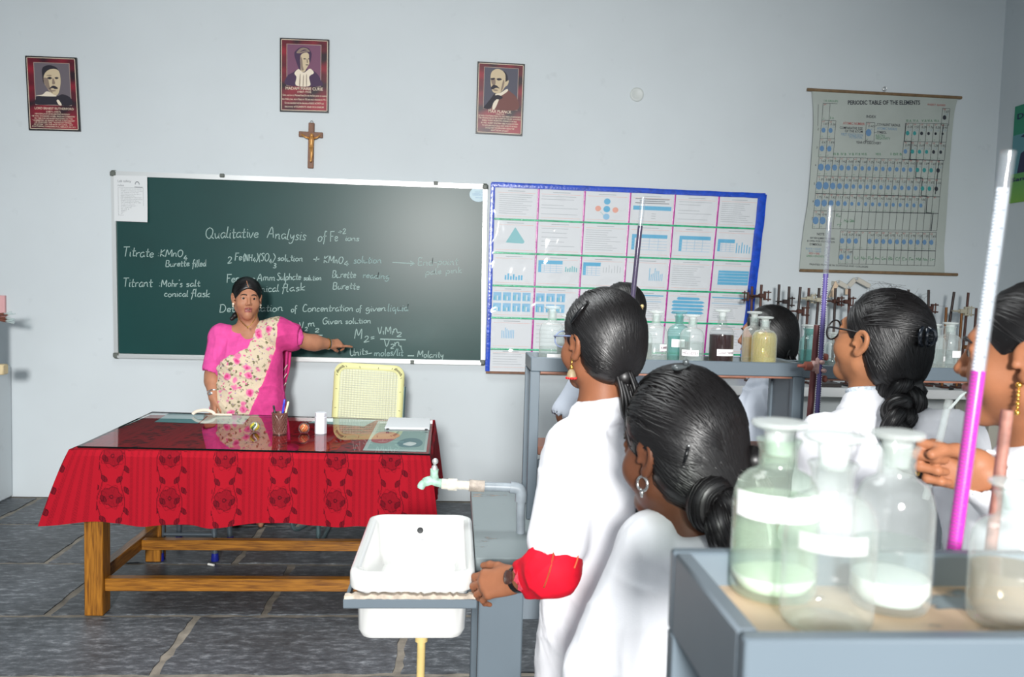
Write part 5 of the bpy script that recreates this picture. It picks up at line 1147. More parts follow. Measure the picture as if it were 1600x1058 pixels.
for p in J[:4]: q = MB(); q.lathe([(0, .0), (.010, 0), (.010, .012), (0, .014)], p+np.array((0, -.004, 0)), 12, 0, (0, -1, 0)); q.build('joint_pin', M_alu, fa)
q = MB(); q.box((J[1][0], YW-.028, J[1][2]-.01), (.03, .054, .03), 0, .004); q.build('wall_mount', M_arm, fa)
for (px, dx, lb__) in ((1290, .16, 'dark notebook on the wall counter left of the girl in black glasses'), (1210, .18, 'brown notebook on the wall counter behind the girl facing left')):
    c = at(px, 604, Y=5.03); q = MB(); q.box((c[0], 5.03, ZK+.012), (dx, .11, .022), 0, .003); solo('notebook', q, mat('dark_cover', (58, 52, 50), rough=.5), lb__, 'notebook')

cab = [(1286, 594), (1300, 597), (1316, 601), (1340, 604), (1400, 601), (1432, 599), (1460, 600), (1488, 607), (1512, 614), (1535, 618)]
P = []
for x, y in cab:
    p = at(x, y, Z=ZK+.006); p[1] = min(max(p[1], YK0+.01), YW-.05); P.append(p)
q = MB(); q.tube(smooth_curve(P, 5), .006, 8); solo('power_cable', q, mat('black_cable', (26, 26, 28), rough=.5), 'black cable lying along the front of the white wall counter', 'cable')
# ================================================================== bottles, burettes
M_glass = glass('bottle_glass', (.93, .96, .955), .11, (.86, .9, .88), edge=.62)
M_stop = glass('stopper_glass', (.92, .95, .94), .30, (.84, .88, .86), edge=.5)
M_thin = glass('clear_bottle_glass', (.95, .96, .96), .02, (.8, .84, .82), gloss=.4, edge=.25)
M_glassg = glass('green_tinted_glass', (.90, .97, .91), .10, (.84, .93, .84))
M_glasst = glass('teal_glass', (.66, .86, .84), .12, (.42, .62, .60), edge=.5)
M_flashhaze = glass('flash_hazed_glass', (.95, .97, .96), .09, (.80, .84, .82), edge=.5)  # white haze: dirty glass, plus flash overexposure put into the colour
M_fade = glass('faded_label', (.95, .95, .95), .42, (.92, .92, .91), gloss=.1, edge=.1)
M_label = mat('white_label', (240, 240, 240), rough=.7); M_ltext = mat('label_print', (110, 84, 96), rough=.8)
def liquid(name, tint, haze, col): return glass(name, tint, haze, col, gloss=.25, edge=.15, rough=.05)
M_clear = liquid('clear_liquid', (.86, .90, .89), .08, (.75, .8, .78)); M_red = liquid('dark_red_liquid', (.13, .012, .02), .30, (.05, .004, .008)); M_yel = liquid('yellow_liquid', (.94, .86, .36), .20, (.84, .72, .20)); M_amb = liquid('amber_liquid', (.86, .78, .50), .22, (.60, .50, .24)); M_tl = liquid('teal_liquid', (.62, .85, .83), .22, (.32, .58, .56)); M_brn = liquid('pale_brown_liquid', (.80, .74, .64), .3, (.52, .45, .36)); M_wht = liquid('white_powder', (.9, .92, .9), .85, (.86, .9, .88)); M_grnl = liquid('pale_green_liquid', (.90, .96, .88), .18, (.78, .88, .76))
def on_cyl(b, r, a0):
    """map (x metres round the bottle, z metres up) to the bottle's side; a0 faces -y when 0"""
    def f(x, z): a = a0+x/r; return np.array((b[0]+(r)*math.sin(a), b[1]-(r)*math.cos(a), b[2]+z))
    return f
def bottle(label, b, r, h, neck=.36, hs=.60, hn=.86, stopper='disc', lift=0., g=None, fill=None, fillm=None, sed=None, lab=None, group='reagent bottles', srad=None, name='reagent_bottle', tint_st=None, lip=1.22, top=None):
    """r body radius, h height to the lip, hs shoulder start, hn lip"""
    if top is not None: h = (at(top[0], top[1], Y=b[1])[2]-b[2]-lift)/(1.098 if stopper else 1.)
    g = g or M_glass; t = thing(name, label, 'bottle', b, group)
    rn = r*neck; z0 = h*hs; z1 = h*.80
    prof = [(0, .004), (r*.55, .003), (r*.8, 0), (r*.93, .001), (r*.99, .006), (r, .014)]
    prof += [(r, z0)]
    for i in range(1, 9):
        a = i/8*math.pi/2*.93; prof.append((rn+(r-rn)*math.cos(a)**.9, z0+(z1-z0)*math.sin(a)))
    prof += [(rn*1.02, z1+h*.02), (rn, z1+h*.05), (rn, h*.93), (rn*1.06, h*.955), (rn*lip*.96, h*.985), (rn*lip, h*.993), (rn*lip*.97, h), (rn*.86, h), (rn*.8, h*.96), (rn*.8, z1+h*.02)]
    q = MB(); q.lathe(prof, b, 40); q.build('glass_body', g, t, 60)
    if stopper:
        sr = srad or r*.66; zs = h+lift; q = MB()
        if stopper == 'disc': q.lathe([(0, zs-h*.13), (rn*.62, zs-h*.13), (rn*.78, zs), (rn*.80, zs+.001), (rn*.78, zs+h*.02), (rn*.9, zs+h*.035), (sr*.88, zs+h*.045), (sr, zs+h*.062), (sr*.98, zs+h*.085), (sr*.6, zs+h*.096), (0, zs+h*.098)], b, 32)
        q.build('stopper', tint_st or M_stop, t, 60)
    if fill:
        ri = r*.95; zf = h*fill; P = [(0, .007), (r*.8, .006), (ri, .016)]
        if zf > z0:
            P.append((ri, z0))
            for i in range(1, 9):
                a = i/8*math.pi/2*.93; z = z0+(z1-z0)*math.sin(a)
                if z < zf: P.append(((rn+(r-rn)*math.cos(a)**.9)*.95, z))
        P += [(P[-1][0], zf), (0, zf)]
        q = MB(); q.lathe(P, b, 36); q.build('liquid', fillm or M_clear, t, 50)
    if sed:
        q = MB(); q.lathe([(0, .0075), (r*.80, .0068), (r*.962, .016), (r*.962, h*sed), (r*.5, h*sed+.003), (0, h*sed+.002)], b, 36); q.build('sediment', M_wht, t, 50)
    if lab:
        txt, a0, wl, z_, hl = lab[:5]; f = on_cyl(b, r+.0006, a0); f2 = on_cyl(b, r+.0010, a0)
        q = MB(); q.grid([[f(x, z_+z) for x in np.linspace(-wl/2, wl/2, 16)] for z in (0, hl)]); lb_ = q.build('paper_label', lab[5] if len(lab) > 5 else M_label, t, 180, False)
        if txt:
            q = MB(); fm = lambda u, v: f2(u, z_+v); V, Fs = text2d(txt, .015); xs = [p[0] for p in V]; a, c = min(xs), max(xs)
            q.add([f2((x-a)/(c-a)*wl*.86-wl*.43, z_+hl*.3+y*hl*.62) for x, y in V], Fs); q.build('lettering', M_ltext, lb_, 0, False)
    return t
ZD1 = ZR1-.0172; ZDN = ZN-.0292
def base_at(px, Y, Z):
    """stand something at a picture column on a shelf of known height"""
    p = at(px, 560, Y=Y); p[2] = Z; return p
bY = 2.44
K = bY/1273.
bh = lambda px: px*K
bottle('clear reagent bottle at the left end of the first rack', base_at(861, bY, ZD1), 19.5*K, .14, top=(861, 478), stopper='disc', fill=.30, lab=('', .15, .045, .004, .022))
bottle('clear reagent bottle partly hidden behind the lens of the girl in grey glasses', base_at(886, bY+.05, ZD1), 17*K, .14, top=(886, 492), stopper='disc', fill=.4)
bottle('clear reagent bottle half hidden behind the girl\'s hair, left of the teal bottle', base_at(1003, bY+.07, ZD1), 16*K, .118, stopper=None, fill=.5)
bottle('clear reagent bottle with a small white label, left of the teal bottle', base_at(1023, bY, ZD1), 19*K, .14, top=(1023, 485), fill=.42, lab=('AMM', .55, .030, .042, .020))
bottle('teal glass reagent bottle with a dark stopper in the first rack', base_at(1059, bY+.068, ZD1), 18.5*K, .14, top=(1059, 486), g=M_glasst, fill=.55, fillm=M_tl, lab=('', -.3, .042, .050, .025), tint_st=M_glasst)
bottle('clear reagent bottle labelled HCL (DIL) in front of the teal bottle', base_at(1080, bY-.01, ZD1), 19*K, .14, top=(1080, 491), fill=.50, lab=('HCL (DIL)', -.42, .055, .030, .018))
bottle('reagent bottle of dark red liquid labelled cobalt nitrate', base_at(1126, bY, ZD1), 19.5*K, .14, top=(1126, 483), lift=.006, g=M_thin, fill=.62, fillm=M_red, lab=('Cobalt Nitrate', .18, .062, .032, .020))
bottle('clear reagent bottle half full of amber liquid behind the yellow one', base_at(1176, bY+.078, ZD1), 18.5*K, .14, top=(1176, 486), lift=.004, fill=.56, fillm=M_amb)
bottle('clear reagent bottle of bright yellow liquid at the right end of the first rack', base_at(1193, bY-.005, ZD1), 19.5*K, .14, top=(1193, 494), fill=.74, fillm=M_yel)
ZD2 = ZR2-.0172; Y2 = 2.56; K2 = Y2/1273.
bottle('squat wide necked green glass jar at the left end of the second rack', base_at(1265, Y2, ZD2), 17.5*K2, .14, top=(1265, 507), neck=.60, hs=.58, g=M_glasst, srad=15*K2, fill=.45, fillm=M_tl, lab=('', .5, .02, .012, .022))
bottle('clear glass bottle showing behind the lenses of the black glasses', base_at(1303, Y2, ZD2), 16*K2, .108, neck=.5, fill=.3)
bottle('clear wide necked bottle just right of the hair claw in the second rack', base_at(1455, Y2, ZD2), 20*K2, .14, top=(1455, 505), neck=.58, fill=.5, lab=('', .75, .02, .034, .016))
bottle('clear stoppered bottle with a white label at the right end of the second rack', base_at(1482, Y2+.03, ZD2), 18*K2, .14, top=(1482, 503), neck=.46, fill=.45, lab=('', .25, .038, .045, .022))
# big ones close to the camera
def near(px, Y): return base_at(px, Y, ZDN)
def nb(px0, px1, ybase, ylip):
    """size and place of a bottle on the near rack from its sides, base line and lip in the picture"""
    cx = (px0+px1)/2; c = at(cx, ybase, Z=ZDN); d = c[1]; r = (px1-px0)/2*d/1273.*1.02
    lip = at(cx, ylip, Y=d+r*.2); return np.array((c[0], c[1]+r*.55, ZDN)), r*(1+.55*r/d), lip[2]-ZDN
for (x0, x1, yb_, yl, kw) in ((1153, 1287, 938, 690, dict(label='tall green tinted bottle with white sediment on the closest rack, leftmost', g=M_glassg, fill=.62, fillm=M_grnl, sed=.14, lab=('', -.3, .085, .072, .022), neck=.44, lift=.004)), (1234, 1378, 987, 728, dict(label='nearest clear bottle on the closest rack, between and before two others', g=M_flashhaze, fill=None, lab=('', -.35, .055, .066, .014, M_fade), neck=.45, lift=.012)), (1344, 1466, 958, 700, dict(label='clear bottle with white sediment behind and right of the nearest bottle', g=M_flashhaze, fill=.40, fillm=M_clear, sed=.19, neck=.46)), (1534, 1660, 985, 775, dict(label='clear bottle of brownish liquid cut off by the right edge of the picture', g=M_glass, fill=.42, fillm=M_brn, neck=.42))):
    b, r, h = nb(x0, x1, yb_, yl); bottle(b=b, r=r, h=h, group='large bottles on the closest rack', hs=.58, **kw)

M_bglass = glass('burette_glass', (.96, .97, .98), .04, (.86, .89, .92), gloss=.6, edge=.12)
def burette(label, top, bot, r, fillt, m_liq, m_glass=None, stripes=None, marks=True, tip=True, dark=M_ltext):
    """a graduated glass tube from bot (on the tap side) to top; fillt = share filled"""
    top, bot = np.array(top), np.array(bot); d = top-bot; L_ = np.linalg.norm(d); d /= L_
    t = thing('burette', label, 'burette', bot, 'burettes'); Rm = zrot(d)
    q = MB(); q.lathe([(r*.7, 0), (r, .004), (r, L_-.004), (r*1.06, L_-.002), (r*1.06, L_), (r*.8, L_), (r*.8, .004)], bot, 28, 0, d); q.build('glass_tube', m_glass or M_bglass, t, 50)
    q = MB(); q.lathe([(0, .002), (r*.95, .004), (r*.95, L_*fillt), (0, L_*fillt-.001)], bot, 20, 0, d); q.build('liquid', m_liq, t, 50)
    if marks:
        q = MB(); n = int(L_/.004)
        for i in range(n):
            z = .01+i*.004
            if z > L_-.045: break
            hw = 1.0 if i % 5 == 0 else .55
            A = [(bot+Rm@np.array((r*1.008*math.cos(a), r*1.008*math.sin(a), z+dz))) for dz in (0, .0009) for a in (stripes or 0)+np.linspace(-hw, hw, 8)]
            q.add(A, [(j, j+1, 9+j, 8+j) for j in range(7)])
        q.build('graduation_marks', dark, t, 0, False)
    return t
M_purple = mat('dark_purple_liquid', (44, 18, 66), rough=.15, spec=.6); M_magl = mat('magenta_liquid', (214, 20, 178), rough=.25, spec=.5)
M_inkm = mat('grey_graduation', (70, 76, 88), rough=.7)
def front(ax): return ax
def facing(p):
    """angle round the tube's own frame that faces the camera, for an almost upright tube"""
    d = np.array((0, 0, CAM_H))-np.array(p); return math.atan2(d[1], d[0])
# 1: dark purple one behind the first girl's head, held by a stand whose rod it hides
Yb = 2.24; T1, B1 = at(1005, 309, Y=Yb), at(985, 500, Y=Yb); d1 = (T1-B1)/np.linalg.norm(T1-B1); B1b = B1-d1*.18
burette('burette filled with dark purple liquid rising behind the girl in grey glasses', T1, B1b, .0072, (np.linalg.norm(at(1001, 353, Y=Yb)-B1b))/np.linalg.norm(T1-B1b), M_purple, marks=False)
B1c = B1b
rt = at(978, 520, Y=2.27); t = thing('retort_stand', 'rusty stand on the bench holding the dark purple burette, hidden by the girls', 'stand', (rt[0], 2.27, ZB), 'burette stands')
q = MB(); q.tube([rt, (rt[0], 2.27, ZB)], .007, 10); q.build('rod', M_rust, t); q = MB(); q.box((rt[0], 2.27, ZB+.0065), (.10, .14, .013), 0, .004); q.build('base_plate', M_rust, t)
clamp(t, (B1b+np.array((0, .016, .04))), 1, M_rust, .8)
# 2: the one with a patterned fill in front of the girl with black glasses
Yb = 2.26; T2, B2 = at(1297, 321, Y=Yb), at(1276, 655, Y=Yb)
d2 = (T2-B2)/np.linalg.norm(T2-B2)
bt2 = burette('burette with a blue white stripe and purple liquid left of the black glasses', T2, B2, .0078, (np.linalg.norm(at(1291, 428, Y=Yb)-B2))/np.linalg.norm(T2-B2), mat('violet_liquid', (90, 74, 150), rough=.2), marks=True, stripes=facing(B2)+.6, dark=mat('purple_marks', (52, 26, 88), rough=.6))
q = MB(); L2 = np.linalg.norm(T2-B2); Rm2 = zrot(d2); fa2 = facing(B2)
for sgn in (-1, 1):
    A = [[B2+Rm2@np.array((.0080*math.cos(fa2+sgn*.95+a), .0080*math.sin(fa2+sgn*.95+a), z)) for a in (-.22, 0, .22)] for z in np.linspace(.01, L2*.66, 40)]; q.grid(A)
q.build('purple_stripe', mat('purple_stripe', (50, 24, 88), rough=.4), bt2, 180, False)
q = MB()
for z in np.arange(.012, L2*.66, .0065):
    A = [B2+Rm2@np.array((.0082*math.cos(fa2-.95+a), .0082*math.sin(fa2-.95+a), z+dz)) for dz in (0, .003) for a in (-.2, .2)]; q.add(A, [(0, 1, 3, 2)])
    A = [B2+Rm2@np.array((.0082*math.cos(fa2+.95+a), .0082*math.sin(fa2+.95+a), z+dz)) for dz in (0, .003) for a in (-.2, .2)]; q.add(A, [(0, 1, 3, 2)])
q.build('white_marks', mat('white_marks', (226, 226, 236), rough=.5), bt2, 0, False)
rt, rbm = at(1277, 508, Y=2.285), at(1266, 642, Y=2.285); dr_ = (rbm-rt)/np.linalg.norm(rbm-rt); rbase = rt+dr_*((rt[2]-ZB-.012)/-dr_[2])
t = thing('retort_stand', 'rusty rod stand with a clamp holding the patterned burette', 'stand', (rbase[0], rbase[1], ZB), 'burette stands')
q = MB(); q.tube([rt, rbase], .0092, 12); q.build('rod', mat('plum_rod', (112, 66, 66), rough=.45, metal=.3), t); q = MB(); q.box((rbase[0]+.02, rbase[1]+.0, ZB+.0065), (.12, .17, .013), 0, .004); q.build('base_plate', M_rust, t)
M_cl2 = mat('reddish_clamp', (150, 84, 70), rough=.5, var=.2, vscale=60); M_cl3 = mat('pinkish_clamp', (176, 140, 134), rough=.5, var=.2, vscale=60)
cc = at(1273, 572, Y=2.272); q = MB(); q.lathe([(0, -.03), (.004, -.03), (.006, -.01), (.013, -.008), (.013, .012), (0, .014)], at(1262, 572, Y=2.272), 12, 0, (1, 0, 0)); q.build('clamp_screw', M_cl2, t)
q = MB(); q.box(cc, (.030, .03, .030), 0, .008); q.box(at(1279, 572, Y=2.262), (.018, .016, .052), 0, .006); q.box(at(1283, 566, Y=2.252), (.012, .03, .012), 0, .004); q.box(at(1286, 579, Y=2.252), (.012, .03, .012), 0, .004); q.build('clamp', M_cl3, t)
for p_ in ((1290, 558), (1288, 592)): q = MB(); q.box(at(*p_, Y=2.272), (.012, .02, .020), 0, .004); q.build('clamp_jaw', M_cl2, t)
# 3: magenta one in the foreground
T3, B3 = at(1575.5, 237, Y=.86), at(1490, 862, Y=.82); L3 = np.linalg.norm(T3-B3); d3 = (T3-B3)/L3; B3b = B3-d3*.06
f3 = np.linalg.norm(at(1528, 580, Y=.838)-B3b)/np.linalg.norm(T3-B3b)

bt3 = burette('large burette half full of bright magenta liquid in the right foreground', T3, B3b, .0076, f3, M_magl, marks=True, stripes=facing(B3)-.35, dark=M_inkm)
q = MB(); R3 = zrot(d3); fa3 = facing(B3)
q.grid([[B3b+R3@np.array((.0074*math.cos(fa3+math.pi+a), .0074*math.sin(fa3+math.pi+a), z)) for a in np.linspace(-.9, .9, 7)] for z in np.linspace(L3*1.06*f3+.002, L3*1.05, 24)]); q.build('enamel_stripe', mat('white_enamel', (220, 224, 228), rough=.3), bt3, 180, False)
rt, rb2 = at(1574, 641, Y=.80), at(1556, 790, Y=.80); dd = (rb2-rt)/np.linalg.norm(rb2-rt); rbase = rt+dd*((rt[2]-ZB-.012)/-dd[2])
t = thing('retort_stand', 'pale rusty rod of a burette stand in the right foreground', 'stand', (rbase[0], rbase[1], ZB), 'burette stands')
q = MB(); q.tube([rt, rbase], .0058, 12); q.build('rod', mat('pale_rust', (150, 104, 92), rough=.6, var=.3, vscale=80), t); q = MB(); q.box((rbase[0]+.02, rbase[1]+.02, ZB+.0065), (.13, .10, .013), 0, .004); q.build('base_plate', M_rust, t)
# wash bottle standing on the far bench behind the girl at the right
wb = at(1543, 700, Y=2.1); wb[2] = ZB; wy = 2.16
M_pe = glass('translucent_plastic', (.8, .86, .86), .55, (.70, .76, .74), gloss=.2)
t = thing('wash_bottle', 'translucent plastic wash bottle with a bent tube behind the magenta burette', 'wash bottle', (wb[0], wy, ZB))
zt_ = at(1543, 655, Y=wy)[2]-ZB
q = MB(); q.lathe([(0, .002), (.03, 0), (.038, .006), (.039, zt_*.80), (.034, zt_*.9), (.018, zt_*.97), (.016, zt_), (0, zt_)], (wb[0], wy, ZB), 28); q.build('bottle_body', M_pe, t)
q = MB(); q.lathe([(0, zt_), (.018, zt_), (.018, zt_+.02), (.008, zt_+.03), (0, zt_+.03)], (wb[0], wy, ZB), 24); q.build('cap', mat('white_cap', (214, 218, 216), rough=.4), t)
z0 = ZB+zt_+.03; P = [np.array((wb[0], wy, z0)), np.array((wb[0]-.005, wy, z0+.035)), at(1507, 615, Y=wy), at(1492, 630, Y=wy), at(1481, 642, Y=wy)]
q = MB(); q.tube(smooth_curve(P, 6), .004, 8); q.build('bent_tube', M_pe, t, 180)
# ================================================================== people: smooth implicit bodies turned into one mesh each
class Field:
    """a list of rounded shapes blended in order; value < 0 inside"""
    def __init__(s): s.items = []; s.post = None
    def add(s, fn, c, R, k=.01, op='u'): s.items.append((fn, np.array(c, float), float(R), k, op)); return s
    def ball(s, c, r, k=.01, op='u'):
        c = np.array(c, float); return s.add(lambda P: np.linalg.norm(P-c, axis=1)-r, c, r, k, op)
    def ell(s, c, rad, k=.01, op='u', rot=None):
        c = np.array(c, float); rad = np.array(rad, float); Rm = np.eye(3) if rot is None else np.array(rot)
        def fn(P):
            q = (P-c) @ Rm; k0 = np.linalg.norm(q/rad, axis=1); k1 = np.linalg.norm(q/(rad*rad), axis=1)
            return np.where(k0 < 1e-6, -rad.min(), k0*(k0-1)/np.maximum(k1, 1e-9))
        return s.add(fn, c, rad.max(), k, op)
    def cone(s, a, b, ra, rb, k=.01, op='u', flat=None):
        """tapered limb; flat = (axis, factor) squashes the section along a direction"""
        a = np.array(a, float); b = np.array(b, float); ba = b-a; L2 = max(ba @ ba, 1e-12)
        fx = None if flat is None else np.array(flat[0], float)/np.linalg.norm(flat[0])
        def fn(P):
            pa = P-a; h = np.clip(pa @ ba/L2, 0, 1); q = pa-h[:, None]*ba
            r = ra+(rb-ra)*h
            if fx is None: return np.linalg.norm(q, axis=1)-r
            t = q @ fx; q = q+np.outer(t*(flat[1]-1), fx)
            return np.linalg.norm(q, axis=1)-r
        return s.add(fn, (a+b)/2, math.sqrt(L2)/2+max(ra, rb), k, op)
    def chain(s, pts, rs, k=.01, op='u'):
        for i in range(len(pts)-1): s.cone(pts[i], pts[i+1], rs[i], rs[i+1], k if i else k, op)
        return s
    def loft(s, secs, base, yaw, k=.01, op='u', cap0=True, cap1=True, p=2.2):
        """secs: rows of z, cx, cy, rx, ry in the person's own frame (x right, y forward)"""
        A = np.array(secs, float); base = np.array(base, float); c, sn = math.cos(yaw), math.sin(yaw)
        zz = np.linspace(A[0, 0], A[-1, 0], 200)
        from_ = [np.interp(zz, A[:, 0], A[:, i]) for i in range(1, 5)]
        ker = np.hanning(25); ker /= ker.sum()
        sm = [np.convolve(np.pad(v, 12, mode='edge'), ker, 'valid') for v in from_]
        def fn(P):
            q = P-base; x = q[:, 0]*c+q[:, 1]*sn; y = -q[:, 0]*sn+q[:, 1]*c; z = q[:, 2]
            cx, cy, rx, ry = [np.interp(z, zz, v) for v in sm]
            u = np.abs(x-cx)/rx; v = np.abs(y-cy)/ry
            d = ((u**p+v**p)**(1/p)-1)*np.minimum(rx, ry)
            return np.maximum(d, np.maximum(A[0, 0]-z, z-A[-1, 0]))
        zm = (A[0, 0]+A[-1, 0])/2
        return s.add(fn, base+np.array((0, 0, zm)), (A[-1, 0]-A[0, 0])/2+A[:, 3].max()+.1, k, op)
    def ev(s, P, margin=None):
        d = np.full(len(P), 1.)
        for fn, c, R, k, op in s.items:
            if margin is None: dd = fn(P); ix = slice(None)
            else:
                ix = np.nonzero(((P-c)**2).sum(1) < (R+margin)**2)[0]
                if len(ix) == 0: continue
                dd = fn(P[ix])
            a = d[ix]
            if op == 'u': h = np.maximum(k-np.abs(a-dd), 0)/max(k, 1e-9); d[ix] = np.minimum(a, dd)-h*h*k*.25
            elif op == 's': b = -dd; h = np.maximum(k-np.abs(a-b), 0)/max(k, 1e-9); d[ix] = np.maximum(a, b)+h*h*k*.25
            elif op == 'i': d[ix] = np.maximum(a, dd)
        if s.post is not None: d = s.post(P, d)
        return d
    def bounds(s):
        lo = np.min([c-R for f, c, R, k, op in s.items if op == 'u'], 0); hi = np.max([c+R for f, c, R, k, op in s.items if op == 'u'], 0)
        return lo-.02, hi+.02
    def mesh(s, h, lo=None, hi=None, B=8):
        if lo is None: lo, hi = s.bounds()
        lo = np.array(lo, float); hi = np.array(hi, float)
        nb = np.ceil((hi-lo)/(h*B)).astype(int); n = nb*B
        gx = [lo[i]+(np.arange(nb[i])+.5)*B*h-.5*h for i in range(3)]
        Cc = np.stack(np.meshgrid(*gx, indexing='ij'), -1).reshape(-1, 3)
        dc = s.ev(Cc)
        # shapes far from a block do not matter; ellipsoid and loft values are only lower-slope bounds, so keep a generous shell
        act = np.nonzero(np.abs(dc) < B*h*1.55)[0]
        D = np.empty((nb[0], B, nb[1], B, nb[2], B), np.float32)
        sg = np.where(dc < 0, -1., 1.).reshape(nb)
        D[:] = sg[:, None, :, None, :, None]
        off = np.stack(np.meshgrid(*[np.arange(B)]*3, indexing='ij'), -1).reshape(-1, 3)
        bi = np.stack(np.unravel_index(act, nb), -1)
        CH = 400
        for q in range(0, len(bi), CH):
            b = bi[q:q+CH]; idx = (b[:, None, :]*B+off[None]).reshape(-1, 3)
            v = s.ev(lo+idx*h, .05).reshape(len(b), B, B, B)
            D[b[:, 0], :, b[:, 1], :, b[:, 2], :] = v
        D = D.reshape(n)
        ins = D < 0
        # cells with a sign change
        c8 = [ins[i:n[0]-1+i, j:n[1]-1+j, k:n[2]-1+k] for i in (0, 1) for j in (0, 1) for k in (0, 1)]
        allin = np.logical_and.reduce(c8); anyin = np.logical_or.reduce(c8)
        cells = np.stack(np.nonzero(anyin & ~allin), -1)
        acc = np.zeros((len(cells), 3)); cnt = np.zeros(len(cells))
        cor = [(i, j, k) for i in (0, 1) for j in (0, 1) for k in (0, 1)]
        val = [D[cells[:, 0]+i, cells[:, 1]+j, cells[:, 2]+k].astype(float) for i, j, k in cor]
        for a in range(8):
            for b in range(a+1, 8):
                df = np.array(cor[b])-np.array(cor[a])
                if np.abs(df).sum() != 1: continue
                mk = (val[a] < 0) != (val[b] < 0)
                t = np.where(mk, val[a]/np.where(mk, val[a]-val[b], 1), 0)
                acc += np.where(mk[:, None], np.array(cor[a])+t[:, None]*df, 0); cnt += mk
        V = lo+(cells+acc/cnt[:, None])*h
        ID = np.full(n, -1, np.int32); ID[cells[:, 0], cells[:, 1], cells[:, 2]] = np.arange(len(cells))
        quads = []
        for ax in range(3):
            u, w = [(1, 2), (2, 0), (0, 1)][ax]
            sl0 = [slice(None)]*3; sl1 = [slice(None)]*3; sl0[ax] = slice(0, n[ax]-1); sl1[ax] = slice(1, n[ax])
            A = ins[tuple(sl0)]; Bq = ins[tuple(sl1)]
            E_ = np.stack(np.nonzero(A != Bq), -1)
            E_ = E_[(E_[:, u] > 0) & (E_[:, w] > 0)]
            eu = np.zeros(3, int); ew = np.zeros(3, int); eu[u] = 1; ew[w] = 1
            q = [ID[tuple(p.T)] for p in (E_-eu-ew, E_-ew, E_, E_-eu)]
            Q = np.stack(q, 1); fl_ = ~A[tuple(E_.T)]
            Q[fl_] = Q[fl_][:, ::-1]; quads.append(Q[(Q >= 0).all(1)])
        Q = np.concatenate(quads)
        # pull the vertices on to the surface
        e = h*.35
        for it in range(2):
            d = s.ev(V, .05); g = np.stack([s.ev(V+np.eye(3)[i]*e, .05)-s.ev(V-np.eye(3)[i]*e, .05) for i in range(3)], 1)/(2*e)
            gn = (g*g).sum(1); st = np.clip(d/np.maximum(gn, .15), -h*.6, h*.6)
            V = V-st[:, None]*g
        return V, Q
def field_obj(name, F, h, mats, parent, lo=None, hi=None, colour=None, smooth=180, disp=None):
    V, Q = F.mesh(h, lo, hi)
    if disp is not None: V = disp(V)
    me = bpy.data.meshes.new(name); me.vertices.add(len(V)); me.vertices.foreach_set('co', V.astype(np.float32).ravel())
    me.loops.add(len(Q)*4); me.loops.foreach_set('vertex_index', Q.astype(np.int32).ravel())
    me.polygons.add(len(Q)); me.polygons.foreach_set('loop_start', np.arange(0, len(Q)*4, 4, dtype=np.int32))
    me.update(calc_edges=True); me.validate()
    for m in (mats if isinstance(mats, (list, tuple)) else [mats]): me.materials.append(m)
    if colour is not None:
        mi = colour(V[Q].mean(1)).astype(np.int32)
        if len(mi) == len(me.polygons): me.polygons.foreach_set('material_index', mi)
    me.shade_smooth()
    return link(name, me, parent)

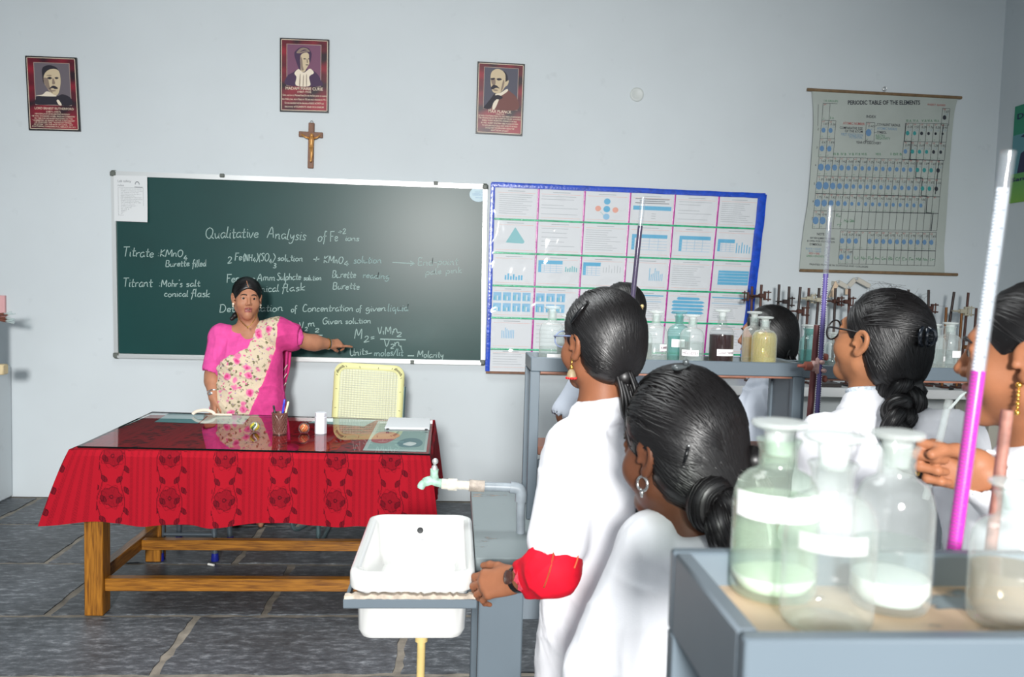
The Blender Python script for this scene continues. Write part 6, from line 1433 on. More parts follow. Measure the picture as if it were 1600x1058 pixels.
def rotm(yaw=0., pitch=0., roll=0.):
    """x right, y forward, z up; yaw turns left, pitch lifts the face, roll leans the head to its left"""
    cz, sz = math.cos(yaw), math.sin(yaw); cx, sx = math.cos(pitch), math.sin(pitch); cy, sy = math.cos(roll), math.sin(roll)
    return np.array(((cz, -sz, 0), (sz, cz, 0), (0, 0, 1)))@np.array(((1, 0, 0), (0, cx, -sx), (0, sx, cx)))@np.array(((cy, 0, -sy), (0, 1, 0), (sy, 0, cy)))
class Head:
    def __init__(s, c, R, sc=1., plump=0.): s.c = np.array(c, float); s.R = R; s.s = sc; s.pl = plump
    def w(s, *p): return s.c+s.R@(np.array(p, float)*s.s)
    def loc(s, P): return (P-s.c)@s.R/s.s
    def rot(s, Rl=None): return s.R if Rl is None else s.R@Rl
def add_head(F, H, mouth=0.):
    k, w, pl = H.s, H.w, H.pl
    E = lambda c, r, kk, op='u', rot=None: F.ell(w(*c), np.array(r)*k, kk, op, H.rot(rot))
    B = lambda c, r, kk, op='u': F.ball(w(*c), r*k, kk, op)
    C = lambda a, b, ra, rb, kk, op='u': F.cone(w(*a), w(*b), ra*k, rb*k, kk, op)
    E((0, -.014, .036), (.073, .091, .080), .0); E((0, .024, -.020), (.060+.006*pl, .064, .086), .03)
    for q in (-1, 1):
        C((q*.046, .0, -.058), (0, .064, -.092), .022+.006*pl, .017+.004*pl, .022)
        B((q*.037, .054, -.030), .026+.004*pl, .028)
    B((0, .070, -.092), .017, .018)
    if pl: E((0, .035, -.100), (.05*pl, .045, .026), .03)
    C((-.030, .074, .030), (.030, .074, .030), .013, .013, .016)
    for q in (-1, 1): B((q*.031, .101, .008), .0165, .012, 's')
    for q in (-1, 1):   # lids
        C((q*.020, .0815, .0145), (q*.042, .0765, .0130), .0066, .0060, .006); C((q*.021, .081, .0005), (q*.041, .076, .0015), .005, .0045, .006)
    C((0, .083, .018), (0, .1035, -.022), .0062, .0098, .012); 
    for q in (-1, 1): B((q*.0110, .0945, -.028), .0074, .007)
    for q in (-1, 1): B((q*.006, .099, -.0355), .0028, .003, 's')
    C((-.017, .084, -.055), (0, .092, -.0535), .0052, .0068, .006); C((.017, .084, -.055), (0, .092, -.0535), .0052, .0068, .006)
    C((-.015, .083, -.067-.4*mouth), (.015, .083, -.067-.4*mouth), .0068, .0068, .006); B((0, .088, -.068-.4*mouth), .007, .006)
    C((-.019, .093, -.0608-.2*mouth), (.019, .093, -.0608-.2*mouth), .0012+mouth*.5, .0012+mouth*.5, .004, 's')
    for q in (-1, 1):   # ears
        x0 = q*.074
        hel = [(x0, .012, -.004), (x0+q*.006, .010, .014), (x0+q*.009, -.002, .028), (x0+q*.012, -.018, .029), (x0+q*.014, -.028, .014), (x0+q*.012, -.026, -.006), (x0+q*.008, -.014, -.022), (x0+q*.004, -.004, -.031), (x0+q*.001, .004, -.026)]
        hel = [(x0+(a-x0)*.9, -.008+(b+.008)*.86, -.002+(c+.002)*.88) for a, b, c in hel]
        hr = [.004, .0045, .0048, .0048, .0048, .0050, .0056, .0075, .004]
        hs = smooth_curve(hel, 3); rr = np.interp(np.linspace(0, 8, len(hs)), range(9), hr)
        for i in range(len(hs)-1): C(hs[i], hs[i+1], rr[i], rr[i+1], .004)
        E((x0+q*.004, -.010, .0), (.0055, .0155, .0235), .008)
        E((x0+q*.0125, -.005, -.005), (.006, .007, .011), .005, 's'); C((x0+q*.0105, -.010, .014), (x0+q*.0115, -.016, .005), .0026, .0026, .003, 's')
        B((x0+q*.004, .010, -.008), .0055, .005)
def arm(F, sh, el, wr, r=(.050, .038, .026), k=.02):
    sh, el, wr = [np.array(q, float) for q in (sh, el, wr)]
    m1 = sh+(el-sh)*.45; m2 = el+(wr-el)*.28
    F.chain([sh, m1, el, m2, wr], [r[0], r[0]*.92, r[1], r[1]*1.04, r[2]], k)
def add_hand(F, wr, fwd, back, side, sc=1., curls=((20, 25, 15),)*4, spread=(.05, .01, -.04, -.10), thumb=(.6, .35, 20, 20), wrist_r=.026):
    """wr wrist, fwd towards the fingers, back = out of the back of the hand, side=+1 when the thumb lies along fwd x back"""
    y = np.array(fwd, float); y /= np.linalg.norm(y); z = np.array(back, float); z -= y*(z@y); z /= np.linalg.norm(z); x = np.cross(y, z)*side
    M = np.stack([x, y, z], 1); P = lambda a, b, c: np.array(wr, float)+M@(np.array((a, b, c))*sc)
    kx = (.027, .009, -.009, -.025); ky = (.082, .086, .081, .071); ln = ((.042, .025, .021), (.046, .028, .022), (.042, .026, .021), (.033, .020, .019)); rd = (.0090, .0092, .0087, .0078)
    F.ell(P(0, .030, -.002), np.array((.032, .045, .015))*sc, .02, 'u', M)
    tips = []
    for i in range(4):
        F.cone(P(kx[i]*.55, .005, 0), P(kx[i], ky[i], .001), .0125*sc, .0112*sc, .012)
        p = np.array((kx[i], ky[i], 0.)); a = 0.; c = curls[i % len(curls)]; r = rd[i]
        for j in range(3):
            a += math.radians(c[j]); d = np.array((math.sin(spread[i])*math.cos(a), math.cos(a)*math.cos(spread[i]), -math.sin(a)))
            q = p+d*ln[i][j]; r2 = r*(.92 if j < 2 else .84)
            F.cone(P(*p), P(*q), r*sc, r2*sc, .0035 if j else .007); p = q; r = r2
        tips.append(P(*p))
    az, el_, c1, c2 = thumb
    p = np.array((.022, .018, -.004)); d = np.array((math.sin(az), math.cos(az)*math.cos(el_), -math.cos(az)*math.sin(el_))); q = p+d*.042
    F.cone(P(*p), P(*q), .0145*sc, .0110*sc, .012)
    d2 = d*math.cos(math.radians(c1))+np.array((-math.cos(az), math.sin(az), -.35))*math.sin(math.radians(c1)); d2 /= np.linalg.norm(d2); q2 = q+d2*.030; F.cone(P(*q), P(*q2), .0105*sc, .0095*sc, .004)
    d3 = d2*math.cos(math.radians(c2))+np.array((-math.cos(az), math.sin(az), -.35))*math.sin(math.radians(c2)); d3 /= np.linalg.norm(d3); q3 = q2+d3*.024; F.cone(P(*q2), P(*q3), .0095*sc, .0078*sc, .004)
    return P, tips
def add_legs(F, base, yaw, hipz, hw=.085, foot=True, knee=.5, r=(.085, .055, .035)):
    c, s = math.cos(yaw), math.sin(yaw); W_ = lambda x, y, z: np.array((base[0]+x*c-y*s, base[1]+x*s+y*c, base[2]+z))
    for q in (-1, 1):
        h, k_, a = W_(q*hw, 0, hipz), W_(q*hw*.95, .012, hipz*knee+.03), W_(q*hw*.9, -.01, .075)
        F.chain([h, k_, W_(q*hw*.95, -.018, hipz*.36), a], [r[0], r[1], r[1]*.95, r[2]], .03)
        F.cone(W_(q*hw*.9, -.03, .035), W_(q*hw*1.0, .11, .022), .034, .022, .02); F.cone(W_(q*hw, .10, .020), W_(q*hw*1.08, .16, .017), .026, .015, .012)

# ---- skin, cloth and hair
def skin(name, rgb, rough=.52):
    return mat(name, rgb, rough=rough, spec=.28, sss=.05, var=.07, vscale=30, bump=.06, bscale=350)
M_lips = mat('lips', (150, 84, 80), rough=.4); M_eyew = mat('eye_white', (176, 166, 156), rough=.2); M_iris = mat('dark_iris', (30, 20, 16), rough=.1)
def hair_mat(name, rgb=(17, 15, 16), rough=.40):
    M = mat(name, rgb, rough=rough, spec=.55)
    b = M.node_tree.nodes['Principled BSDF']; b.inputs['Anisotropic'].default_value = .0
    return M
M_hair = hair_mat('black_hair')
def coat_mat(name, rgb):
    return mat(name, rgb, rough=.85, spec=.15, bump=.12, bscale=500)
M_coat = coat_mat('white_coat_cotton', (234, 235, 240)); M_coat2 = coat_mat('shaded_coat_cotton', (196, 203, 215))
def folds(P, seeds, amp, freq, axis=(0, 0, 1), warp=1.):
    """sharp-crested drapery waves, as an offset along the surface"""
    d = np.zeros(len(P)); r = np.random.RandomState(seeds)
    for i in range(4):
        k = r.normal(size=3); k /= np.linalg.norm(k); k = k-np.array(axis)*(k@np.array(axis))*.65; k *= freq*(.7+.6*r.rand())
        k2 = r.normal(size=3)*freq*.5
        s = np.sin(P@k+warp*1.6*np.sin(P@k2+r.rand()*6)+r.rand()*6)
        env = .5+.5*np.sin(P@(r.normal(size=3)*freq*.35)+r.rand()*6)
        d += amp*(1-np.abs(s))**2*env*(.6+.4*r.rand())
    return d
def strands(mb, H, hairF, starts, gather, n, r=.0009, lift=(.0005, .004), seed=0, seg=11, wob=.03, taper=True, frac=(1., 1.), mi=0, centre=(0, -.014, .025)):
    """combed locks: each runs over the hair's surface from a start direction to a gathering direction (both in the head's frame)"""
    rn = np.random.RandomState(seed); c0 = np.array(centre)
    D0 = []; D1 = []
    for _ in range(n):
        a = starts(rn)
        g = gather(a, rn) if callable(gather) else np.array(gather)+rn.normal(size=3)*.05
        D0.append(a/np.linalg.norm(a)); D1.append(g/np.linalg.norm(g))
    D0 = np.array(D0); D1 = np.array(D1); L_ = rn.uniform(frac[0], frac[1], n) if frac[0] < 1 else np.ones(n)
    ang = np.arccos(np.clip((D0*D1).sum(1), -1, 1)); ang = np.maximum(ang, 1e-3)
    ts = np.linspace(0, 1, seg); pts = np.empty((n, seg, 3)); off = rn.uniform(lift[0], lift[1], n); ph = rn.rand(n, 3)*6
    for j, t in enumerate(ts):
        tt = t*L_
        d = (np.sin((1-tt)*ang)[:, None]*D0+np.sin(tt*ang)[:, None]*D1)/np.sin(ang)[:, None]
        d = d+wob*np.sin(ph+tt[:, None]*3.)*np.sin(math.pi*t); d /= np.linalg.norm(d, axis=1)[:, None]
        # find the surface along each direction by stepping in from outside
        o = H.c+(H.R@(c0*H.s)); dw = d@H.R.T
        R_ = np.full(n, .19*H.s)
        for _ in range(26):
            v = hairF.ev(o+dw*R_[:, None], .05); R_ = np.maximum(R_-np.clip(v, -.02, .02)*.8, .02)
        pts[:, j] = o+dw*(R_+off*(1 if 0 < j < seg-1 else .1)-.0004)[:, None]
    for i in range(n):
        w = r*(.6+.8*rn.rand()); rr = np.full(seg, w)
        rr[0] = w*.4
        if taper: rr[-1] = w*.5
        P = pts[i]
        T = np.gradient(P, axis=0); T /= np.maximum(np.linalg.norm(T, axis=1), 1e-9)[:, None]
        N_ = P-(H.c); N_ -= T*(N_*T).sum(1)[:, None]; N_ /= np.maximum(np.linalg.norm(N_, axis=1), 1e-9)[:, None]; S_ = np.cross(T, N_)
        V = np.concatenate([P+S_*rr[:, None]*1.7, P+N_*rr[:, None]*.8, P-S_*rr[:, None]*1.7])
        k = seg; mb.add(V, [(a*k+j, a*k+j+1, (a+1)*k+j+1, (a+1)*k+j) for a in (0, 1) for j in range(k-1)], mi)
def braid(mb, path, r, turns, w=1., flat=.75, seed=0):
    """three plaited locks along a path"""
    P = np.array(smooth_curve(path, 14)); k = len(P); T = np.gradient(P, axis=0); T /= np.linalg.norm(T, axis=1)[:, None]
    S_ = np.cross(T, np.array((0, -1., 0))); S_ /= np.linalg.norm(S_, axis=1)[:, None]; N_ = np.cross(S_, T)
    t = np.linspace(0, turns*2*math.pi, k); rr = np.interp(np.linspace(0, 1, k), np.linspace(0, 1, len(r)), r)
    rn = np.random.RandomState(seed)
    for q in range(3):
        a = t+q*2*math.pi/3
        C = P+S_*(rr*.95*np.sin(a))[:, None]+N_*(rr*.50*np.sin(2*a))[:, None]
        lr = rr*.74; mb.tube(C, lr, 12)
        TC = np.gradient(C, axis=0); TC /= np.linalg.norm(TC, axis=1)[:, None]
        for j in range(18):   # single hairs on each lock
            b = 2*math.pi*j/18+rn.rand()*.3; u = S_-TC*(S_*TC).sum(1)[:, None]; u /= np.linalg.norm(u, axis=1)[:, None]; v = np.cross(TC, u)
            st = np.clip(np.linspace(0, 1, k), .02, .98)
            mb.tube(C+(u*math.cos(b)+v*math.sin(b))*(lr*1.0)[:, None], .0011*w, 3, cap=False)
def hit(F, px, py, lift=0., t0=.6, t1=6.):
    """where a line of sight meets a shape, and the way the surface faces there"""
    o = np.array((0, 0, CAM_H)); d = at(px, py, Y=1.)-o; d /= np.linalg.norm(d); t = t0
    for _ in range(160):
        v = F.ev((o+d*t)[None], None)[0]
        if v < .0006 or t > t1: break
        t += max(.0005, min(v*.6, .05))
    p = o+d*t; g = np.array([F.ev((p+e*.003)[None], None)[0]-F.ev((p-e*.003)[None], None)[0] for e in np.eye(3)]); g /= max(np.linalg.norm(g), 1e-9)
    return p+g*lift, g
def on(F, px, py, lift, Y):
    """a place on a shape under a line of sight, or at a known depth when the line misses it"""
    p, g = hit(F, px, py, lift)
    return p if abs(p[1]-Y) < .12 else at(px, py, Y=Y)
def round_starts(dirs, spread):
    dirs = [np.array(d, float)/np.linalg.norm(d) for d in dirs]
    def f(rn): 
        d = dirs[rn.randint(len(dirs))]+rn.normal(size=3)*spread; return d/np.linalg.norm(d)
    return f
# ------------------------------------------------------------------ the figures
D2R = math.radians
def frame(base, yaw):
    c, s = math.cos(yaw), math.sin(yaw)
    return lambda x, y, z: np.array((base[0]+x*c-y*s, base[1]+x*s+y*c, z))
def hair_field(H, v=.012, top=0., nape=(.060, .045, .058), face=(.066, .078, .090), ear=True, low=-.095, face_z=-.025, facey=.088):
    F = Field(); k = H.s
    E = lambda c, r, kk, op='u': F.ell(H.w(*c), np.array(r)*k, kk, op, H.R)
    E((0, -.018, .038+top*.5), (.073+v, .091+v, .080+v+top*.6), 0.)
    E((0, -.052, -.030), (nape[0]+v*.6, nape[1]+v, nape[2]), .03)
    E((0, facey, face_z), face, .022, 's')
    if ear:
        for q in (-1, 1): E((q*.088, .006, -.014), (.034, .023, .031), .014, 's')
    F.add(lambda P: H.loc(P)[:, 2]*k-low*k, H.w(0, 0, low-.2), .4, .01, 's')
    return F
def scalp(rn, lo=-.45, part=None):
    while True:
        d = rn.normal(size=3); d /= np.linalg.norm(d)
        if d[2] < lo: continue
        if d[1] > .30 and d[2] < .42+.25*(abs(d[0])): continue
        if d[1] > 0.05 and d[2] < -.05: continue
        return d
def eyes(root, H, open_=1.):
    for q in (-1, 1):
        c = H.w(q*.031, .0748, .0072); b = MB(); b.ball(c, .0120*H.s, 14); e = b.build('eye', M_eyew, root, 180)
        b = MB(); f = H.R@np.array((0, 1., 0)); b.lathe([(0, .0118*H.s), (.0035*H.s, .0120*H.s), (.0068*H.s, .0106*H.s), (.0070*H.s, .0098*H.s)], c, 14, 0, f); b.build('iris', M_iris, e, 180, False)
def brows(root, H, m):
    for q in (-1, 1):
        b = MB(); P = [H.w(q*x, y, z) for x, y, z in ((.013, .0915, .0270), (.024, .0915, .0310), (.036, .0860, .0300), (.047, .0765, .0240))]
        b.tube(smooth_curve(P, 4), np.interp(np.linspace(0, 3, 13), [0, 1, 2, 3], [.0028, .0038, .0032, .0012])*H.s, 6); b.build('eyebrow', m, root, 180)
def collar(F, H, nb, r, th, tilt, yaw, h=.03):
    """a ring of cloth standing round the neck"""
    c, s = math.cos(yaw), math.sin(yaw); pts = []
    for a in np.linspace(0, 2*math.pi, 25):
        x, y = r[0]*math.cos(a), r[1]*math.sin(a); pts.append(np.array(nb)+np.array((x*c-y*s, x*s+y*c, -tilt*y)))
    for i in range(24): F.cone(pts[i], pts[i+1], th, th, .01)
root_coat = {}
def student(label, hc, hyaw, hpitch, hroll, sc, byaw, bx, by, skin_m, coat_m, armL, armR, hipdy=0., sleeve=(1., 1.), h=.0045, hands=None, lean=0., wide=.97, res_coat=.0058, zs_off=-.205, hem=.42, seed=1, sleeve_r=(.062, .056), coat_amp=.006, nbz=.062, colw=1.0, undersleeve=None, plump=0.):
    """one girl in a lab coat; arms are (shoulder or None, elbow, wrist)"""
    root = thing('person', label, 'person', (bx, by, 0), 'students')
    H = Head(hc, rotm(hyaw, hpitch, hroll), sc, plump); Fm = frame((bx, by), byaw)
    zs = hc[2]+zs_off*sc
    T_ = H.w(0, -.030, -.10)-np.array((bx, by, 0)); cyw, syw = math.cos(byaw), math.sin(byaw)
    tx, ty = T_[0]*cyw+T_[1]*syw, -T_[0]*syw+T_[1]*cyw+.005
    kk = lambda z: min(1.15, max(0., (z-zs+.50)/.50))**1.2
    fx = lambda z: tx*kk(z)
    fy = lambda z: ty*kk(z)+.02
    Fm0 = Fm; Fm = lambda x, y, z: Fm0(x+fx(min(z, zs+.03)), y+fy(min(z, zs+.03))-.02, z)
    nb = Fm(0, -.004, zs+nbz); V0 = lambda x, y, z: Fm0(x, y, z)-Fm0(0, 0, 0)
    F = Field(); add_head(F, H)
    F.cone(H.w(0, -.024, -.045), nb, .050*sc, .054*sc, .03); F.cone(nb, Fm(0, .01, zs-.10), .052, .085, .04)
    rows = lambda g: [(z, fx(z), fy(z)+dy, rx*wide+g, ry+g) for z, dy, rx, ry in ((zs-.62, 0, .15, .115), (zs-.46, 0, .158, .115), (zs-.30, 0, .130, .098), (zs-.13, 0, .145, .105), (zs-.03, -.01, .13, .075), (zs+.01, -.015, .085, .055))]
    F.loft(rows(-.004), (bx, by, 0), byaw, .03)
    sh = []
    for q, A in ((-1, armL), (1, armR)):
        s0 = Fm(q*.155*wide, -.010, zs-.025) if A[0] is None else np.array(A[0]); sh.append(s0)
        F.cone(nb+V0(q*.02, 0, -.045), s0, .036, .042, .03); arm(F, s0, A[1], A[2], (.045, .036, .024), .02)
    add_legs(F, (bx, by, 0), byaw, zs-.58)
    tips = []
    for q, hd in zip((-1, 1), hands or (None, None)):
        A = armL if q < 0 else armR
        if hd is None:
            f = np.array(A[2])-np.array(A[1]); hd = dict(fwd=f, back=V0(q*1., 0, 0), side=-q, curls=((20, 30, 20),)*4)
        else: hd = dict(hd)
        hd.setdefault('sc', .92*sc); tips.append(add_hand(F, A[2], **hd))
    lip = lambda P: ((np.abs(H.loc(P)[:, 0]) < .019) & (H.loc(P)[:, 1] > .080) & (H.loc(P)[:, 2] < -.050) & (H.loc(P)[:, 2] > -.074)).astype(int)
    body = field_obj('body', F, h, [skin_m, M_lips], root, colour=lip)
    # coat
    C = Field(); g = .016; ends = []
    low = [(hem, 0, .02, .178*wide, .145), (zs-.62, 0, .02, .172*wide, .138)]
    C.loft(low+rows(g)[1:], (bx, by, 0), byaw, .0)
    for q, A, s0, sl in ((-1, armL, sh[0], sleeve[0]), (1, armR, sh[1], sleeve[1])):
        C.cone(nb+V0(q*.022, 0, -.046), s0+np.array((0, 0, -.002)), .046, .056, .035)
        e_, w_ = np.array(A[1]), np.array(A[2])
        if sl <= 1: end = s0+(e_-s0)*sl; C.cone(s0, end, sleeve_r[0], sleeve_r[1], .022)
        else:
            end = e_+(w_-e_)*(sl-1); C.cone(s0, e_, sleeve_r[0], sleeve_r[1]*.95, .022); C.cone(e_, end, sleeve_r[1]*.93, sleeve_r[1]*.80, .015)
        d = (end-(s0 if sl <= 1 else e_)); d /= np.linalg.norm(d)
        rr = (sleeve_r[1] if sl <= 1 else sleeve_r[1]*.80)
        ends.append(end); C.cone(end-d*.03, end+d*.08, rr-.016, rr-.012, .003, 's')
    cr_ = (.060*colw*sc, .058*colw*sc)
    collar(C, H, nb+np.array((0, 0, .004)), cr_, .009, .25, byaw); collar(C, H, nb+np.array((0, 0, .016)), (cr_[0]*.98, cr_[1]*.98), .008, .25, byaw); collar(C, H, nb+np.array((0, 0, -.014)), (cr_[0]*1.16, cr_[1]*1.18), .012, .3, byaw); C.cone(nb-np.array((0, 0, .05)), nb-np.array((0, 0, .006)), .062*sc, .054*sc, .02); C.cone(nb-np.array((0, 0, .045)), Fm(0, .005, zs-.11), .064, .108, .03)
    def post(P, d):
        f = np.clip((np.min([np.linalg.norm(P-e, axis=1) for e in ends], 0)-.075)/.07, 0, 1)
        return d-f*(folds(P, seed, coat_amp, 21.)+folds(P, seed+9, coat_amp*.35, 55.))
    C.post = post
    field_obj('lab_coat', C, res_coat, coat_m, root)
    root_coat[root.name] = C
    return root, H, F, Fm, zs, nb, tips
def tube_obj(name, pts, r, m, parent, n=10, closed=False):
    q = MB(); q.tube(pts, r, n, closed=closed); return q.build(name, m, parent, 180)
def glasses(root, H, m, lens_m, rx=.024, ry=.021, r=.0014, tint=None):
    g = []
    t = None; cs = []
    frm = MB()
    for q in (-1, 1):
        P = [H.w(q*(.033+rx*math.cos(a)), .103-.010*abs(math.cos(a)*.5+.5)*0-.12*(.0 if q else 0), .004+ry*math.sin(a)) for a in np.linspace(0, 2*math.pi, 25)[:-1]]
        frm.tube(P, r*H.s, 8, closed=True)
        ear = H.w(q*.081, .004, .022)
        frm.tube([H.w(q*(.033+rx), .102, .010), H.w(q*.073, .085, .014), H.w(q*.080, .04, .019), ear, H.w(q*.083, -.014, .010), H.w(q*.083, -.022, -.006)], r*1.15*H.s, 8)
    frm.tube([H.w(-.010, .103, .008), H.w(0, .106, .011), H.w(.010, .103, .008)], r*H.s, 8)
    f = frm.build('glasses_frame', m, root, 180)
    for q in (-1, 1):
        L_ = MB(); P = [H.w(q*(.033+rx*.97*math.cos(a)), .103, .004+ry*.97*math.sin(a)) for a in np.linspace(0, 2*math.pi, 25)[:-1]]
        L_.add(P, [tuple(range(24))]); L_.build('lens', lens_m, f, 0, False)
M_lens = glass('spectacle_lens', (.96, .97, .97), .03, gloss=.5, edge=.1)
M_metal = mat('silver_metal', (206, 206, 206), rough=.25, metal=.9); M_goldj = mat('gold_jewellery', (214, 170, 84), rough=.25, metal=.9)
M_clip = mat('black_clip', (18, 18, 20), rough=.2, spec=.6)

# ================================================================== the teacher
YT = 4.92
def teacher():
    hc = at(386, 467, Y=YT); sk_ = skin('teacher_skin', (180, 126, 98), .5); bx = at(388, 560, Y=YT)[0]; by = YT+.01
    root = thing('person', 'teacher in a pink and beige floral sari pointing at the green chalkboard', 'person', (bx, by, 0))
    yaw = math.pi+D2R(8); H = Head(hc, rotm(D2R(201), D2R(-2), D2R(2)), .96, .5); Fm = frame((bx, by), yaw)   # x to her right = left in the picture
    zs = hc[2]-.212; F = Field(); add_head(F, H, .006)
    nb = Fm(0, -.02, zs+.03)
    F.cone(H.w(0, -.022, -.045), nb, .054, .060, .03); F.cone(nb, Fm(0, 0, zs-.1), .06, .11, .04)
    rows = lambda g: [(.02, 0, 0, .20+g, .16+g), (.45, 0, .0, .200+g, .155+g), (zs-.50, 0, .0, .198+g, .150+g), (zs-.38, 0, .012, .188+g, .152+g), (zs-.26, 0, .012, .170+g, .140+g), (zs-.14, 0, .016, .172+g, .138+g), (zs-.04, 0, -.006, .150+g, .092+g), (zs+.005, 0, -.014, .09+g, .062+g)]
    F.loft(rows(-.012)[2:], (bx, by, 0), yaw, .03)
    add_legs(F, (bx, by, 0), yaw, zs-.52)
    sR, eR, wR = at(346, 524, Y=YT), at(333, 586, Y=YT-.03), at(334, 621, Y=YT-.12)
    sL, eL, wL = at(431, 521, Y=YT+.02), at(484, 535, Y=YT+.12), at(514, 537.5, Y=YT+.20)
    for q, s0, e_, w_ in ((1, sR, eR, wR), (-1, sL, eL, wL)):
        F.cone(Fm(q*.05, -.012, zs+.012), s0, .045, .055, .03); arm(F, s0, e_, w_, (.058, .046, .030), .02)
    pt_ = at(547, 535, Y=YT+.28); fw = pt_-wL
    Pf, tipsL = add_hand(F, wL, fw, (.1, -.75, .6), 1, .90, ((4, 8, 6), (38, 50, 35), (48, 55, 40), (55, 55, 40)), (.04, .02, -.02, -.06), (.25, .75, 25, 25))
    tgt = at(333, 641, Y=TY1-.03)
    Pr, tipsR = add_hand(F, wR, np.array((.02, -.10, -1.)), (-.75, -.55, .0), -1, .92, ((12, 20, 12),)*4, (.12, .04, -.05, -.14), (.5, .3, 15, 10))
    def col(P):
        L_ = H.loc(P); return ((np.abs(L_[:, 0]) < .021) & (L_[:, 1] > .080) & (L_[:, 2] < -.049) & (L_[:, 2] > -.078)).astype(int)
    field_obj('body', F, .0038, [sk_, M_lips], root, colour=col)
    eyes(root, H); brows(root, H, M_hair)
    b = MB(); b.ball(H.w(0, .0855, -.0625), .010*H.s, 12, sc=(1.2, .4, .4), rot=H.R); b.build('teeth', mat('teeth', (150, 132, 124), rough=.4), root, 180)
    # hair combed back from a middle parting into a low knot
    hf = hair_field(H, .012, .004, face=(.056, .074, .084), face_z=-.024, facey=.080, ear=False)
    for q_ in (-1, 1): hf.ell(H.w(q_*.090, .010, -.030), np.array((.036, .026, .028))*H.s, .012, 's', H.R)
    hf.ell(H.w(0, .082, -.050), np.array((.080, .072, .062))*H.s, .02, 's', H.R)
    field_obj('hair', hf, .004, M_hair, root)
    q = MB(); strands(q, H, hf, lambda rn: scalp(rn), (0, -.72, -.6), 800, .0009, (.0005, .004), 3, wob=.03)
    q.ball(H.w(0, -.085, -.075), .036*H.s, 14, sc=(1.2, .9, 1.))
    part = [hit(hf, x, y, -.0004)[0] for x, y in ((388.5, 449), (387, 445), (386, 441.5), (385.5, 439))]
    pq = MB(); pq.tube(smooth_curve(part, 3), .0022, 6); pq.build('hair_parting', sk_, root, 180)
    kn = H.w(.045, -.05, -.10); q.tube(smooth_curve([H.w(.02, -.075, -.08), H.w(.055, -.05, -.105), H.w(.075, -.035, -.125), H.w(.088, -.03, -.135)], 5), [.020]*4+[.018]*4+[.013]*4+[.011]*3+[.006], 10)
    q.build('hair_knot', M_hair, root, 180)
    # blouse
    pink = mat('pink_cotton', (226, 84, 160), rough=.8, spec=.2, var=.10, vscale=26, bump=.3, bscale=60); pinkb = mat('pink_border_cloth', (218, 70, 142), rough=.75, spec=.2, var=.12, vscale=30, bump=.25, bscale=70)
    B = Field(); B.loft(rows(.004)[4:], (bx, by, 0), yaw, 0.)
    for q, s0, e_ in ((1, sR, eR), (-1, sL, eL)):
        B.cone(Fm(q*.07, -.012, zs+.002), s0+np.array((0, 0, -.004)), .046, .064, .03); f_ = .82 if q > 0 else .52
        end = s0+(e_-s0)*f_; B.cone(s0, end, .067, .069 if q > 0 else .066, .025); d = (end-s0)/np.linalg.norm(end-s0); B.cone(end-d*.03, end+d*.1, .061 if q > 0 else .058, .066, .003, 's')
    # deep neckline
    vn = [at(362, 489, Y=YT-.2), at(412, 489, Y=YT-.2), at(388, 523, Y=YT-.2)]
    B.chain([at(357, 492, Y=YT-.1), at(387, 516, Y=YT-.145)], [.030, .016], .006, 's'); B.chain([at(412, 492, Y=YT-.1), at(389, 516, Y=YT-.145)], [.034, .014], .006, 's'); B.cone(at(385, 488, Y=YT-.11), at(388, 512, Y=YT-.14), .058, .016, .006, 's'); B.cone(nb+np.array((0, .02, 0)), nb+np.array((0, 0, .06)), .075, .075, .006, 's')
    B.post = lambda P, d: d-folds(P, 4, .004, 34.)
    field_obj('blouse', B, .0045, pink, root)
    # sari: everything inside a slanted outline on her front, over a slightly fuller body
    def poly_sd(px):
        """signed distance to a closed outline, measured on the plane x, z of the room at her depth"""
        V = np.array([at(x, y, Y=YT-.12)[[0, 2]] for x, y in px])
        def f(P):
            p = P[:, [0, 2]]*np.array((1., 1.)); d = np.full(len(P), 1e9); s_ = np.ones(len(P))
            for i in range(len(V)):
                a, b_ = V[i-1], V[i]; e = b_-a; w_ = p-a; t = np.clip(w_@e/(e@e), 0, 1); d = np.minimum(d, ((w_-t[:, None]*e)**2).sum(1))
                c1 = (a[1] > p[:, 1]) != (b_[1] > p[:, 1]); xi = a[0]+(p[:, 1]-a[1])/np.where(b_[1] == a[1], 1e-9, b_[1]-a[1])*e[0]
                s_ = np.where(c1 & (p[:, 0] < xi), -s_, s_)
            return np.sqrt(d)*s_
        return f
    big = rows(.014)
    def drape(px, g, front=None):
        S_ = Field(); R_ = rows(g); S_.loft([(0.05,)+R_[0][1:]]+R_[1:], (bx, by, 0), yaw, 0.)
        s0 = sL+np.array((0, 0, .006)); S_.cone(Fm(-.06, -.01, zs+.012), s0, .060+g*.6, .078+g*.4, .03); S_.cone(s0, s0+(eL-s0)*.45, .080+g*.4, .074+g*.4, .02)
        pf = poly_sd(px); S_.add(pf, (bx, by, .7), 3., 0., 'i'); return S_
    flor = mat('floral_cotton', (206, 186, 158), rough=.85, spec=.15)
    nt = flor.node_tree; N = nt.nodes.new; L = nt.links.new; bs = nt.nodes['Principled BSDF']; tc = N('ShaderNodeTexCoord')
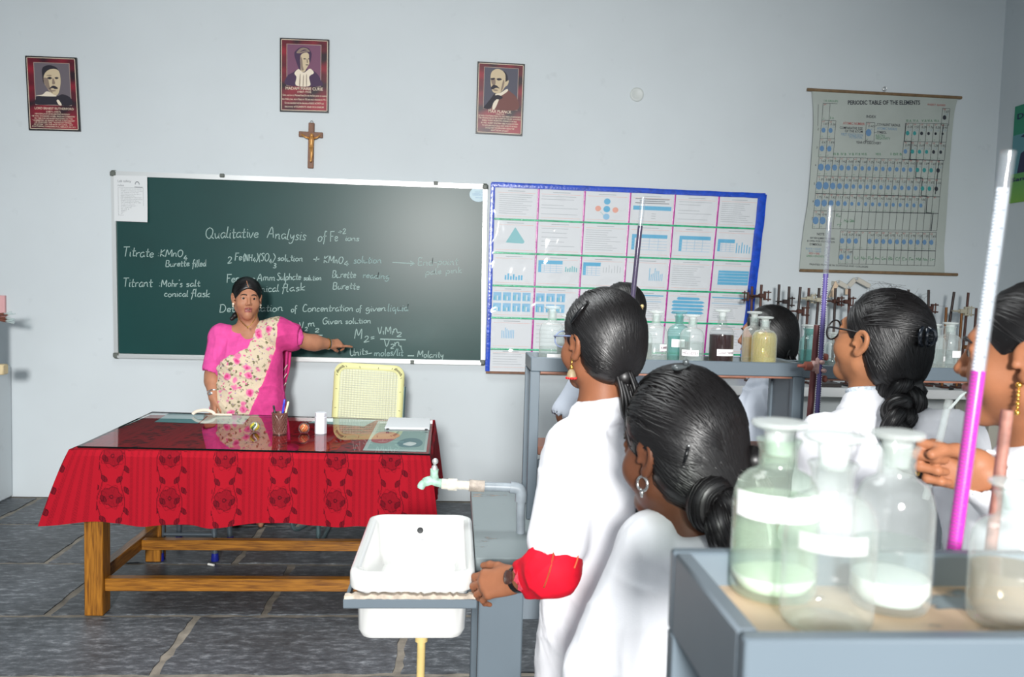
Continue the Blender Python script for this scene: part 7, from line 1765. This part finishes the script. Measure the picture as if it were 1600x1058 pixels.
    def vor(scale, lo, hi, seedv):
        mp = N('ShaderNodeMapping'); mp.inputs['Location'].default_value = (seedv, seedv*.7, seedv*.3); L(tc.outputs['Object'], mp.inputs[0])
        nz = N('ShaderNodeTexNoise'); nz.inputs['Scale'].default_value = scale*2.2; L(mp.outputs[0], nz.inputs['Vector'])
        ad = N('ShaderNodeVectorMath'); ad.operation = 'MULTIPLY_ADD'; ad.inputs[1].default_value = (.028, .028, .028); L(nz.outputs['Color'], ad.inputs[0]); L(mp.outputs[0], ad.inputs[2])
        v = N('ShaderNodeTexVoronoi'); v.inputs['Scale'].default_value = scale; v.inputs['Randomness'].default_value = .95; L(ad.outputs[0], v.inputs['Vector'])
        r = N('ShaderNodeMapRange'); r.inputs[1].default_value = lo; r.inputs[2].default_value = hi; r.inputs[3].default_value = 1; r.inputs[4].default_value = 0; L(v.outputs['Distance'], r.inputs[0]); return r, v
    base_c = None; prev = None
    for scale, lo, hi, sd, rgb in ((34, .24, .32, 3.1, (112, 108, 82)), (26, .20, .27, 7.7, (150, 140, 110)), (40, .16, .24, 9.2, (176, 148, 172)), (15, .27, .36, 1.3, (226, 120, 164)), (15, .13, .20, 1.3, (206, 66, 124)), (29, .18, .25, 5.5, (216, 110, 150))):
        r, v = vor(scale, lo, hi, sd); mx = N('ShaderNodeMix'); mx.data_type = 'RGBA'; L(r.outputs[0], mx.inputs['Factor'])
        if prev is None: mx.inputs['A'].default_value = (*s2l((214, 198, 172)), 1)
        else: L(prev.outputs['Result'], mx.inputs['A'])
        mx.inputs['B'].default_value = (*s2l(rgb), 1); prev = mx
    L(prev.outputs['Result'], bs.inputs['Base Color'])
    S_ = drape([(402, 485), (425, 492), (434, 500), (432, 530), (425, 580), (410, 620), (398, 655), (470, 700), (470, 900), (300, 900), (300, 640), (338, 620), (340, 572), (350, 562), (386, 545), (394, 520)], .016)
    S_.post = lambda P, d: d-folds(P, 12, .006, 26., (.5, 0, .8))
    field_obj('sari', S_, .0048, flor, root)
    S_ = drape([(424, 488), (459, 500), (458, 548), (456, 560), (452, 600), (450, 652), (390, 655), (404, 620), (420, 575), (430, 530), (432, 500)], .027)
    S_.post = lambda P, d: d-folds(P, 15, .005, 26., (.5, 0, .8))
    field_obj('sari_border', S_, .0048, pinkb, root)
    # loose end of the sari hanging behind her arm
    yb_ = YT+.16; q = MB()
    L_ = [(441, 544), (438, 580), (432, 620), (424, 660), (420, 700)]; R_ = [(456, 540), (453, 575), (447, 600), (444, 630), (441, 700)]
    G = []
    Ls = smooth_curve([(a, b, 0) for a, b in L_], 6); Rs = smooth_curve([(a, b, 0) for a, b in R_], 6)
    for a, b in zip(Ls, Rs):
        G.append([at(a[0]*(1-t)+b[0]*t, a[1]*(1-t)+b[1]*t, Y=yb_-.05+.022*math.sin(t*9)) for t in np.linspace(0, 1, 14)])
    q.grid(G); q.grid([[p+np.array((0, .004, 0)) for p in r] for r in G])
    for i in range(8):
        y = 570+i*14; a = at(449-i*1.0, y, Y=yb_-.085); b_ = at(443-i*1.0, y+9, Y=yb_-.085)
        q.tube([a, b_], .003, 5, 1)
    q.build('sari_loose_end', [pinkb, mat('cream_thread', (226, 214, 204), rough=.8)], root, 180)
    # jewellery and watch
    ch_ = smooth_curve([at(370, 489, Y=YT-.075), at(374, 499, Y=YT-.115), at(380, 506, Y=YT-.143), at(387, 511, Y=YT-.156), at(394, 505, Y=YT-.145), at(399, 497, Y=YT-.11), at(402, 489, Y=YT-.07)], 6)
    q = MB(); q.tube(ch_, .0022, 6); q.ball(at(387, 512.5, Y=YT-.158), .005, 10); q.build('gold_necklace', M_goldj, root, 180)
    for s_ in (-1, 1): q = MB(); q.ball(H.w(s_*.080, .004, -.036), .0075, 12); q.ball(H.w(s_*.081, .004, -.049), .005, 10); q.build('earring', mat('pearl', (236, 226, 206), rough=.2), root, 180)
    def band(c, d, r, w, m, nm, dial=None):
        d = np.array(d, float)/np.linalg.norm(d); q = MB(); q.lathe([(r, -w), (r+.003, -w), (r+.003, w), (r, w), (r, -w)], c, 24, 0, d); o = q.build(nm, m, root, 60)
        if dial is not None: q = MB(); q.lathe([(0, 0), (.013, 0), (.013, .005), (.010, .007), (0, .007)], np.array(c)+np.array(dial)*(r+.001), 18, 0, dial); q.build('dial', M_metal, o, 40)
    dd = wR-eR; band(eR+dd*.80, dd, .033, .004, M_metal, 'watch', np.array((-.2, -.97, 0))); dd = wL-eL; band(eL+dd*.93, dd, .033, .003, M_goldj, 'bangle'); band(eL+dd*.99, dd, .032, .002, M_metal, 'bangle')
    return root
teacher()

# ================================================================== the girls
# ---- 1: grey glasses, red sleeve, hand on the sink
def girl_one():
    Y0 = 1.84; hc = at(936, 539, Y=Y0); sk1 = skin('girl_skin_a', (140, 90, 64))
    bx = at(966, 900, Y=1.76)[0]; by = 1.77
    sL = at(900, 698, Y=1.76); eL = at(862, 892, Y=1.67); wL = at(806, 906, Y=1.765)
    sR = None; eR = (bx+.25, 1.70, .93); wR = (bx+.20, 1.62, .74)
    fw = at(752, 915, Y=1.80)-wL
    r, H, F, Fm, zs, nb, tips = student('girl in grey glasses and white coat with a red sleeve, her hand on the sink', hc, D2R(31), D2R(2), 0, .94, D2R(30), bx, by, sk1, M_coat, (sL, eL, wL), (sR, eR, wR), sleeve=(.76, 1.5), h=.0036, hands=(dict(fwd=fw, back=(-.05, -.78, .62), side=1, sc=.95, curls=((26, 34, 24), (30, 38, 26), (34, 38, 28), (36, 40, 28)), thumb=(.55, .25, 10, 12), spread=(.10, .02, -.06, -.16)), None), seed=3, coat_amp=.0045, sleeve_r=(.064, .066), hem=.35, zs_off=-.232)
    # red undersleeve, puffed over the elbow
    red = mat('red_kurta_cotton', (206, 18, 42), rough=.75, spec=.2, var=.12, vscale=40)
    R_ = Field(); d = (eL-sL); a = sL+d*.70; m_ = eL+(wL-eL)*.44
    R_.cone(a, sL+d*.78, .043, .047, .0); R_.cone(sL+d*.78, eL+np.array((.006, 0, .004)), .049, .053, .01); R_.cone(eL, m_, .053, .046, .02); dm = (wL-eL)/np.linalg.norm(wL-eL)
    R_.cone(m_-dm*.02, m_+dm*.08, .039, .044, .003, 's')
    R_.post = lambda P, dd: dd-folds(P, 21, .007, 42., dm)
    us = field_obj('red_sleeve', R_, .0042, red, r)
    tr = mat('pink_trim', (222, 70, 92), rough=.6, var=.3, vscale=120); x_ = np.cross(dm, (0, 0, 1.)); x_ /= np.linalg.norm(x_); z_ = np.cross(x_, dm)
    q = MB(); G = []
    for t in range(2):
        G.append([m_+dm*(.012*t*(1+.8*(j % 2)))+(x_*math.cos(2*math.pi*j/26)+z_*math.sin(2*math.pi*j/26))*(.0475-.003*t) for j in range(27)])
    q.grid(G); q.build('sleeve_trim', tr, us, 60)
    q = MB()
    for px_ in (((866, 850), (864, 872), (858, 895), (850, 918)), ((903, 852), (902, 872), (897, 888))): q.tube(smooth_curve([hit(R_, x, y, .001)[0] for x, y in px_], 4), .0020, 6); q.build('piping', mat('orange_piping', (206, 96, 62), rough=.7), us, 180)
    # watch and ring
    dw = (wL-eL)/np.linalg.norm(wL-eL); q = MB(); c0 = eL+(wL-eL)*.90; q.lathe([(.026, -.007), (.030, -.007), (.030, .007), (.026, .007), (.026, -.007)], c0, 24, 0, dw); wt_ = q.build('watch', M_clip, r, 60)
    dl = np.array((-.15, -.85, .5)); dl = dl-dw*(dl@dw); dl /= np.linalg.norm(dl); q = MB(); q.lathe([(0, 0), (.0155, 0), (.0155, .006), (.013, .0075), (0, .0078)], c0+dl*.027, 20, 0, dl); q.build('dial', mat('dark_dial', (70, 46, 40), rough=.15), wt_, 40)
    Ph = tips[0][0]; q = MB(); y_ = np.array(fw)/np.linalg.norm(fw); q.tube([Ph(.030, .094, -.004)+np.cross(y_, (0, -.78, .62))*0+np.array((0, .0098*math.cos(t), .0098*math.sin(t))) for t in np.linspace(0, 2*math.pi, 18)[:-1]], .0016, 6, closed=True); q.build('ring', M_metal, r, 180)
    # hair swept back over the ear into a knot and a tail
    hf = hair_field(H, .016, .006, nape=(.062, .050, .062), face=(.068, .080, .088), facey=.092)
    hf.ell(H.w(0, -.068, .006), np.array((.064, .046, .068))*H.s, .03, 'u', H.R)
    field_obj('hair', hf, .0042, M_hair, r)
    q = MB(); g0 = (-.05, -.80, -.62); strands(q, H, hf, lambda rn: scalp(rn, -.35), g0, 1500, .00062, (.0004, .003), 8, wob=.05)
    k0 = H.w(-.005, -.100, -.060); q.ball(k0+np.array((.0, .0, -.005)), .024, 12, sc=(1, 1, 1.1))
    tail = [k0, k0+np.array((.012, -.012, -.04)), k0+np.array((.022, -.012, -.09)), hit(root_coat[r.name], 1000, 690, .016)[0], hit(root_coat[r.name], 1006, 760, .016)[0], hit(root_coat[r.name], 1009, 832, .014)[0]]
    rn = np.random.RandomState(5)
    for i in range(46):
        o = rn.normal(size=3)*.011; q.tube(smooth_curve([p+o*(.7+.10*j) for j, p in enumerate(tail)], 4), [.0052]*20+[.0014], 5)
    q.build('hair_tail', M_hair, r, 180)
    q = MB(); P = [hit(hf, x, y, .004)[0] for x, y in ((919, 474), (912, 482), (904, 492), (896, 503), (893, 507))]; q.tube(smooth_curve(P, 4), np.interp(np.linspace(0, 4, 17), range(5), [.002, .006, .0085, .0065, .002]), 8, flat=.6); q.ball(P[0]+np.array((0, 0, .002)), .0032, 8); q.build('hair_clip', M_clip, r, 180)
    glasses(r, H, mat('grey_blue_frame', (128, 144, 178), rough=.3), M_lens, .023, .020, .0018); eyes(r, H); brows(r, H, M_hair)
    c0 = H.w(-.079, .004, -.040); q = MB(); q.tube([H.w(-.079, .004, -.032), c0+np.array((0, 0, -.012))], .0016, 6); q.ball(c0+np.array((0, 0, -.012)), .005, 10)
    e_ = q.build('earring', M_goldj, r, 180); q = MB(); q.lathe([(0, 0), (.004, 0), (.008, -.005), (.0105, -.013), (.011, -.018), (.0, -.018)], c0+np.array((0, 0, -.016)), 18); q.build('bell_drop', mat('pale_gold', (150, 134, 104), rough=.5), e_, 60)
    q = MB(); [q.ball(c0+np.array((.0105*math.cos(a), .0105*math.sin(a), -.036)), .0030, 8) for a in np.linspace(0, 2*math.pi, 13)[:-1]]; q.build('red_beads', mat('red_bead', (206, 34, 34), rough=.3), e_, 180)
girl_one()

# ---- 2: thick braid, nearest
def girl_two():
    Y0 = 1.40; hc = at(1054, 709, Y=Y0); sk2 = skin('girl_skin_b', (100, 62, 44), .5)
    bx = at(1040, 980, Y=1.36)[0]+.02; by = 1.36
    sL = at(1024, 856, Y=1.37); eL = at(934, 1046, Y=1.37); wL = at(905, 1190, Y=1.40)
    eR = (bx+.24, 1.36, .86); wR = (bx+.16, 1.52, .80)
    r, H, F, Fm, zs, nb, tips = student('girl with a thick black braid and silver hoop earring, left of the closest rack', hc, D2R(33), D2R(-6), D2R(-2), 1.0, D2R(22), bx, by, sk2, M_coat, (sL, eL, wL), (None, eR, wR), sleeve=(1.6, 1.6), h=.0042, seed=7, sleeve_r=(.064, .060), hem=.30, zs_off=-.225, lean=.06, wide=.98)
    hf = hair_field(H, .015, .020, nape=(.066, .055, .064), face=(.070, .080, .090), facey=.094, face_z=-.030)
    hf.ell(H.w(0, -.066, .016), np.array((.074, .056, .082))*H.s, .04, 'u', H.R); hf.ell(H.w(.02, -.090, -.045), np.array((.060, .050, .050))*H.s, .03, 'u', H.R)
    field_obj('hair', hf, .0044, M_hair, r)
    q = MB(); g0 = (.10, -.78, -.62)
    strands(q, H, hf, lambda rn: scalp(rn, -.40), g0, 1700, .0007, (.0005, .0045), 4, wob=.07)
    # twisted locks running back from the temple and over the crown
    for k, (d0, d1) in enumerate((((-.75, .35, .25), (-.45, -.8, -.25)), ((-.6, .55, .55), (-.2, -.95, -.05)), ((.1, .6, .85), (.25, -.9, .1)), ((-.2, .62, .8), (.05, -.98, .1)))):
        strands(q, H, hf, round_starts([d0], .06), lambda a, rn, d1=d1: np.array(d1)+rn.normal(size=3)*.04, 150, .0008, (.002, .006), 20+k, wob=.12)
    q.build('combed_locks', M_hair, r, 180)
    q = MB(); p0 = H.w(.030, -.118, -.055); P = [p0+np.array((-.01, .01, .05)), p0, at(1120, 775, Y=1.29)]+[on(root_coat[r.name], x, y, .024, Y) for x, y, Y in ((1131, 812, 1.265), (1142, 845, 1.255), (1148, 870, 1.25), (1152, 930, 1.24), (1150, 1010, 1.24))]
    braid(q, P, [.028, .031, .030, .029, .027, .024, .018], 2.6, 1.1, seed=2); q.build('braid', M_hair, r, 180)
    c0 = H.w(-.079, .002, -.036); q = MB(); q.tube([c0+H.R@np.array((0, .012*math.cos(t), -.010+.012*math.sin(t))) for t in np.linspace(0, 2*math.pi, 22)[:-1]], .0024, 8, closed=True); q.ball(c0+np.array((0, 0, -.026)), .0042, 10); q.tube([c0+np.array((0, 0, -.022)), c0+np.array((0, 0, -.034))], .0028, 8); q.build('hoop_earring', M_metal, r, 180)
    a, b_ = hit(hf, 1076, 697, .004)[0], hit(hf, 1068, 727, .003)[0]; q = MB(); q.tube([a, (a+b_)/2+np.array((0, -.002, 0)), b_], [.003, .0034, .002], 8); pin = q.build('hair_pin', M_clip, r, 180); q = MB(); q.ball(a+np.array((0, -.003, .001)), .0028, 8); q.build('pin_head', M_metal, pin, 180)
    a, g_ = hit(hf, 1066, 577, .003); q = MB(); q.box(a, (.045, .016, .010), 0, .004, H.R); q.ball(a+np.array((.005, -.004, .01)), .006, 8); q.build('hair_clip', mat('grey_clip', (92, 98, 100), rough=.25, metal=.4), r, 60)
    eyes(r, H); brows(r, H, M_hair)
girl_two()

# ---- 3: black glasses, hair claw and braid
def girl_three():
    Y0 = 1.84; hc = at(1370, 536, Y=Y0); sk3 = skin('girl_skin_c', (160, 108, 76))
    bx = at(1385, 900, Y=1.72)[0]; by = 1.72
    sL = at(1290, 690, Y=1.74); eL = at(1268, 850, Y=1.80); wL = (sL[0]+.02, 1.95, .86)
    sR = at(1492, 690, Y=1.66); eR = at(1520, 850, Y=1.62); wR = (bx+.16, 1.60, .72)
    r, H, F, Fm, zs, nb, tips = student('girl in black glasses with a hair claw and short braid, facing the board', hc, D2R(30), D2R(12), D2R(-3), .95, D2R(6), bx, by, sk3, M_coat, (sL, eL, wL), (sR, eR, wR), sleeve=(1.7, 1.7), h=.0042, seed=11, sleeve_r=(.058, .054), hem=.35, zs_off=-.215, wide=.95)
    hf = hair_field(H, .013, .004, nape=(.062, .052, .070), face=(.068, .080, .090), facey=.093, low=-.12)
    hf.ell(H.w(0, -.070, -.02), np.array((.070, .060, .085))*H.s, .03, 'u', H.R)
    field_obj('hair', hf, .0042, M_hair, r)
    q = MB(); cl_ = (.42, -.86, .22)
    strands(q, H, hf, lambda rn: scalp(rn, .18), cl_, 800, .0006, (.002, .006), 6, wob=.03)
    strands(q, H, hf, lambda rn: scalp(rn, -.55), (.02, -.72, -.75), 900, .0006, (.0004, .003), 9, wob=.09)
    q.build('combed_locks', M_hair, r, 180)
    q = MB(); rn = np.random.RandomState(8)
    for i in range(36):   # flyaway hairs on the crown
        d = np.array((rn.normal()*.5, rn.normal()*.35-.1, 1.)); d /= np.linalg.norm(d); b = H.w(*(d*.118+np.array((0, -.014, .02)))); q.tube(smooth_curve([b, b+np.array((rn.normal()*.008, 0, .012)), b+np.array((rn.normal()*.022, rn.normal()*.01, .010+.012*rn.rand()))], 4), .00025, 3)
    q.build('flyaway_hair', M_hair, r, 180)
    p0 = H.w(-.01, -.098, -.095); P = [p0+np.array((-.004, .02, .045)), p0]+[on(root_coat[r.name], x, y, .022, 1.66) for x, y in ((1404, 612), (1409, 640), (1411, 664), (1416, 700), (1430, 740))]
    q = MB(); braid(q, P, [.028, .030, .027, .026, .024, .018, .012], 2.2, 1., seed=4); q.build('braid', M_hair, r, 180)
    cc, g_ = hit(hf, 1440, 526, .010); q = MB()
    for s_ in (-1, 1):
        G = [[cc+np.array((s_*.010+.004*math.cos(u*3), -.010+.012*v, .022*(u-.5)*2*1.0)) for v in (0, .5, 1)] for u in np.linspace(0, 1, 7)]
        q.tube([cc+np.array((s_*.006, .0, .020)), cc+np.array((s_*.016, -.010, .012)), cc+np.array((s_*.018, -.012, 0)), cc+np.array((s_*.016, -.010, -.012)), cc+np.array((s_*.006, 0, -.020))], .0042, 8)
        for k in range(4): q.tube([cc+np.array((s_*.016, -.010, -.012+.008*k)), cc+np.array((s_*.004, .004, -.012+.008*k))], .0022, 6)
    q.tube([cc+np.array((0, -.008, -.018)), cc+np.array((0, -.008, .018))], .004, 8); q.build('hair_claw', mat('blue_black_claw', (30, 36, 46), rough=.12, spec=.8), r, 180)
    glasses(r, H, mat('black_frame_metal', (24, 22, 24), rough=.3), M_lens, .027, .025, .0022); eyes(r, H); brows(r, H, M_hair)
    # dotted collar of the dress under the coat
    q = MB(); q.tube([nb+np.array((.058*math.cos(a), .055*math.sin(a), .030-.012*math.sin(a))) for a in np.linspace(0, 2*math.pi, 25)[:-1]], .0065, 8, closed=True); q.build('dress_collar', mat('pale_dress', (206, 216, 226), rough=.8, var=.35, vscale=150), r, 180)
girl_three()

# ---- 4: at the right edge, holding a pipette
def girl_four():
    Y0 = 1.25; hc = at(1612, 560, Y=Y0); sk4 = skin('girl_skin_d', (158, 104, 74), .5)
    bx = at(1650, 900, Y=1.27)[0]; by = 1.25
    Yh = 1.10
    sL = at(1622, 752, Y=1.22); eL = at(1596, 950, Y=1.20); wL = at(1570, 1090, Y=1.14)
    eR = at(1640, 850, Y=1.24); wR = at(1541, 742, Y=1.13)
    r, H, F, Fm, zs, nb, tips = student('girl with slicked hair and gold earring at the right edge, holding a glass pipette', hc, D2R(45), D2R(-2), 0, 1.0, D2R(38), bx, by, sk4, M_coat, (sL, eL, wL), (None, eR, wR), sleeve=(1.72, 1.93), h=.0034, hands=(None, dict(fwd=(-.86, .40, .14), back=(.36, .92, -.12), side=-1, sc=.92, curls=((58, 98, 62), (60, 100, 64), (62, 100, 64), (64, 98, 62)), thumb=(.16, .62, 18, 22), spread=(.03, .01, -.02, -.05))), seed=17, hem=.35, zs_off=-.225)
    hf = hair_field(H, .009, .0, nape=(.060, .048, .058), face=(.068, .080, .092), facey=.090, face_z=-.028)
    field_obj('hair', hf, .004, M_hair, r)
    q = MB(); strands(q, H, hf, lambda rn: scalp(rn, -.25), (0, -.80, -.50), 1300, .0006, (.0002, .002), 12, wob=.03); q.ball(H.w(0, -.106, -.042), .044, 20, sc=(1.1, .9, 1.)); q.build('combed_locks', M_hair, r, 180)
    eyes(r, H); brows(r, H, M_hair)
    c0 = H.w(-.078, .004, -.036); q = MB(); z = 0
    for k, (rr, dz) in enumerate(((.0052, .000), (.0028, .010), (.0034, .016), (.0026, .022), (.0036, .029), (.0026, .035), (.0046, .043))): q.ball(c0+np.array((0, 0, -dz-.002)), rr, 10)
    q.tube([c0, c0+np.array((0, 0, -.044))], .0016, 6); q.build('drop_earring', M_goldj, r, 180)
    q = MB(); Pm, tp = tips[1]; q.tube([Pm(-.012, .078, -.030)+np.array((0, 0, 0)), Pm(-.004, .080, -.028)], .001, 6)
    Pq, tq = tips[1]; c_ = Pq(-.024, .094, -.016); q = MB(); q.lathe([(0, 0), (.0008, 0), (.0008, .0), (.0098, .0), (.0098, .003), (0, .003)], c_, 14, 0, (-1, 0, .2)); 
    q = MB(); q.tube([Pq(-.014, .100, -.018)+np.array((.0095*math.cos(t)*.3, .0098*math.cos(t), .0098*math.sin(t))) for t in np.linspace(0, 2*math.pi, 18)[:-1]], .0016, 6, closed=True); q.build('ring', M_goldj, r, 180)
    g_ = sum(tq)/4*.5+(Pq(.009, .095, -.002)+Pq(-.009, .095, -.002))/2*.5; d = at(1488, 690, Y=1.)-at(1500, 640, Y=1.); d /= np.linalg.norm(d); a = g_-d*.085; b_ = g_+d*.055
    t = thing('pipette', 'clear glass pipette held in the fist of the girl at the right edge', 'pipette', b_)
    q = MB(); q.tube([a, b_], .0048, 12); q.build('glass_tube', M_glass, t, 60); q = MB(); q.tube([a, a-d*.012], [.0056, .0050], 12); q.build('rim', M_glass, t, 60)
girl_four()

# ---- 5: behind the rack, facing left
def girl_five():
    Y0 = 3.0; hc = at(1197, 527, Y=Y0); sk5 = skin('girl_skin_e', (150, 104, 82)); bx = at(1196, 640, Y=3.02)[0]+.02; by = 3.03
    sL = np.array((bx-.07, 2.90, hc[2]-.25)); eL = (bx-.10, 2.87, hc[2]-.50); wL = (bx-.26, 2.95, hc[2]-.46)
    sR = np.array((bx+.10, 3.14, hc[2]-.25)); eR = (bx-.02, 3.20, hc[2]-.50); wR = (bx-.22, 3.10, hc[2]-.44)
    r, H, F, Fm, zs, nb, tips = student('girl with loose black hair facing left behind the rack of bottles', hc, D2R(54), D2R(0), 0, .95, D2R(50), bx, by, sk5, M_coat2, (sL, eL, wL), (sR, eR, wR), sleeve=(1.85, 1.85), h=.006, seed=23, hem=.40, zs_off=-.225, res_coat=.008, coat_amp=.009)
    hf = hair_field(H, .012, .0, nape=(.064, .060, .085), face=(.066, .080, .095), facey=.088, low=-.13, ear=False)
    field_obj('hair', hf, .005, M_hair, r)
    q = MB(); strands(q, H, hf, lambda rn: scalp(rn, -.2), (-.05, -.74, -.80), 600, .0009, (.0004, .003), 14, wob=.04)
    rn = np.random.RandomState(3)
    for i in range(40):
        b = H.w(rn.uniform(-.05, .05), -.088+rn.uniform(-.02, .02), -.04); P = [b]
        for j in range(5): P.append(P[-1]+np.array((rn.normal()*.008, rn.normal()*.008, -.020)))
        q.tube(smooth_curve(P, 3), .0032, 5)
    q.build('loose_locks', M_hair, r, 180); eyes(r, H); brows(r, H, M_hair)
girl_five()
# ---- 6: hidden behind the first girl
def girl_six():
    Y0 = 2.98; hc = at(970, 493, Y=Y0); sk6 = skin('girl_skin_f', (130, 88, 66)); bx = at(950, 640, Y=3.0)[0]; by = 3.0
    sL = np.array(at(917, 606, Y=2.98)); eL = at(886, 650, Y=2.96); wL = np.array(eL)+np.array((.06, -.10, -.16))
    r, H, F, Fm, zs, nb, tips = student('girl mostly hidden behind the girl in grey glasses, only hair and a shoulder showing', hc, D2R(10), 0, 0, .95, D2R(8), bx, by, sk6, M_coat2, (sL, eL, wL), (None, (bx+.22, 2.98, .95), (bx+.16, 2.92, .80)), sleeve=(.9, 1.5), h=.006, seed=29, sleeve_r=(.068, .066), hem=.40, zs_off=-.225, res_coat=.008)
    hf = hair_field(H, .012, .0); field_obj('hair', hf, .005, M_hair, r)
    q = MB(); strands(q, H, hf, lambda rn: scalp(rn, -.2), (0, -.8, -.6), 400, .0009, (.0004, .003), 15, wob=.03); q.ball(H.w(0, -.11, -.04), .04, 12); q.build('combed_locks', M_hair, r, 180)
    c0 = at(1000, 482, Y=2.86); q = MB(); q.ball(c0, .012, 10); q.ball(c0+np.array((.008, 0, .008)), .007, 8); q.ball(c0+np.array((-.006, 0, .009)), .006, 8); q.build('hair_ornament', mat('cream_gold', (206, 182, 130), rough=.3, metal=.4), r, 180); eyes(r, H)
girl_six()
